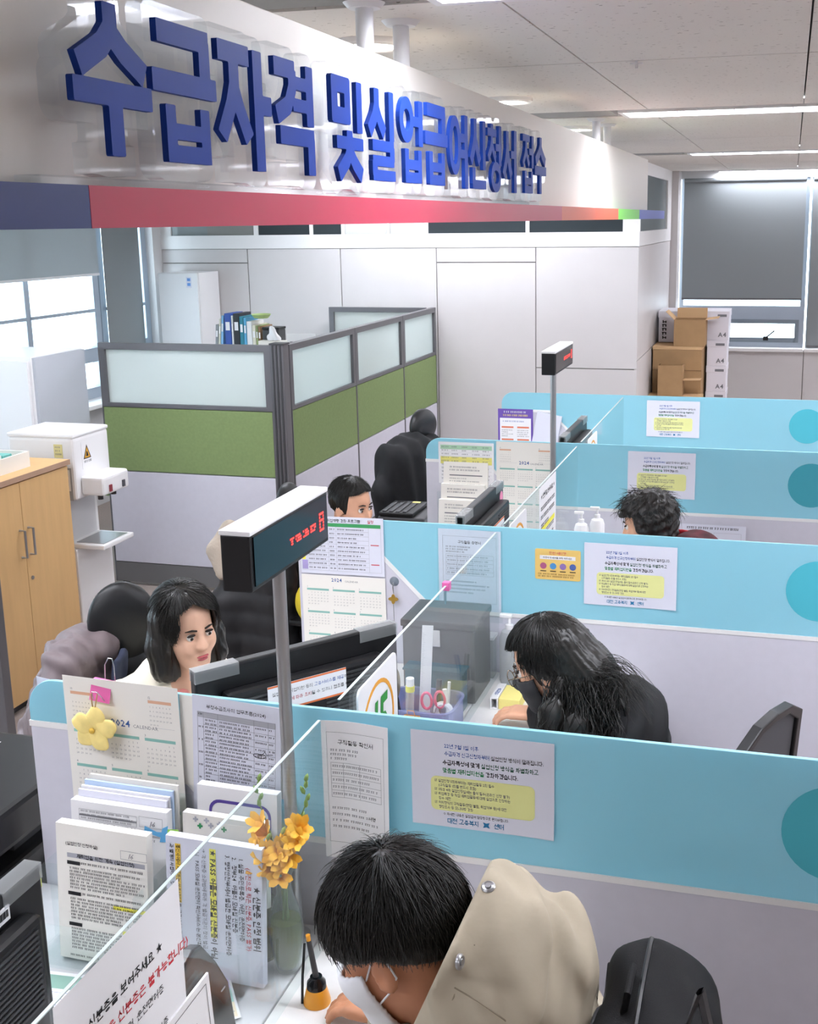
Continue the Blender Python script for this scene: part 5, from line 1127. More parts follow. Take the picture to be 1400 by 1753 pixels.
# ================================================================ number displays on poles
LED = mat('led_red', '#ff3a34', .5, emit=2.2)
def number_display(label, x, y0, y1, yp, z0, z1, mirrored_rows):
    t = thing('number_display', label, 'number display', (x, yp, .74), group='queue number displays')
    box('housing', x-.03, x+.03, y0, y1, z0, z1-.004, BLACK, t, bev=.004); box('top_cover', x-.032, x+.032, y0-.002, y1+.002, z1-.006, z1+.004, PLW, t, bev=.003)
    box('front_window', x+.0302, x+.0325, y0+.012, y1-.012, z0+.01, z1-.01, mat('smoked_window', '#10161c', .12), t)
    fr = Fr((x+.033, y0, z0), (0, 1, 0), (0, 0, 1)); w_ = y1-y0
    # dot matrix text: rows of small red dots
    rn = random.Random(int(y0*100)); V_ = []
    dots = []
    for k, (f0, f1) in enumerate(((.46, .50), (.53, .60), (.63, .70), (.73, .80))):
        x_ = w_*f0
        while x_ < w_*f1:
            for r in range(3):
                if rn.random() < .75: dots.append((x_, .046+.0055*r, .0019))
            x_ += .0048
    for k in range(4):
        for r in range(6):
            if k in (0, 3) or r in (0, 3, 5): dots.append((w_*.885+.0062*(k-1.5), .036+.0070*r, .0024))
    marks(fr, [(a-s_, a+s_, b_-s_, b_+s_) for a, b_, s_ in dots], LED, t, d=.0004, name='led_digits')
    cyl('pole', (x, yp, .741), (x, yp, z0), .0135, STEEL, t, 18); lathe('pole_foot', [(0, 0), (.03, 0), (.03, .006), (.016, .01), (0, .01)], (x, yp, .7405), STEEL, t, 20)
number_display('black queue number display with red digits on a steel pole, nearest and largest', -.968, 1.855, 2.228, 2.035, 1.578, 1.693, 0)
number_display('small black queue number display on a pole before the back wall', -1.005, 4.915, 5.345, 5.03, 1.583, 1.684, 0)

# ================================================================ monitors
def monitor(label, x, y, rz, w_, ztop, hgt=.345, tape=True, sticker=None):
    """local frame: screen faces -x, back faces +x, width along y"""
    t = thing('monitor', label, 'monitor', (x, y, .74), rz=rz, group='computer monitors', local=True)
    z1 = ztop-.74; z0 = z1-hgt; h2 = w_/2
    box('bezel', -.02, .012, -h2, h2, z0, z1, BLACK, t, bev=.006); box('screen', -.0212, -.0202, -h2+.015, h2-.015, z0+.02, z1-.015, BLKGLOSS, t)
    box('back_shell', .012, .055, -h2*.78, h2*.78, z0+.03, z1-.06, BLACK, t, bev=.012)
    for k in range(14):
        zz = z1-.085-.011*k
        if zz > z0+.06:
            for a, b_ in ((-h2*.70, -h2*.15), (h2*.15, h2*.70)): box('vent_slat', .055, .058, a, b_, zz, zz+.005, GREYDK, t)
    box('neck', .02, .06, -.035, .035, .012, z0+.14, BLACK, t, bev=.008); lathe('stand_foot', [(0, 0), (.11, 0), (.11, .008), (.05, .014), (0, .014)], (.03, 0, .0005), BLACK, t, 28)
    FT = pane_mat('clear_tape', '#f4f6f7', .72, .2)
    if tape:
        for a, b_ in ((-h2, -h2*.6), (h2*.6, h2)): box('tape', -.021, .0145, a, b_, z1-.03, z1+.0012, FT, t)
    if sticker:
        a0, a1, s0, s1 = sticker; fr = Fr((.0585, a0, z1-s0), (0, 1, 0), (0, 0, 1)); L = a1-a0; hh = s0-s1 if s0 > s1 else s1-s0
        lb = fbox('sticker', fr, 0, L, 0, hh, 0, .001, PAPER, t); OR = mat('sticker_orange', '#d9713c', .6)
        marks(fr, [(0, L, hh*.93, hh), (0, L, 0, hh*.07)], OR, lb, d=.0014, name='sticker_band')
        e = text(fr, '실업급여, 취업지원 등의 ', L*.05, hh*.62, hh*.16, INK, lb, d=.0016); e = text(fr, '고용서비스를 제공', e, hh*.62, hh*.16, BLUEI, lb, d=.0016); text(fr, '하고 있습니다.', e, hh*.62, hh*.16, INK, lb, d=.0016)
        e = text(fr, '관련 법에 따라 조치', L*.12, hh*.32, hh*.16, RED, lb, d=.0016); text(fr, '될 수 있으니 협조를 부탁드립니다.', e, hh*.32, hh*.16, INK, lb, d=.0016)
    return t
monitor('large black monitor seen from behind with a long white sticker before the cream bloused clerk', -1.165, 2.545, R(51-90), .57, 1.20, sticker=(-.12, .10, .135, .205))
monitor('black monitor back with a white sticker and pink dot in the third booth', -1.118, 4.19, 0, .60, 1.20, sticker=(-.08, .12, .20, .10))
monitor('black monitor back in the farthest booth', -1.05, 5.82, 0, .64, 1.20, sticker=(-.1, .1, .22, .12))
m1 = monitor('black monitor with a barcode label cut off at the lower left corner', -1.31, 1.38, 0, .54, 1.095)
fr = Fr((.0125, .13, .30), (0, 1, 0), (0, 0, 1)); fbox('barcode_label', fr, 0, .045, 0, .03, 0, .001, PAPER, m1); marks(fr, [(.004+.003*k, .0055+.003*k+.0006*(k % 3), .008, .022) for k in range(12)], INK, m1, d=.0016, name='barcode')
OR = MATS['sticker_orange']; fr = Fr((.0585, -.13, .13), (0, 1, 0), (0, 0, 1)); fbox('sticker', fr, 0, .12, 0, .07, 0, .001, PAPER, m1); marks(fr, [(0, .12, 0, .006), (.114, .12, 0, .07)], OR, m1, d=.0016, name='sticker_band')
lathe('pink_dot', [(0, 0), (.025, 0), (.025, .001), (0, .001)], (.0125, .26, .40), mat('pink_paper', '#e58fb0', .6), bpy.data.objects['monitor.001'], 20, ry=PI/2)
# printer at far left on its pedestal
t = thing('drawer_pedestal', 'grey drawer pedestal under the black printer', 'cabinet', (-1.88, 2.16, 0))
box('body', -2.12, -1.69, 1.98, 2.40, .02, .60, DESKG, t, bev=.004)
for k in range(3): d = box('drawer', -2.10, -1.71, 1.962, 1.979, .04+.19*k, .22+.19*k, DESKG, t, bev=.003); box('handle', -1.95, -1.86, 1.952, 1.961, .16+.19*k, .175+.19*k, STEEL, d)
for xx in (-2.08, -1.73):
    for yy in (2.02, 2.36): cyl('caster', (xx-.008, yy, .0125), (xx+.008, yy, .0125), .0125, BLACK, t, 10)
t = thing('printer', 'black office printer at the left edge with paper on its lid', 'printer', (-1.9, 2.18, .60))
box('body', -2.13, -1.68, 1.98, 2.40, .6005, .80, BLACK, t, bev=.012); box('scanner_lid', -2.135, -1.675, 1.975, 2.40, .845, .945, BLACK, t, bev=.014); box('neck', -2.12, -1.72, 2.10, 2.40, .80, .845, GREYDK, t); box('paper_slot', -2.10, -1.74, 1.972, 1.98, .66, .70, GREYDK, t); box('tray', -2.08, -1.76, 1.90, 1.985, .63, .645, GREYDK, t)
sheet('paper_on_lid', Fr((-2.10, 2.03, .9455), (1, .1, 0), (-.1, 1, 0)), .21, .29, PAPER, t, nx=2, ny=2)

# ================================================================ nearest booth: vase, cup, glue, sign pad, colour sheet
VX, VY = -.9395, 1.925
t = thing('glass_vase', 'ribbed clear glass vase of water and yellow freesias behind the nearest glass', 'vase', (VX, VY, .74))
prof = [(0, .002), (.026, .002), (.030, .010), (.034, .04), (.041, .085), (.043, .11), (.040, .14), (.030, .175), (.020, .205), (.017, .225), (.019, .245), (.026, .262), (.027, .264), (.0255, .264), (.0175, .246), (.0152, .225), (.018, .206), (.028, .175), (.038, .14), (.041, .11), (.039, .085), (.032, .04), (.027, .014), (0, .012)]
seg = 48; vs = []; fs = []
prof = [(r*.84, z*.87) for r, z in prof]
for (r, z) in prof:
    for j in range(seg):
        a = 2*PI*j/seg; rr = r*(1+(.025*math.cos(16*a) if .03 < z < .2 else 0)); vs.append((VX+rr*math.cos(a), VY+rr*math.sin(a), .7402+z))
for i in range(len(prof)-1):
    for j in range(seg): k = (j+1) % seg; fs.append((i*seg+j, i*seg+k, (i+1)*seg+k, (i+1)*seg+j))
mk('vase_body', vs, fs, pane_mat('vase_clear', '#f2f8f4', .90, .03, .9), t, smooth=True)
lathe('water', [(0, .0125), (.0215, .014), (.0257, .037), (.0318, .076), (.0332, .096), (.0312, .118), (0, .118)], (VX, VY, .7402), pane_mat('vase_water', '#b4bc3c', .62, .02, .4), t, 32)
STEMG = mat('freesia_stem', '#6f8a3f', .6); PETAL = mat('freesia_petal', '#f6b93f', .6, vary=.15, vscale=60); BUD = mat('freesia_bud', '#7f9a55', .6)
rn = random.Random(3)
stems = [((-.055, .02, 1.10), [(-.050, .018, 1.06), (-.034, .012, 1.045)]), ((.055, .005, 1.12), [(.045, 0, 1.075), (.050, -.01, 1.055)]), ((.01, -.02, 1.055), [(.01, -.025, 1.04), (.028, -.03, 1.02)]), ((-.02, -.025, 1.04), [(-.022, -.03, 1.03), (-.028, -.03, 1.005)]), ((.035, .02, 1.07), [(.030, .02, 1.06), (.018, .025, 1.03)]), ((.0, -.015, 1.02), [(.0, -.03, 1.005), (.012, -.035, .99)])]
def freesia(p, d, sc, par):
    """one trumpet flower with six petals opening along d"""
    p = Vector(p); d = Vector(d).normalized(); u = d.orthogonal().normalized(); v = d.cross(u)
    f = thing_part = None; V_ = []; F_ = []
    for k in range(6):
        a = 2*PI*k/6+(.3 if k % 2 else 0); rad = u*math.cos(a)+v*math.sin(a); tan = d.cross(rad); b = len(V_)
        prof_ = [(0, .002, .003), (.012, .005, .006), (.022, .012, .009), (.030, .022, .007), (.033, .028, .0)]
        for h_, r_, w2 in prof_:
            c = p+d*h_*sc+rad*r_*sc
            V_ += [c-tan*w2*sc, c+rad*.001*sc+d*.0012*sc, c+tan*w2*sc]
        for i in range(4):
            for q in (0, 1): F_.append((b+i*3+q, b+i*3+q+1, b+i*3+q+4, b+i*3+q+3))
    return mk('flower', V_, F_, PETAL, par, smooth=True)
for k, (tip, fl) in enumerate(stems):
    tx_, ty_, tz_ = tip; a = rn.uniform(0, 6); base = (VX+.013*math.cos(a), VY+.013*math.sin(a), .77)
    pts = [base, (VX+.008*math.cos(a+2), VY+.008*math.sin(a+2), .965), (VX+tx_*.5, VY+ty_*.5, (tz_+.98)/2), (VX+tx_, VY+ty_, tz_)]
    tube('stem', pts, [.002, .002, .0017, .0012], STEMG, t, 6)
    for q, (fx, fy, fz) in enumerate(fl): freesia((VX+fx*.9, VY+fy, fz-.012), (fx*6+rn.uniform(-.4, .4), fy*8-.6, .55), 1.0, t)
    n_b = 5 if k < 2 else 2
    for q in range(n_b):
        c = Vector((VX+tx_+.006*math.sin(q*2.2), VY+ty_, tz_+.014*q)); lathe('bud', [(0, -.010), (.0045, -.004), (.004, .004), (0, .011)], c, BUD if q > 0 or k < 2 else PETAL, t, 8, ry=.5*math.sin(q*2.2))
for k in range(5):
    a = rn.uniform(0, 6.28); freesia((VX+.028*math.cos(a), VY-.012+.014*math.sin(a), rn.uniform(.995, 1.04)), (math.cos(a), -.7, .4), .95, t)
t = thing('tea_tumbler', 'clear tumbler of green tea standing behind the vase', 'tumbler', (-1.015, 1.945, .74))
CX, CY2 = -1.012, 1.958
lathe('tumbler', [(0, .001), (.031, .001), (.035, .125), (.0337, .125), (.030, .006), (0, .006)], (CX, CY2, .7402), pane_mat('tumbler_plastic', '#eef2e2', .8, .03, .8), t, 32)
lathe('green_tea', [(0, .007), (.0295, .007), (.0318, .075), (0, .075)], (CX, CY2, .7402), pane_mat('green_tea', '#8a8f2e', .25, .05, .3), t, 32)
t = thing('glue_pot', 'orange based pen stand with a black brush pen on the nearest counter', 'pen stand', (-.842, 1.846, .74))
ORB = mat('amber_plastic', '#e59c2b', .3); GX, GY = -.842, 1.846
lathe('pot_base', [(0, 0), (.027, 0), (.027, .006), (.020, .034), (0, .034)], (GX, GY, .7402), ORB, t, 28); lathe('pot_collar', [(0, .034), (.0195, .034), (.0185, .046), (.012, .054), (.012, .058), (0, .058)], (GX, GY, .7402), BLKGLOSS, t, 28)
cyl('pen_barrel', (GX, GY, .795), (GX-.012, GY, .875), .0062, GREYDK, t, 14, r1=.0052); cyl('pen_cap', (GX-.012, GY, .875), (GX-.0135, GY, .887), .0045, ORB, t, 12)
tube('side_pen', [(GX-.026, GY-.014, .7425), (GX-.026, GY-.006, .80), (GX-.024, GY+.006, .862)], .0028, BLKGLOSS, t, 8)
# dark glossy signature pad behind the glass
t = thing('signature_pad', 'black glossy card terminal with a round lens behind the nearest glass', 'terminal', (-.96, 1.55, .74))
fr = Fr((-.828, 0, 0), (-.0, 1, 0), (-.12, 0, 1))
pad = [(1.30, .745), (1.30, .86), (1.36, .925), (1.43, .97), (1.50, 1.0), (1.585, 1.022), (1.61, 1.015), (1.645, .96), (1.672, .90), (1.672, .745)]
plate('pad_body', fr, [pad], -.03, 0, BLKGLOSS, t, bev=.006)
plate('pad_window', fr, [[(1.36, .78), (1.36, .87), (1.45, .94), (1.60, .965), (1.64, .90), (1.64, .78)]], .0002, .0012, mat('pad_glass', '#1d2023', .08), t)
lathe('lens', [(0, .004), (.006, .004), (.010, .002), (.014, .003), (.015, 0), (0, 0)], fr.p(1.555, .86, .001), CHROME, t, 22, ry=PI/2)
fbox('brand_plate', fr, 1.635, 1.655, .90, .903, .0002, .0008, INKL, t)
t = thing('colour_sheet', 'sheet of pastel coloured table cells lying by the card terminal', 'document', (-.98, 1.8, .74))
fr = Fr((-1.045, 1.702, .7425), (.80, .60, 0), (-.60, .80, 0)); sheet('paper', fr, .10, .175, PAPER, t, nx=3, ny=4, bend=lambda s, q: .002+.012*q*q)
rn = random.Random(6); cols = ['#e9b3ab', '#e8d9bb', '#a6d8cf', '#7fb3e6', '#cdb6e6', '#a8d88f']
for k, (a0, a1, b0, b1) in enumerate(((.006, .05, .005, .05), (.05, .095, .005, .05), (.05, .095, .05, .09), (.006, .05, .05, .10), (.05, .095, .09, .14), (.006, .05, .10, .135))):
    marks(fr, [(a0, a1, b0, b1)], mat('cell_'+cols[k][1:], cols[k], .7), t, d=.0032, bend=lambda s, q: .012*q*q, w=.10, h=.175, name='cell')
    marks(fr, type_lines(a0+.003, a1-.003, b1-.003, b0+.002, .006, .0035, .8, rn), INKG, t, d=.0036, bend=lambda s, q: .012*q*q, w=.10, h=.175)

t = thing('desk_sheet', 'white sheet with a green band lying before the document rack', 'document', (-1.33, 1.74, .74))
fr = Fr((-1.46, 1.66, .7408), (1, .08, 0), (-.08, 1, 0)); sheet('paper', fr, .29, .135, PAPER, t, nx=2, ny=2); marks(fr, [(.01, .28, .085, .125)], mat('band_sage', '#7fa294', .7), t, name='green_band'); marks(fr, [(.01, .28, .02+.018*k, .021+.018*k) for k in range(4)], BLUEI, t, name='rule')
# ================================================================ second booth: basket of stationery, boxes, pads
t = thing('stationery_basket', 'lilac plastic basket full of stationery behind the second glass', 'basket', (-1.02, 3.12, .74))
BX0, BX1, BY0, BY1 = -1.135, -.915, 3.03, 3.21; LIL = pane_mat('lilac_plastic', '#b9bfe6', .35, .15, .3)
frb = Fr((0, 0, .7405), (1, 0, 0), (0, 1, 0)); plate('basket_wall', frb, [rrect(BX0, BX1, BY0, BY1, .04), rrect(BX0+.004, BX1-.004, BY0+.004, BY1-.004, .036)], .004, .075, LIL, t); plate('basket_rim', frb, [rrect(BX0-.005, BX1+.005, BY0-.005, BY1+.005, .045), rrect(BX0+.004, BX1-.004, BY0+.004, BY1-.004, .036)], .075, .081, LIL, t); plate('basket_floor', frb, [rrect(BX0, BX1, BY0, BY1, .04)], 0, .004, LIL, t)
def stick(name, label, cat, p0, p1, r, m, extra=None):
    t = thing(name, label, cat, p0); cyl('barrel', p0, p1, r, m, t, 12)
    if extra: extra(t, Vector(p0), Vector(p1))
    return t
t = thing('ruler', 'white plastic ruler standing up in the stationery basket', 'ruler', (-1.03, 3.16, .75)); fr = Fr((-1.055, 3.165, .7455), (1, .15, 0), (.06, .0, 1)); fbox('blade', fr, 0, .034, 0, .30, 0, .003, PLW, t); marks(fr, [(.002, .012 if k % 5 == 0 else .008, .02+.005*k, .0208+.005*k) for k in range(52)], INKL, t, d=.0034, name='scale_ticks')
t = thing('glue_stick', 'clear glue bottle with a yellow and white cap in the basket', 'glue', (-1.065, 3.10, .75)); cyl('bottle', (-1.065, 3.10, .7455), (-1.060, 3.10, .855), .013, pane_mat('glue_clear', '#eef0ee', .5), t, 16); cyl('collar', (-1.060, 3.10, .855), (-1.0595, 3.10, .873), .014, mat('cap_yellow', '#d9d532', .4), t, 16); cyl('cap', (-1.0595, 3.10, .873), (-1.059, 3.10, .897), .0125, PLW, t, 16)
t = thing('scissors', 'scissors with pink handles standing in the basket', 'scissors', (-.985, 3.10, .75)); PKP = mat('pink_plastic', '#e0527f', .35)
for s_ in (-1, 1):
    tube('handle_loop', [(-.985+s_*.021+.016*math.cos(a), 3.095, .835+s_*.004+.026*math.sin(a)) for a in [2*PI*k/16 for k in range(16)]], .0045, PKP, t, 8, closed=True)
    cyl('blade', (-.985-s_*.008, 3.095, .746), (-.985+s_*.010, 3.095, .815), .004, STEEL, t, 8)
t = thing('hair_brush', 'tan hair brush standing at the left of the basket', 'brush', (-1.115, 3.13, .75)); blob('brush_head', lambda P: ell(P, (-1.118, 3.135, .86), (.014, .022, .05)), (-1.14, 3.10, .80), (-1.095, 3.17, .92), .005, mat('tan_bristle', '#8a7a63', .9, bump=.8, bscale=400), t); cyl('brush_handle', (-1.10, 3.125, .746), (-1.115, 3.133, .815), .006, BLACK, t, 10)
t = thing('orange_clip', 'amber binder clip on the rim of the basket', 'clip', (-1.03, 3.03, .80)); box('clip_body', -1.055, -1.005, 3.018, 3.029, .775, .812, mat('amber_clip', '#e2952f', .4), t, bev=.002); tube('clip_lever', [(-1.043, 3.016, .81), (-1.040, 3.012, .832), (-1.020, 3.012, .832), (-1.017, 3.016, .81)], .0015, MATS['amber_clip'], t, 6)
t = thing('tape_roll', 'roll of clear tape in a white dispenser inside the basket', 'tape', (-.95, 3.10, .75)); tube('tape_ring', [(-.955+.024*math.cos(2*PI*k/20), 3.10, .80+.024*math.sin(2*PI*k/20)) for k in range(20)], .009, PLW, t, 8, closed=True); cyl('tape_handle', (-.945, 3.10, .818), (-.95, 3.10, .872), .007, PLW, t, 10)
for k, (px, py, hx, lb) in enumerate(((-1.09, 3.17, '#1c1c20', 'black marker pen'), (-1.00, 3.18, '#2d2d33', 'dark grey pen with wide head'), (-.965, 3.17, '#d9dde2', 'white pen'))):
    stick('pen', lb+' standing in the stationery basket', 'pen', (px, py, .7455), (px+.008, py+.003, .865), .005 if k != 1 else .009, mat('pen_'+hx[1:], hx, .4))
t = thing('grey_case', 'large smoky clear storage case behind the stationery basket', 'storage case', (-1.02, 3.40, .74)); SMK = pane_mat('smoky_plastic', '#9b9a99', .45, .1, .4)
box('case_body', -1.15, -.91, 3.30, 3.50, .741, .985, SMK, t, bev=.006); box('case_lid', -1.155, -.905, 3.295, 3.505, .986, 1.01, SMK, t, bev=.006); box('latch', -1.045, -1.02, 3.288, 3.295, .93, .985, CHROME, t)
t = thing('blue_tray', 'teal clear tray behind the ruler in the second booth', 'tray', (-1.04, 3.25, .74)); box('tray_body', -1.12, -.93, 3.225, 3.285, .741, .87, pane_mat('teal_plastic', '#5e8f9e', .35, .1, .4), t, bev=.006); box('tray_rim', -1.125, -.925, 3.222, 3.288, .87, .876, pane_mat('teal_plastic', '#5e8f9e'), t)
def pump(label, x, y, blue=True, h=.13, m=None):
    t = thing('pump_bottle', label, 'bottle', (x, y, .74), group='hand gel pump bottles'); m = m or PLW
    lathe('bottle', [(0, .001), (.030, .001), (.033, .01), (.033, h-.03), (.026, h-.008), (.012, h), (0, h)], (x, y, .7402), m, t, 24); lathe('pump_collar', [(0, h), (.013, h), (.013, h+.015), (.005, h+.017), (.005, h+.04), (0, h+.04)], (x, y, .7402), PLW, t, 16)
    box('pump_head', x-.032, x+.010, y-.008, y+.008, .7402+h+.038, .7402+h+.050, PLW, t, bev=.003)
    if blue:
        plate('label_mark', Fr((x-.010, y-.0335, .77), (1, 0, 0), (0, 0, 1)), [[(0, 0), (.02, 0), (.016, .035), (.010, .05), (.003, .03)]], 0, .0012, mat('gel_blue', '#2f5fb0', .5), t)
pump('white hand gel pump bottle, left one of two in the third booth', -.850, 4.90, True, .19); pump('white hand gel pump bottle with a blue mark, right one of two', -.782, 4.92, True, .21)
pump('translucent pump bottle by the second screen beside the glasses', -.845, 3.50, False, .19, pane_mat('milky_plastic', '#e6e9ea', .3, .2, .2))
t = thing('memo_holder', 'white memo holder with a yellow pad on the second counter', 'memo pad', (-.82, 3.31, .74)); YL = mat('memo_yellow', '#efe08a', .7)
box('pad', -.83, -.762, 3.285, 3.40, .7405, .775, YL, t, bev=.001)
frm = Fr((-.848, 3.28, .7405), (1, 0, 0), (0, 0, 1)); plate('holder_sleeve', frm, [[(-.008, 0), (.017, 0), (.017, .038), (-.008, .038)], [(-.004, .004), (-.004, .034), (.013, .034), (.013, .004)]], -.12, 0, PLW, t)
text(Fr((-.856, 3.30, .7789), (0, 1, 0), (-1, 0, 0)), '상담전용', .005, -.018, .014, BLUEI, t, bold=.02, d=.0006)
t = thing('pen_cup', 'small steel pen cup with a blue pen by the masked visitor', 'pen cup', (-.80, 3.46, .74)); lathe('cup', [(0, .001), (.017, .001), (.017, .06), (.0155, .06), (.0155, .004), (0, .004)], (-.80, 3.46, .7402), STEEL, t, 20); cyl('pen', (-.797, 3.456, .746), (-.783, 3.44, .845), .004, mat('pen_blue', '#2950a8', .4), t, 10); cyl('pen', (-.803, 3.464, .746), (-.812, 3.47, .84), .004, BLACK, t, 10)
box('container_lid', -.885, -.79, 3.10, 3.24, .0, .0, PLW) if False else None
t = thing('clear_container', 'clear plastic container on the second counter behind the glass edge', 'container', (-.84, 3.52, .74)); box('container_body', -.99, -.905, 3.515, 3.565, .741, .88, pane_mat('container_clear', '#e3e8e6', .6, .1, .4), t, bev=.006); box('container_rim', -.995, -.902, 3.51, 3.57, .88, .888, PLW, t)
# hook and charm on the second screen, pink clip on the glass
t = thing('hook_charm', 'clear suction hook with a small gold flower charm on the second screen', 'charm', (-1.275, 3.585, .96)); lathe('suction_cup', [(0, 0), (.017, 0), (.012, .005), (0, .008)], (-1.274, 3.589, 1.035), pane_mat('suction_clear', '#dfe8ee', .6), t, 20, rx=PI/2); tube('hook_wire', [(-1.274, 3.578, 1.035), (-1.274, 3.572, 1.02), (-1.274, 3.577, .995)], .002, WIRE, t, 6)
plate('gold_charm', Fr((-1.275, 3.578, .975), (1, 0, 0), (0, 0, 1)), [[(.014*(1+.28*math.cos(4*a))*math.cos(a), .014*(1+.28*math.cos(4*a))*math.sin(a)) for a in [2*PI*k/32 for k in range(32)]]], 0, .004, mat('gold_metal', '#a8863c', .35, metal=.7), t); tube('chain', [(-1.275, 3.577, .96), (-1.276, 3.58, .90), (-1.275, 3.58, .86)], .0015, WIRE, t, 6)
t = thing('glass_clip', 'tiny pink clip on the top edge of the second glass screen', 'clip', (-.8975, 2.966, 1.2)); box('clip_top', -.908, -.887, 2.955, 2.978, 1.232, 1.256, PINK, t, bev=.002); box('clip_tail', -.904, -.900, 2.962, 2.972, 1.19, 1.232, WIRE, t)
# black scanner in the third booth
t = thing('document_scanner', 'black document scanner with a yellow tab on the third booth desk', 'scanner', (-1.76, 5.17, .60)); box('scanner_bed', -1.90, -1.66, 5.13, 5.40, .6005, .84, GREYDK, t, bev=.01); box('scanner_cover', -1.895, -1.72, 5.135, 5.39, .841, .862, BLACK, t, bev=.006)
for k in range(4): box('rib', -1.88+.035*k, -1.862+.035*k, 5.15, 5.33, .862, .866, GREYDK, t)
box('yellow_tab', -1.79, -1.75, 5.345, 5.37, .863, .8645, YL, t)
t = thing('drawer_pedestal', 'grey drawer pedestal under the black scanner', 'cabinet', (-1.79, 5.3, 0)); box('body', -1.95, -1.67, 5.12, 5.42, .0, .60, DESKG, t, bev=.004)
for k in range(3): box('drawer', -1.94, -1.68, 5.102, 5.119, .02+.19*k, .20+.19*k, DESKG, t, bev=.003)

# ================================================================ boxes by the far window
A4T = mat('carton_white', '#dedbe2', .6)
def paper_box(label, x0, x1, y0, y1, z0, z1, txt=True, side=None):
    t = thing('paper_carton', label, 'carton', ((x0+x1)/2, (y0+y1)/2, z0), group='white copy paper cartons')
    box('carton_body', x0, x1, y0, y1, z0, z1-.004, A4T, t, bev=.003); box('carton_lid', x0-.004, x1+.004, y0-.004, y1+.004, z1-.06, z1, A4T, t, bev=.003)
    fr = Fr((x0, y0-.0045, z0), (1, 0, 0), (0, 0, 1))
    if txt: text(fr, 'A4', (x1-x0)-.09, .03, .055, INKG, t, bold=.03, d=.0005, res=2); marks(fr, [((x1-x0)-.10, (x1-x0)-.02, (z1-z0)-.05, (z1-z0)-.028)], INKG, t, d=.0006)
    return t
zz = 0
for k, h_ in enumerate((.23, .23, .235, .235, .235)):
    paper_box('white copy paper carton in the right hand stack, %s' % ('at the floor', 'second from the floor', 'third from the floor', 'fourth from the floor', 'just under the top carton')[k], -.70, -.525, 10.62, 10.95, zz+.0005, zz+h_); zz += h_
paper_box('white copy paper carton lying across the top of the stacks beside the open cardboard box', -.86, -.515, 10.62, 11.0, zz+.0008, 1.425)
wb2 = paper_box('white carton with upright black lettering at the left of the stacks', -1.145, -.88, 10.66, 11.05, 1.137, 1.42, False)
fr = Fr((-1.145, 10.6555, 1.137), (1, 0, 0), (0, 0, 1)).sub(.075, .03).turn(PI/2); marks(fr, type_lines(0, .17, .045, .0, .06, .04, 1, random.Random(2), (.16, .17)), INK, wb2, d=.0006)
t = thing('cardboard_box', 'large brown cardboard box supporting the white carton', 'cardboard box', (-.94, 10.8, 0)); box('carton_body', -1.16, -.72, 10.63, 11.08, .0005, 1.135, CARDD, t)
t = thing('cardboard_box', 'tall brown cardboard box with pale lid beside the wall', 'cardboard box', (-.94, 10.45, 0), group='brown boxes by the far window')
box('carton_body', -1.155, -.725, 10.31, 10.60, .0005, 1.105, CARD, t, bev=.003); box('lid_flap', -1.158, -.722, 10.307, 10.603, 1.106, 1.135, CARDL, t, bev=.002); box('tape_seam', -1.156, -.724, 10.3085, 10.3095, .92, .926, CARDD, t)
def open_box(label, x0, x1, y0, y1, z0, z1, flaps):
    t = thing('cardboard_box', label, 'cardboard box', ((x0+x1)/2, (y0+y1)/2, z0), group='brown boxes by the far window')
    fr = Fr((0, 0, z0), (1, 0, 0), (0, 1, 0)); plate('box_walls', fr, [[(x0, y0), (x1, y0), (x1, y1), (x0, y1)], [(x0+.006, y0+.006), (x0+.006, y1-.006), (x1-.006, y1-.006), (x1-.006, y0+.006)]], .004, z1-z0, CARD, t); box('box_floor', x0, x1, y0, y1, z0, z0+.004, CARD, t)
    for f in flaps:
        mk('flap', [Vector(q) for q in f]+[Vector(q)+Vector((.002, .003, .003)) for q in f], BOXF, CARDL, t)
    return t
open_box('open brown cardboard box with raised flaps on the tall box', -.975, -.70, 10.32, 10.56, 1.1365, 1.37, [[(-.975, 10.32, 1.37), (-.975, 10.56, 1.37), (-1.05, 10.56, 1.44), (-1.05, 10.32, 1.44)], [(-.70, 10.32, 1.37), (-.70, 10.56, 1.37), (-.59, 10.56, 1.385), (-.59, 10.32, 1.385)], [(-.97, 10.56, 1.37), (-.705, 10.56, 1.37), (-.705, 10.58, 1.455), (-.97, 10.58, 1.455)]])
t = thing('low_shelf', 'wooden crate carrying the small brown box', 'crate', (-.95, 10.2, 0)); box('crate_body', -1.18, -.70, 10.08, 10.30, .0005, .72, CARDL, t, bev=.004); box('crate_slat', -1.19, -.69, 10.07, 10.079, .60, .70, CARD, t)
open_box('small brown cardboard box with one pale flap before the tall box', -1.085, -.87, 10.10, 10.27, .7205, .99, [[(-.87, 10.10, .862), (-.87, 10.22, .862), (-.715, 10.22, .866), (-.715, 10.10, .866)]])

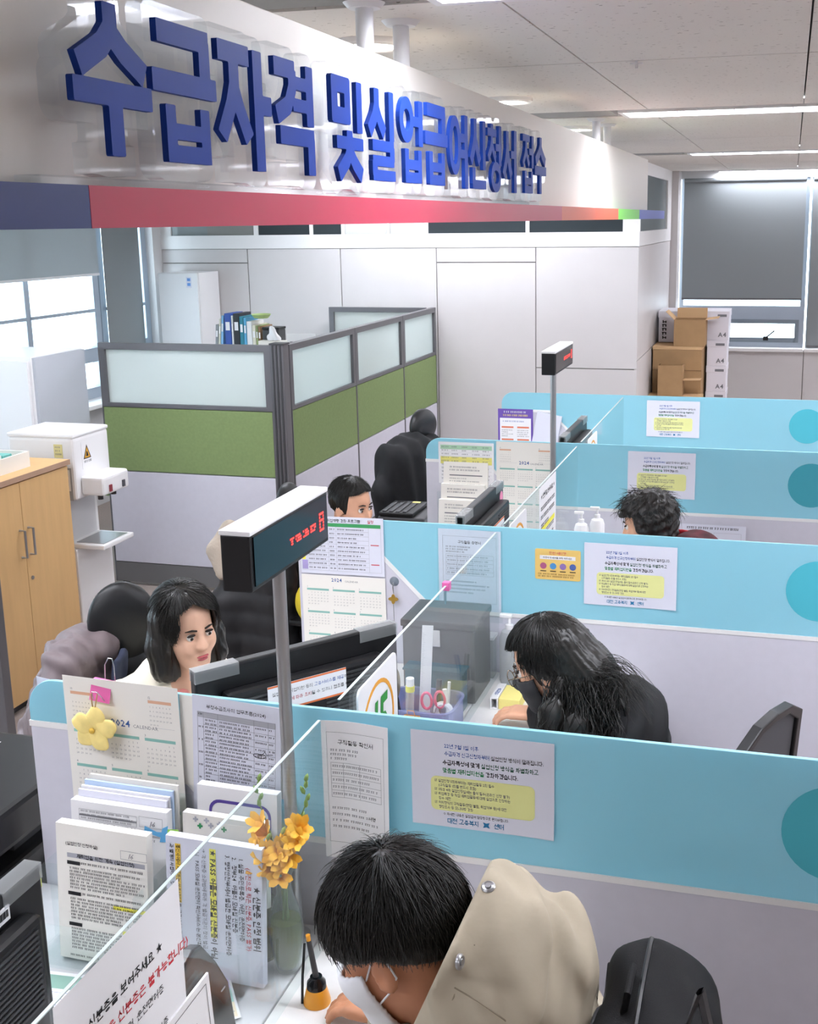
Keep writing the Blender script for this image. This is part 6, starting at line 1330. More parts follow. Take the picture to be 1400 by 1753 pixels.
# ================================================================ visitor chairs
MESHG = pane_mat('grey_mesh_back', '#7c7c80', .25, .6, .1)
def visitor_chair(label, x, y, rz, zt=1.045):
    t = thing('visitor_chair', label, 'chair', (x, y, 0), rz=rz, group='visitor chairs', local=True)   # faces -x
    out = [(-.21, .50), (-.235, .62), (-.225, .80), (-.17, zt-.05), (-.09, zt-.008), (0, zt), (.09, zt-.008), (.17, zt-.05), (.225, .80), (.235, .62), (.21, .50)]
    inn = [(a*.88, b_ if b_ < .7 else b_-.022) for a, b_ in out]; inn[0] = (-.18, .525); inn[-1] = (.18, .525)
    fr = Fr((.22, 0, 0), (0, 1, 0), (.18, 0, 1)); plate('back_frame', fr, [out, inn[::-1]], -.014, .014, BLACK, t, bev=.004); plate('mesh_back', fr, [inn], -.003, .003, MESHG, t)
    blob('seat', lambda P: rbox(P, (0, 0, .45), (.23, .23, .035), .033), (-.28, -.28, .38), (.28, .28, .52), .018, MESHB, t)
    for s_ in (-1, 1):
        tube('leg', [(.19, s_*.20, .43), (.26, s_*.23, .012)], .012, BLACK, t, 8); tube('leg', [(-.19, s_*.20, .43), (-.24, s_*.23, .012)], .012, BLACK, t, 8); tube('back_upright', [(.18, s_*.21, .44), (.30, s_*.20, .54)], .012, BLACK, t, 8)
    return t
visitor_chair('grey mesh backed black chair of the long haired visitor, back in view at the right', -.36, 2.97, -.42)
visitor_chair('grey mesh chair under the hooded visitor', -.12, 1.36, 0, .90); visitor_chair('grey mesh chair under the curly haired visitor', -.33, 4.35, 0, .86)

# ================================================================ people
SKIN = mat('skin_warm', '#d9a587', .5, vary=.04, vscale=30, spec=.35); SKIN2 = mat('skin_tan', '#bf8463', .5, vary=.05, vscale=30, spec=.35); SKIN3 = mat('skin_light', '#e3b79b', .5, vary=.04, vscale=30, spec=.35)
HAIR = mat('black_hair', '#15130f', .38, spec=.6, vary=.3, vscale=90); HAIRB = mat('soft_black_hair', '#1c1815', .42, spec=.5, vary=.3, vscale=120)
EYEW = mat('eye_white', '#e6e2dc', .2); IRIS = mat('iris_brown', '#2a1a12', .15); LIP = mat('lip_rose', '#b5565c', .4); BROW = mat('brow_dark', '#2a221e', .8)
def head_sdf(Q):
    """Q in head coordinates: x to the face, y to the left ear, z up, origin between the ears"""
    S = np.abs(Q[..., 1]); Qs = np.stack([Q[..., 0], S, Q[..., 2]], -1)
    d = ell(Q, (-.012, 0, .045), (.100, .076, .092))
    d = smin(d, ell(Q, (.022, 0, -.030), (.072, .062, .085)), .035)
    d = smin(d, ell(Q, (.058, 0, -.092), (.034, .034, .026)), .03)
    d = smin(d, ell(Qs, (.050, .040, -.020), (.036, .026, .032)), .02)
    d = smin(d, cap(Q, (.082, 0, .028), (.106, 0, -.018), .008, .012), .014)
    d = smin(d, ell(Qs, (.098, .011, -.022), (.010, .008, .008)), .006)
    d = -smin(-d, ell(Qs, (.100, .031, .014), (.022, .021, .012)), .014)
    d = smin(d, ell(Q, (.086, 0, -.054), (.013, .024, .0065)), .007)
    d = smin(d, ell(Q, (.084, 0, -.066), (.012, .019, .0065)), .007)
    e = ell(Qs, (-.010, .080, -.004), (.020, .010, .032)); e = -smin(-e, ell(Qs, (-.006, .089, .0), (.011, .007, .020)), .006)
    d = smin(d, e, .008)
    d = smin(d, cap(Q, (-.030, 0, -.05), (-.052, 0, -.17), .056, .058), .03)
    return d
HS = .91        # head size against the model head
def to_head(P, c, M): return ((P-c)@M)/HS
def from_head(c, M, v): return c+HS*(M@np.array(v, float))
def frame_of(yaw, pitch, roll=0): return np.array(Matrix.Rotation(yaw, 3, 'Z') @ Matrix.Rotation(pitch, 3, 'Y') @ Matrix.Rotation(roll, 3, 'X'))
def hand_sdf(P, w, d, n, side, curl=.5):
    """hand from wrist w along d with palm facing n; side +1 puts the thumb on the left of d"""
    w = np.array(w, float); d = np.array(d, float); d /= np.linalg.norm(d); n = np.array(n, float); n -= d*(n@d); n /= np.linalg.norm(n); l = np.cross(n, d)*side*-1
    M = np.stack([d, l, n], -1)
    r = rbox(P, w+d*.045, (.045, .038, .013), .012, M)
    for k, (o, L) in enumerate(((.028, .068), (.010, .076), (-.009, .071), (-.027, .056))):
        a = w+d*.085+l*o; c1 = curl*(.35+.08*k); b = a+(d*math.cos(c1)+n*math.sin(c1))*L*.45; c2 = c1+curl*.9; c = b+(d*math.cos(c2)+n*math.sin(c2))*L*.32; c3 = c2+curl*.6; e = c+(d*math.cos(c3)+n*math.sin(c3))*L*.25
        r = smin(r, chain(P, [a-d*.01, a, b, c, e], [.009, .009, .0085, .0078, .0068], .004), .006)
    a = w+d*.022+l*.034; b = a+d*.030+l*.018+n*.010; c = b+d*.026+l*.004+n*.012
    return smin(r, chain(P, [w+d*.015+l*.015, a, b, c], [.012, .0115, .010, .008], .005), .010)
def person(label, loc, yaw, skin, hc, hyaw, hpitch, hroll, arms, neck, chest, res=.006, lean=0, legs=True):
    t = thing('person', label, 'person', (*loc, 0), rz=yaw, local=True, group=None)
    M = frame_of(hyaw, hpitch, hroll); c = np.array(hc, float); toh = lambda P: to_head(P, c, M)
    sh = [np.array(chest)+np.array((0, s*.155, .10)) for s in (1, -1)]
    def body(P):
        d = head_sdf(toh(P))*HS
        nb = from_head(c, M, (-.05, 0, -.15))
        d = smin(d, cap(P, nb, neck, .056, .062), .03)
        d = smin(d, chain(P, [(0, 0, .56), (np.array(chest)*.5+np.array((0, 0, .33))), chest, neck], [.13, .125, .14, .07], .06), .05)
        for s, (el, wr, hd, pn) in zip((1, -1), arms):
            S_ = sh[0 if s > 0 else 1]
            d = smin(d, chain(P, [np.array(neck)-np.array((0, 0, .02)), S_, el, wr], [.055, .052, .040, .027], .03), .03)
            d = smin(d, hand_sdf(P, wr, hd, pn, s), .012)
        if legs:
            for s in (1, -1):
                d = smin(d, chain(P, [(.02, s*.10, .54), (.42, s*.11, .53), (.40, s*.11, .09)], [.085, .058, .036], .03), .04)
                d = smin(d, chain(P, [(.39, s*.11, .05), (.54, s*.12, .035)], [.035, .03], .02), .02)
        return d
    pts = [c, np.array(neck), *[np.array(a[1])+np.array(a[2])*.22 for a in arms], np.array(chest)]
    lo = np.minimum.reduce([p-.19 for p in pts]+[np.array((-.2, -.32, .0 if legs else .4))]); hi = np.maximum.reduce([p+.19 for p in pts]+[np.array((.62 if legs else .2, .32, .7))])
    lo[2] = .0 if legs else .42
    blob('body', body, lo, hi, res, skin, t)
    # eyes, brows, lips
    W_ = lambda x, y, z: from_head(c, M, (x, y, z))
    for s in (1, -1):
        e = blob('eye', lambda P, s=s: nrm(P-W_(.079, s*.031, .013))-.0105, W_(.079, s*.031, .013)-.015, W_(.079, s*.031, .013)+.015, .0028, EYEW, t)
        blob('iris', lambda P, s=s: ell(to_head(P, c, M), (.0885, s*.031, .012), (.0035, .0058, .0058)), W_(.088, s*.031, .012)-.01, W_(.088, s*.031, .012)+.01, .0018, IRIS, t)
        blob('eyelid', lambda P, s=s: ell(to_head(P, c, M), (.0865, s*.031, .0215), (.007, .015, .0035)), W_(.0865, s*.031, .0215)-.02, W_(.0865, s*.031, .0215)+.02, .0022, BROW if s else SKIN, t)
        tube('eyebrow', [W_(.093, s*.014, .036), W_(.092, s*.030, .041), W_(.080, s*.048, .037)], [.0025, .0032, .0012], BROW, t, 6)
    blob('lips', lambda P: np.minimum(ell(to_head(P, c, M), (.0925, 0, -.0545), (.009, .021, .0048)), ell(to_head(P, c, M), (.091, 0, -.0635), (.009, .018, .0055))), W_(.09, 0, -.06)-.03, W_(.09, 0, -.06)+.03, .0025, LIP, t)
    return t, c, M
def hair_cap(t, c, M, thick, cut, m, res=.005, extra=None, bump=.002, name='hair'):
    """hair shell over the skull; cut(Q) > 0 removes it (face opening, nape line)"""
    def f(P):
        Q = to_head(P, c, M)
        d = ell(Q, (-.014, 0, .046), (.100+thick, .076+thick, .092+thick))
        if extra is not None: d = smin(d, extra(Q), .03)
        flow = np.arctan2(Q[..., 1], Q[..., 0]+.05)
        d = d+bump*np.sin(flow*34+Q[..., 2]*60)+bump*.7*np.sin(flow*71-Q[..., 2]*35+1)
        return -smin(-d, -cut(Q), .012)*HS
    R_ = .30
    return blob(name, f, c-R_, c+R_, res, m, t)
def hair_strands(t, c, M, n, start, length, rad, lift, m, seed, r0=.0011, stop=None, crown=(-.045, .01, .13), flow=None, pts=8, wob=.004, drop=0, name='hair_strands'):
    """strands that leave the crown over the skull and end in loose tips"""
    g_ = np.random.default_rng(seed); cr = np.array(crown); cr = cr/np.linalg.norm(cr)
    u = np.cross(cr, (0, 1, 0)); u /= np.linalg.norm(u); v = np.cross(cr, u)
    az = g_.uniform(0, 2*PI, n); a0 = start[0]+(start[1]-start[0])*np.sqrt(g_.uniform(0, 1, n)); L = g_.uniform(*length, n)
    s_ = np.linspace(0, 1, pts)[None, :]; ang = a0[:, None]+L[:, None]*s_
    az2 = az[:, None]+g_.normal(0, .12, n)[:, None]*s_+(flow(az)[:, None]*s_ if flow is not None else 0)
    dr = cr*np.cos(ang)[..., None]+(u*np.cos(az2)[..., None]+v*np.sin(az2)[..., None])*np.sin(ang)[..., None]
    rr = np.array(rad); k = 1/np.sqrt(((dr/rr)**2).sum(-1)); lf = 1+g_.uniform(0, lift, n)[:, None]*(.3+s_)
    X = dr*(k*lf)[..., None]+np.array((-.014, 0, .046)); X = X+g_.normal(0, wob, (n, 1, 3))*s_[..., None]
    X[..., 2] -= drop*s_**2
    if stop is not None:
        bad = stop(X) > -.004
        for k_ in range(1, pts): hit = bad[:, k_]; X[hit, k_] = X[hit, k_-1]+(X[hit, k_-1]-X[hit, max(0, k_-2)])*.02; bad[hit, min(k_+1, pts-1)] = True
        X = X[~bad[:, 0]]; s_ = np.broadcast_to(s_, X.shape[:2]); n = len(X)
    Wd = HS*(X@M.T)+c
    r = r0*(1-.75*s_)*np.ones((n, 1))
    return strands(name, Wd, r, m, t, kind='stuff')
def garment(t, name, fn, lo, hi, res, m): return blob(name, fn, lo, hi, res, m, t)
def sleeve(P, S_, el, wr, r=(.075, .06, .05), cuff=.02):
    S_, el, wr = (np.array(q, float) for q in (S_, el, wr)); w2 = wr-(wr-el)/np.linalg.norm(wr-el)*cuff
    return chain(P, [S_, el, w2], list(r), .03)
TROUS = mat('dark_trousers', '#23252b', .8); SHOE = mat('black_shoe', '#151517', .4)
def trousers(t, m=TROUS):
    blob('trousers', lambda P: smin(chain(P, [(.0, .10, .54), (.43, .11, .54), (.40, .11, .12)], [.105, .078, .055], .03), smin(chain(P, [(.0, -.10, .54), (.43, -.11, .54), (.40, -.11, .12)], [.105, .078, .055], .03), ell(P, (0, 0, .58), (.14, .19, .12)), .04), .03), (-.2, -.25, .05), (.56, .25, .74), .014, m, t)
    for s in (1, -1): blob('shoe', lambda P, s=s: np.maximum(chain(P, [(.37, s*.11, .05), (.55, s*.12, .04)], [.048, .042], .03), .003-P[..., 2]), (.29, s*.115-.08, -.01), (.63, s*.115+.08, .12), .012, SHOE, t)

# ---- visitor in the hooded khaki coat (faces the counter, head bowed)
KHAKI = mat('khaki_cotton', '#a89d89', .8, vary=.07, vscale=9, bump=.35, bscale=35); KHAKID = mat('khaki_lining', '#857b69', .9)
armsM = [((.26, .24, .84), (.40, .08, .800), (.85, -.5, -.05), (.1, 0, -1)), ((.34, -.24, .86), (.49, -.42, .800), (.95, -.18, -.08), (.05, 0, -1))]
t, c, M = person('visitor bowed over the counter in a khaki hooded coat and white face mask', (-.17, 1.36), PI, SKIN2, (.320, 0, 1.256), -.10, .46, 0, armsM, (.20, 0, 1.105), (.13, 0, .94), .006)
hm = t
def coatM(P):
    d = chain(P, [(0, 0, .56), (.06, 0, .76), (.12, 0, .98)], [.17, .165, .175], .06)
    d = smin(d, ell(P, (.13, 0, 1.05), (.13, .21, .10)), .05)
    for s, (el, wr, _, _) in zip((1, -1), armsM): d = smin(d, sleeve(P, (.15, s*.17, 1.05), el, wr, (.085, .068, .056), .03), .04)
    d = smin(d, chain(P, [(.09, .12, 1.14), (.22, .13, 1.13), (.30, .05, 1.10), (.30, -.05, 1.10), (.22, -.13, 1.13), (.09, -.12, 1.14)], [.035]*6, .02), .02)
    hole = cap(P, (.20, 0, 1.10), (.26, 0, 1.30), .062, .075)
    d = -smin(-d, hole, .01)
    return d+wave(P, (.005, 28, 40, 55, 0), (.004, 60, 25, 18, 1.2), (.003, 15, 90, 40, 2))
blob('coat', coatM, (-.25, -.5, .40), (.62, .46, 1.24), .009, KHAKI, t)
HP = (.258, 0, 1.235); HN = np.array((.922, 0, .388))
def hoodM(P):
    o = ell(P, (.168, .0, 1.225), (.118, .150, .128)); o = smin(o, ell(P, (.215, 0, 1.30), (.06, .11, .07)), .05); o = smin(o, ell(P, (.20, .0, 1.12), (.13, .165, .07)), .05)
    o = o+wave(P, (.006, 24, 34, 38, .4), (.005, 55, 18, 20, 2), (.005, 10, 60, 70, 1), (.003, 80, 60, 90, 0), (.004, 90, 20, -60, 1))
    i = ell((P-c)@M, (-.014, 0, .046), (.108, .084, .100)); i = smin(i, cap(P, (.24, 0, 1.05), (.30, 0, 1.22), .06, .07), .02)
    d = -smin(-o, i, .006)
    return -smin(-d, -((P-np.array(HP))@HN), .006)
blob('hood', hoodM, (-.04, -.24, 1.02), (.42, .24, 1.44), .0055, KHAKI, t)
# hood edge seams, snaps
def on_hood(x, z):
    """first hit of the hood surface going from the camera side inwards"""
    ys = np.linspace(.24, 0, 400); P = np.stack([np.full(400, x), ys, np.full(400, z)], -1); d = hoodM(P); k = np.argmax(d < 0); return ys[k] if (d < 0).any() else .1
for (sx, y, sz) in ((.188, .008, 1.369), (.196, .122, 1.332)):
    q0 = np.array((sx, y, sz)); nn = np.array([hoodM(q0+e)-hoodM(q0-e) for e in np.eye(3)*.006])
    lathe('snap_button', [(0, .004), (.004, .004), (.0045, .002), (.008, .003), (.010, .001), (.010, -.002), (0, -.002)], (sx, y, sz), STEEL, t, 20, along=nn)
seam = [(.205, 1.29), (.17, 1.285), (.135, 1.27), (.11, 1.245), (.09, 1.215), (.078, 1.18)]
tube('seam', [(x, on_hood(x, z)+.0005, z) for x, z in seam], .0012, KHAKID, t, 6)
tube('seam', [(x, on_hood(x, z)+.0005, z) for x, z in [(.188, 1.33), (.205, 1.28), (.222, 1.235), (.24, 1.19), (.255, 1.15)]], .001, KHAKID, t, 6)
trousers(t)
cutM = lambda Q: .022-Q[..., 2]-.62*np.clip(-Q[..., 0]-.015, 0, .12)
hair_cap(t, c, M, .020, cutM, HAIR, .005)
hair_strands(t, c, M, 2600, (.02, 1.25), (.35, .85), (.121, .097, .113), .05, HAIR, 1, .0013, wob=.0025, stop=lambda Q: cutM(Q)-.004-.022*np.clip((Q[..., 0]-.02)/.03, 0, 1))
hair_strands(t, c, M, 350, (.0, .5), (.35, .7), (.124, .099, .116), .12, HAIR, 2, .0006, wob=.004)
MASKW = mat('mask_white', '#e4e5e8', .75)
def mask_fn(c, M):
    def f(P):
        Q = to_head(P, c, M); d = np.abs(head_sdf(Q)-.007)-.0038
        Qx = Q[..., 0]; return np.maximum(np.maximum(d, Q[..., 2]-.002-.0*Qx), np.maximum(-.115-Q[..., 2], .030-Qx))*HS
    return f
blob('face_mask', mask_fn(c, M), c-.16, c+.16, .0042, MASKW, t)
def ear_loop(t, c, M, m):
    for s in (1, -1): tube('ear_loop', [from_head(c, M, q) for q in ((.034, s*.068, -.012), (.005, s*.078, .016), (-.026, s*.083, .018), (-.030, s*.082, -.012), (.0, s*.074, -.036), (.034, s*.064, -.055))], .0016, m, t, 6)
ear_loop(t, c, M, MASKW)
# backpack on his back (a thing of its own)
BPK = mat('black_nylon', '#0a0a0c', .7, vary=.2, vscale=30, bump=.3, bscale=600, spec=.25)
PD = np.array((-.045, 0, -.055))
t = thing('backpack', 'black nylon backpack worn over the khaki coat', 'backpack', (-.05, 1.36, .78))
def pack(P):
    P = P-PD
    d = rbox(P, (-.105, 1.36, 1.06), (.085, .165, .235), .07, rotm(0, .12, 0)); d = smin(d, rbox(P, (-.02, 1.36, 1.0), (.06, .13, .16), .05, rotm(0, .12, 0)), .03)
    return d+wave(P, (.005, 30, 25, 22, 0), (.003, 70, 40, 20, 1))
blob('pack_body', pack, (-.29, 1.15, .70), (.06, 1.57, 1.31), .009, BPK, t)
def on_pack(y, z=None, x=None):
    if x is not None:
        x = x+PD[0]; zs = np.linspace(1.36, .8, 500); P = np.stack([np.full(500, x), np.full(500, y), zs], -1); k = np.argmax(pack(P) < 0); return (x, y, zs[k]+.001)
    xs_ = np.linspace(.12, -.2, 500); P = np.stack([xs_, np.full(500, y), np.full(500, z)], -1); k = np.argmax(pack(P) < 0); return (xs_[k]+.001, y, z)
tube('zipper', [on_pack(y, x=-.105) for y in np.linspace(1.24, 1.48, 12)], .004, BLACK, t, 6); tube('zipper', [on_pack(y, x=-.165) for y in np.linspace(1.22, 1.5, 12)], .0025, GREYDK, t, 6)
p = on_pack(1.245, x=-.105); box('zip_pull', p[0]-.006, p[0]+.006, p[1]-.02, p[1]+.012, p[2]-.002, p[2]+.005, GREYDK, t, bev=.002)
tube('top_handle', [(-.17, 1.33, 1.225), (-.165, 1.33, 1.255), (-.165, 1.39, 1.255), (-.17, 1.39, 1.225)], .005, BPK, t, 8)
tube('side_strap', [on_pack(1.22, x=-.06), on_pack(1.215, x=-.02), (.0, 1.22, 1.07)], .007, GREYDK, t, 6); box('side_loop', -.12, -.09, 1.188, 1.194, 1.085, 1.11, GREYDK, t, bev=.002)
for s in (1, -1): tube('shoulder_strap', [(-.235, 1.36+s*.09, 1.15), (-.27, 1.36+s*.11, 1.12), (-.32, 1.36+s*.13, 1.08), (-.365, 1.36+s*.14, 1.04), (-.385, 1.36+s*.14, .98), (-.33, 1.36+s*.19, .86), (-.2, 1.36+s*.17, .84)], .016, BPK, t, 8)

# ---- long haired visitor in the black coat with glasses and dark mask
BLKC = mat('black_coat_cloth', '#0f1013', .75, vary=.25, vscale=25, bump=.25, bscale=120)
armsW = [((.18, .20, .84), (.35, .06, .800), (.9, -.42, -.05), (.1, 0, -1)), ((.20, -.22, .84), (.34, -.37, .800), (.9, -.05, -.05), (.1, 0, -1))]
t, c, M = person('visitor with long wavy black hair, round glasses and a dark mask in a black coat', (-.33, 2.78), PI, SKIN, (.232, 0, 1.105), -.05, .40, 0, armsW, (.15, 0, .985), (.10, 0, .83), .0065)
hw = t
def coatW(P):
    d = chain(P, [(0, 0, .54), (.05, 0, .70), (.09, 0, .86)], [.17, .155, .165], .06); d = smin(d, ell(P, (.10, 0, .91), (.12, .20, .085)), .05)
    for s, (el, wr, _, _) in zip((1, -1), armsW): d = smin(d, sleeve(P, (.11, s*.165, .92), el, wr, (.08, .066, .055), .025), .04)
    d = smin(d, ell(P, (.03, 0, .98), (.10, .155, .10)), .04); d = smin(d, ell(P, (-.01, 0, .90), (.07, .13, .10)), .04)
    hole = cap(P, (.16, 0, .94), (.20, 0, 1.10), .06, .075); d = -smin(-d, hole, .01)
    return d+wave(P, (.006, 30, 38, 26, 0), (.004, 60, 20, 45, 1))
blob('coat', coatW, (-.24, -.48, .38), (.50, .46, 1.12), .010, BLKC, t); trousers(t)
faceW = lambda Q: np.minimum(np.minimum(Q[..., 0]-.046+.25*np.abs(Q[..., 1]), .088-Q[..., 2]), .074-np.abs(Q[..., 1]))
def longhair(Q):
    d = chain(Q, [(-.06, 0, .04), (-.085, 0, -.05), (-.10, 0, -.15)], [.085, .090, .085], .04)
    return d
hair_cap(t, c, M, .018, faceW, HAIR, .006, extra=longhair)
def lock(name, pts, rs, seed):
    def f(P): return chain(P, pts, rs, .03)+wave(P, (.004, 110, 60, 30, seed), (.003, 60, 150, 20, seed*2))
    pp = np.array(pts); blob(name, f, pp.min(0)-.09, pp.max(0)+.09, .007, HAIR, t)
lock('hair_lock', [(.18, .065, 1.12), (.195, .115, 1.03), (.215, .140, .93), (.24, .15, .84)], [.012, .036, .034, .012], 1); lock('hair_lock', [(.16, .05, 1.10), (.13, .11, 1.0), (.13, .14, .90)], [.02, .050, .03], 2)
lock('hair_lock', [(.12, 0, 1.10), (.06, .05, 1.02), (.01, .05, .98)], [.06, .055, .03], 3); lock('hair_lock', [(.19, -.085, 1.10), (.205, -.125, 1.02), (.225, -.145, .93), (.25, -.15, .84)], [.045, .05, .045, .02], 4)
hair_strands(t, c, M, 2200, (.02, 1.3), (.5, 1.0), (.120, .097, .113), .06, HAIR, 5, .0012, crown=(-.03, 0, .13), stop=faceW, wob=.002)
g_ = np.random.default_rng(8); n = 900; s_ = np.linspace(0, 1, 12)[None, :, None]
A = np.stack([g_.uniform(.04, .22, n), g_.uniform(.03, .13, n), g_.uniform(1.05, 1.13, n)], -1)[:, None, :]; Bp = np.stack([A[:, 0, 0]+g_.uniform(-.09, .05, n), A[:, 0, 1]+g_.uniform(.0, .05, n), g_.uniform(.84, .95, n)], -1)[:, None, :]
X = A*(1-s_)+Bp*s_; X = X+np.stack([.012*np.sin(s_[..., 0]*9+g_.uniform(0, 6, (n, 1))), .012*np.sin(s_[..., 0]*8+g_.uniform(0, 6, (n, 1)))+.02*np.sin(s_[..., 0]*3), 0*s_[..., 0]*np.ones((n, 1))], -1)
strands('hair_strands', X, .0013*(1-.6*s_[..., 0])*np.ones((n, 1)), HAIR, t, kind='stuff')
n = 120; A = np.stack([g_.uniform(.08, .13, n), g_.uniform(-.02, .10, n), g_.uniform(1.10, 1.15, n)], -1)[:, None, :]; Bp = np.stack([g_.uniform(-.06, .02, n), g_.uniform(.0, .14, n), g_.uniform(1.02, 1.10, n)], -1)[:, None, :]
X = A*(1-s_)+Bp*s_; X[..., 2] += (.05*np.sin(s_[..., 0]*PI)*g_.uniform(.2, 1, (n, 1))); strands('hair_strands', X, .0010*(1-.6*s_[..., 0])*np.ones((n, 1)), HAIR, t, kind='stuff')
blob('face_mask', mask_fn(c, M), c-.16, c+.16, .005, mat('mask_charcoal', '#3a393b', .8), t)
def glasses(t, c, M, r=.024):
    W_ = lambda x, y, z: Vector(from_head(c, M, (x, y, z)))
    for s in (1, -1):
        tube('lens_rim', [W_(.112-.006*abs(math.sin(a))*0, s*.033+r*math.cos(a), .010+r*math.sin(a)) for a in [2*PI*k/24 for k in range(24)]], .0013, mat('gold_wire', '#a89a84', .25, metal=.9), t, 6, closed=True)
        tube('temple_arm', [W_(.111, s*.057, .014), W_(.06, s*.078, .016), (W_(-.008, s*.084, .018)), W_(-.02, s*.083, -.005)], .0013, MATS['gold_wire'], t, 6)
    tube('bridge', [W_(.112, .009, .014), W_(.116, 0, .017), W_(.112, -.009, .014)], .0013, MATS['gold_wire'], t, 6)
glasses(t, c, M)

# ---- short curly haired visitor at the third booth
armsC = [((.20, .20, .82), (.36, .10, .795), (.95, -.3, -.02), (.1, 0, -1)), ((.20, -.20, .82), (.36, -.2, .795), (.95, .1, -.02), (.1, 0, -1))]
t, c, M = person('visitor with short curly dark hair and a red collared jacket at the third booth', (-.33, 4.36), PI, SKIN, (.165, 0, 1.078), -.05, .25, 0, armsC, (.09, 0, .955), (.06, 0, .80), .009)
def jacket(P):
    d = chain(P, [(0, 0, .54), (.03, 0, .68), (.06, 0, .84)], [.16, .15, .16], .06); d = smin(d, ell(P, (.05, 0, .885), (.11, .20, .075)), .05); d = smin(d, ell(P, (-.02, 0, .975), (.115, .16, .085)), .05)
    for s, (el, wr, _, _) in zip((1, -1), armsC): d = smin(d, sleeve(P, (.06, s*.165, .88), el, wr, (.075, .062, .05), .02), .04)
    for s in (1, -1): d = smin(d, cap(P, (.09, 0, .925), (.06, s*.165, .885), .075, .072), .03)
    return -smin(-d, cap(P, (.10, 0, .95), (.13, 0, 1.10), .05, .06), .01)+wave(P, (.004, 30, 40, 26, 0))
blob('jacket', jacket, (-.22, -.45, .38), (.46, .45, 1.08), .013, mat('dark_red_check', '#4a1820', .85, vary=.6, vscale=22), t); trousers(t)
blob('collar', lambda P: np.maximum(np.abs(cap(P, (.045, 0, .99), (.075, 0, 1.045), .092, .078))-.006, np.maximum(.985-P[..., 2], P[..., 2]-1.05)), (-.07, -.12, .95), (.20, .12, 1.07), .006, mat('collar_red', '#c0222c', .75), t)
curl = lambda Q: np.minimum(np.minimum(Q[..., 0]-.050+.15*np.abs(Q[..., 1]), .062-Q[..., 2]), 9)
def hair_curly(P):
    Q = to_head(P, c, M); d = ell(Q, (-.018, 0, .045), (.128, .108, .112)); d = smin(d, ell(Q, (-.05, 0, -.03), (.07, .085, .07)), .03)
    d = d+.007*np.sin(Q[..., 0]*95+2*np.sin(Q[..., 2]*60))*np.sin(Q[..., 1]*90+1.5*np.sin(Q[..., 0]*70))+.004*np.sin(Q[..., 2]*140+Q[..., 1]*60)
    return -smin(-d, -curl(Q), .01)*HS
blob('hair', hair_curly, c-.19, c+.19, .006, HAIRB, t)
hair_strands(t, c, M, 700, (.05, 1.5), (.15, .4), (.128, .106, .114), .16, HAIRB, 11, .0011, wob=.012)

# ---- clerk in the cream blouse with a black bob
CREAM = mat('cream_blouse', '#e6dfc9', .75, vary=.04, vscale=12, bump=.2, bscale=60)
armsS = [((.16, .24, .80), (.36, .14, .800), (.95, -.2, -.02), (.1, 0, -1)), ((.16, -.24, .80), (.36, -.14, .800), (.95, .2, -.02), (.1, 0, -1))]
t, c, M = person('clerk with a black bob in a cream blouse behind the big monitor', (-1.80, 2.86), -.35, SKIN3, (.185, 0, 1.112), -.22, .10, .06, armsS, (.10, 0, .945), (.06, 0, .80), .0065)
def blouse(P):
    d = chain(P, [(0, 0, .54), (.02, 0, .68), (.045, 0, .82)], [.15, .13, .14], .06); d = smin(d, ell(P, (.06, 0, .885), (.10, .185, .08)), .05)
    for s, (el, wr, _, _) in zip((1, -1), armsS): d = smin(d, sleeve(P, (.06, s*.165, .885), el, wr, (.074, .06, .045), .02), .035)
    for s in (1, -1): d = smin(d, cap(P, (.095, 0, .935), (.06, s*.165, .895), .076, .072), .03)
    d = smin(d, cap(P, (.09, 0, .93), (.105, 0, .975), .082, .070), .02)
    return -smin(-d, cap(P, (.135, 0, .955), (.165, 0, 1.08), .046, .064), .008)+wave(P, (.004, 35, 40, 30, 0), (.003, 70, 25, 40, 1))
blob('blouse', blouse, (-.22, -.42, .40), (.48, .42, 1.01), .010, CREAM, t); trousers(t)
for s in (1, -1): blob('neck_bow', lambda P, s=s: ell(P, (.178, s*.028, .925), (.010, .028, .016)), (.15, s*.028-.04, .90), (.20, s*.028+.04, .95), .005, mat('coral_ribbon', '#e08f88', .6), t)
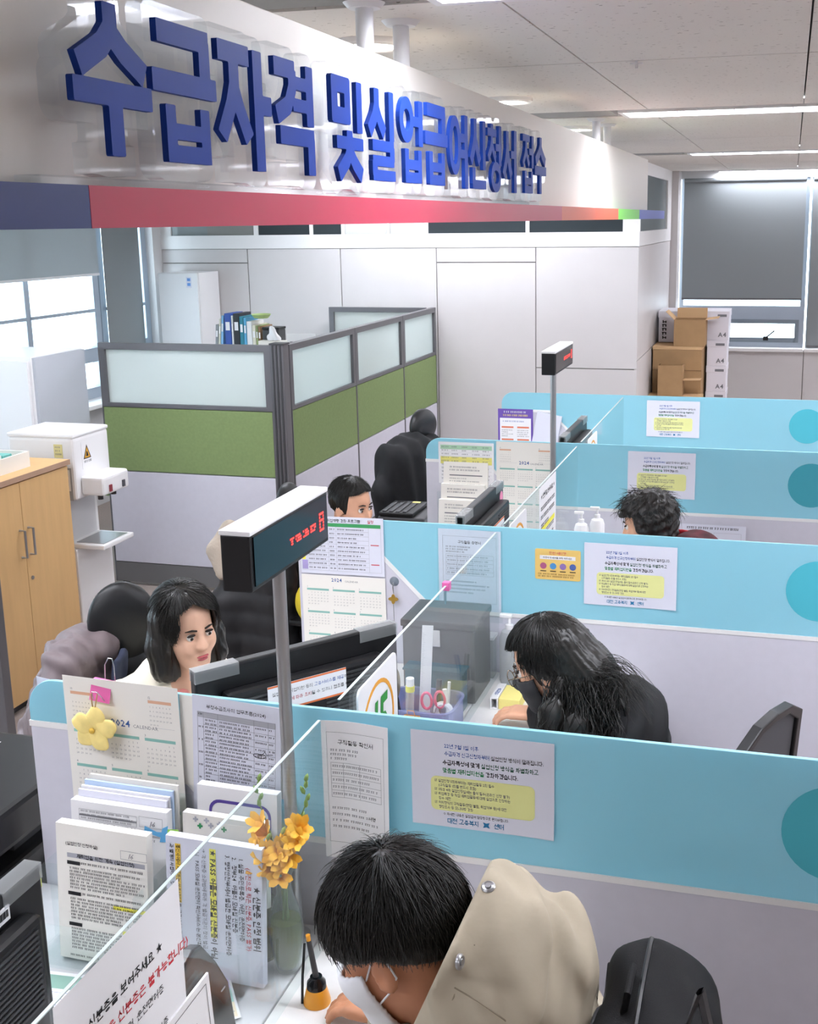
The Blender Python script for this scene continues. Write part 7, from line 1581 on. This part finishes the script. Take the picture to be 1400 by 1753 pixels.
bobf = lambda Q: np.minimum(np.minimum(Q[..., 0]-.036+.10*np.abs(Q[..., 1]), .118-Q[..., 2]-.62*np.abs(Q[..., 1]+.012)), .066-np.abs(Q[..., 1])+.10*(-Q[..., 2]))
def bob_extra(Q):
    S = np.abs(Q[..., 1]); Qs = np.stack([Q[..., 0], S, Q[..., 2]], -1)
    d = chain(Qs, [(-.02, .060, .04), (-.015, .085, -.04), (.005, .085, -.105), (.022, .068, -.125)], [.05, .042, .038, .022], .03)
    return smin(d, ell(Q, (-.065, 0, -.05), (.065, .085, .09)), .03)
hair_cap(t, c, M, .022, bobf, HAIR, .0055, extra=bob_extra)
hair_strands(t, c, M, 1600, (.02, 1.2), (.6, 1.1), (.125, .101, .117), .04, HAIR, 21, .0011, crown=(.03, -.03, .13), stop=bobf, wob=.002)

# ---- second clerk, face half hidden by the second screen
t, c, M = person('clerk with tied dark hair peering over the second blue screen', (-1.86, 4.42), -.1, SKIN, (.115, 0, 1.068), -.25, .10, 0, armsS, (.06, 0, .92), (.035, 0, .78), .008)
def shirt2(P):
    d = chain(P, [(0, 0, .54), (.02, 0, .68), (.04, 0, .82)], [.15, .13, .14], .06); d = smin(d, ell(P, (.04, 0, .865), (.10, .185, .075)), .05)
    for s, (el, wr, _, _) in zip((1, -1), armsS): d = smin(d, sleeve(P, (.04, s*.165, .865), el, wr, (.07, .06, .045), .02), .035)
    for s in (1, -1): d = smin(d, cap(P, (.06, 0, .915), (.04, s*.165, .885), .072, .068), .03)
    return -smin(-d, cap(P, (.085, 0, .93), (.09, 0, 1.05), .048, .060), .008)
blob('cardigan', shirt2, (-.22, -.42, .40), (.48, .42, .98), .014, mat('grey_cardigan', '#4c4d55', .85), t); trousers(t)
tiedf = lambda Q: np.minimum(Q[..., 0]-.040+.1*np.abs(Q[..., 1]), .098-Q[..., 2]-.3*np.abs(Q[..., 1]))
hair_cap(t, c, M, .012, lambda Q: np.maximum(tiedf(Q), -.03-Q[..., 2]-.3*Q[..., 0]), HAIR, .006)
hair_strands(t, c, M, 900, (.02, 1.1), (.3, .7), (.112, .089, .105), .08, HAIR, 31, .0011, crown=(.02, 0, .13), wob=.003, stop=tiedf)
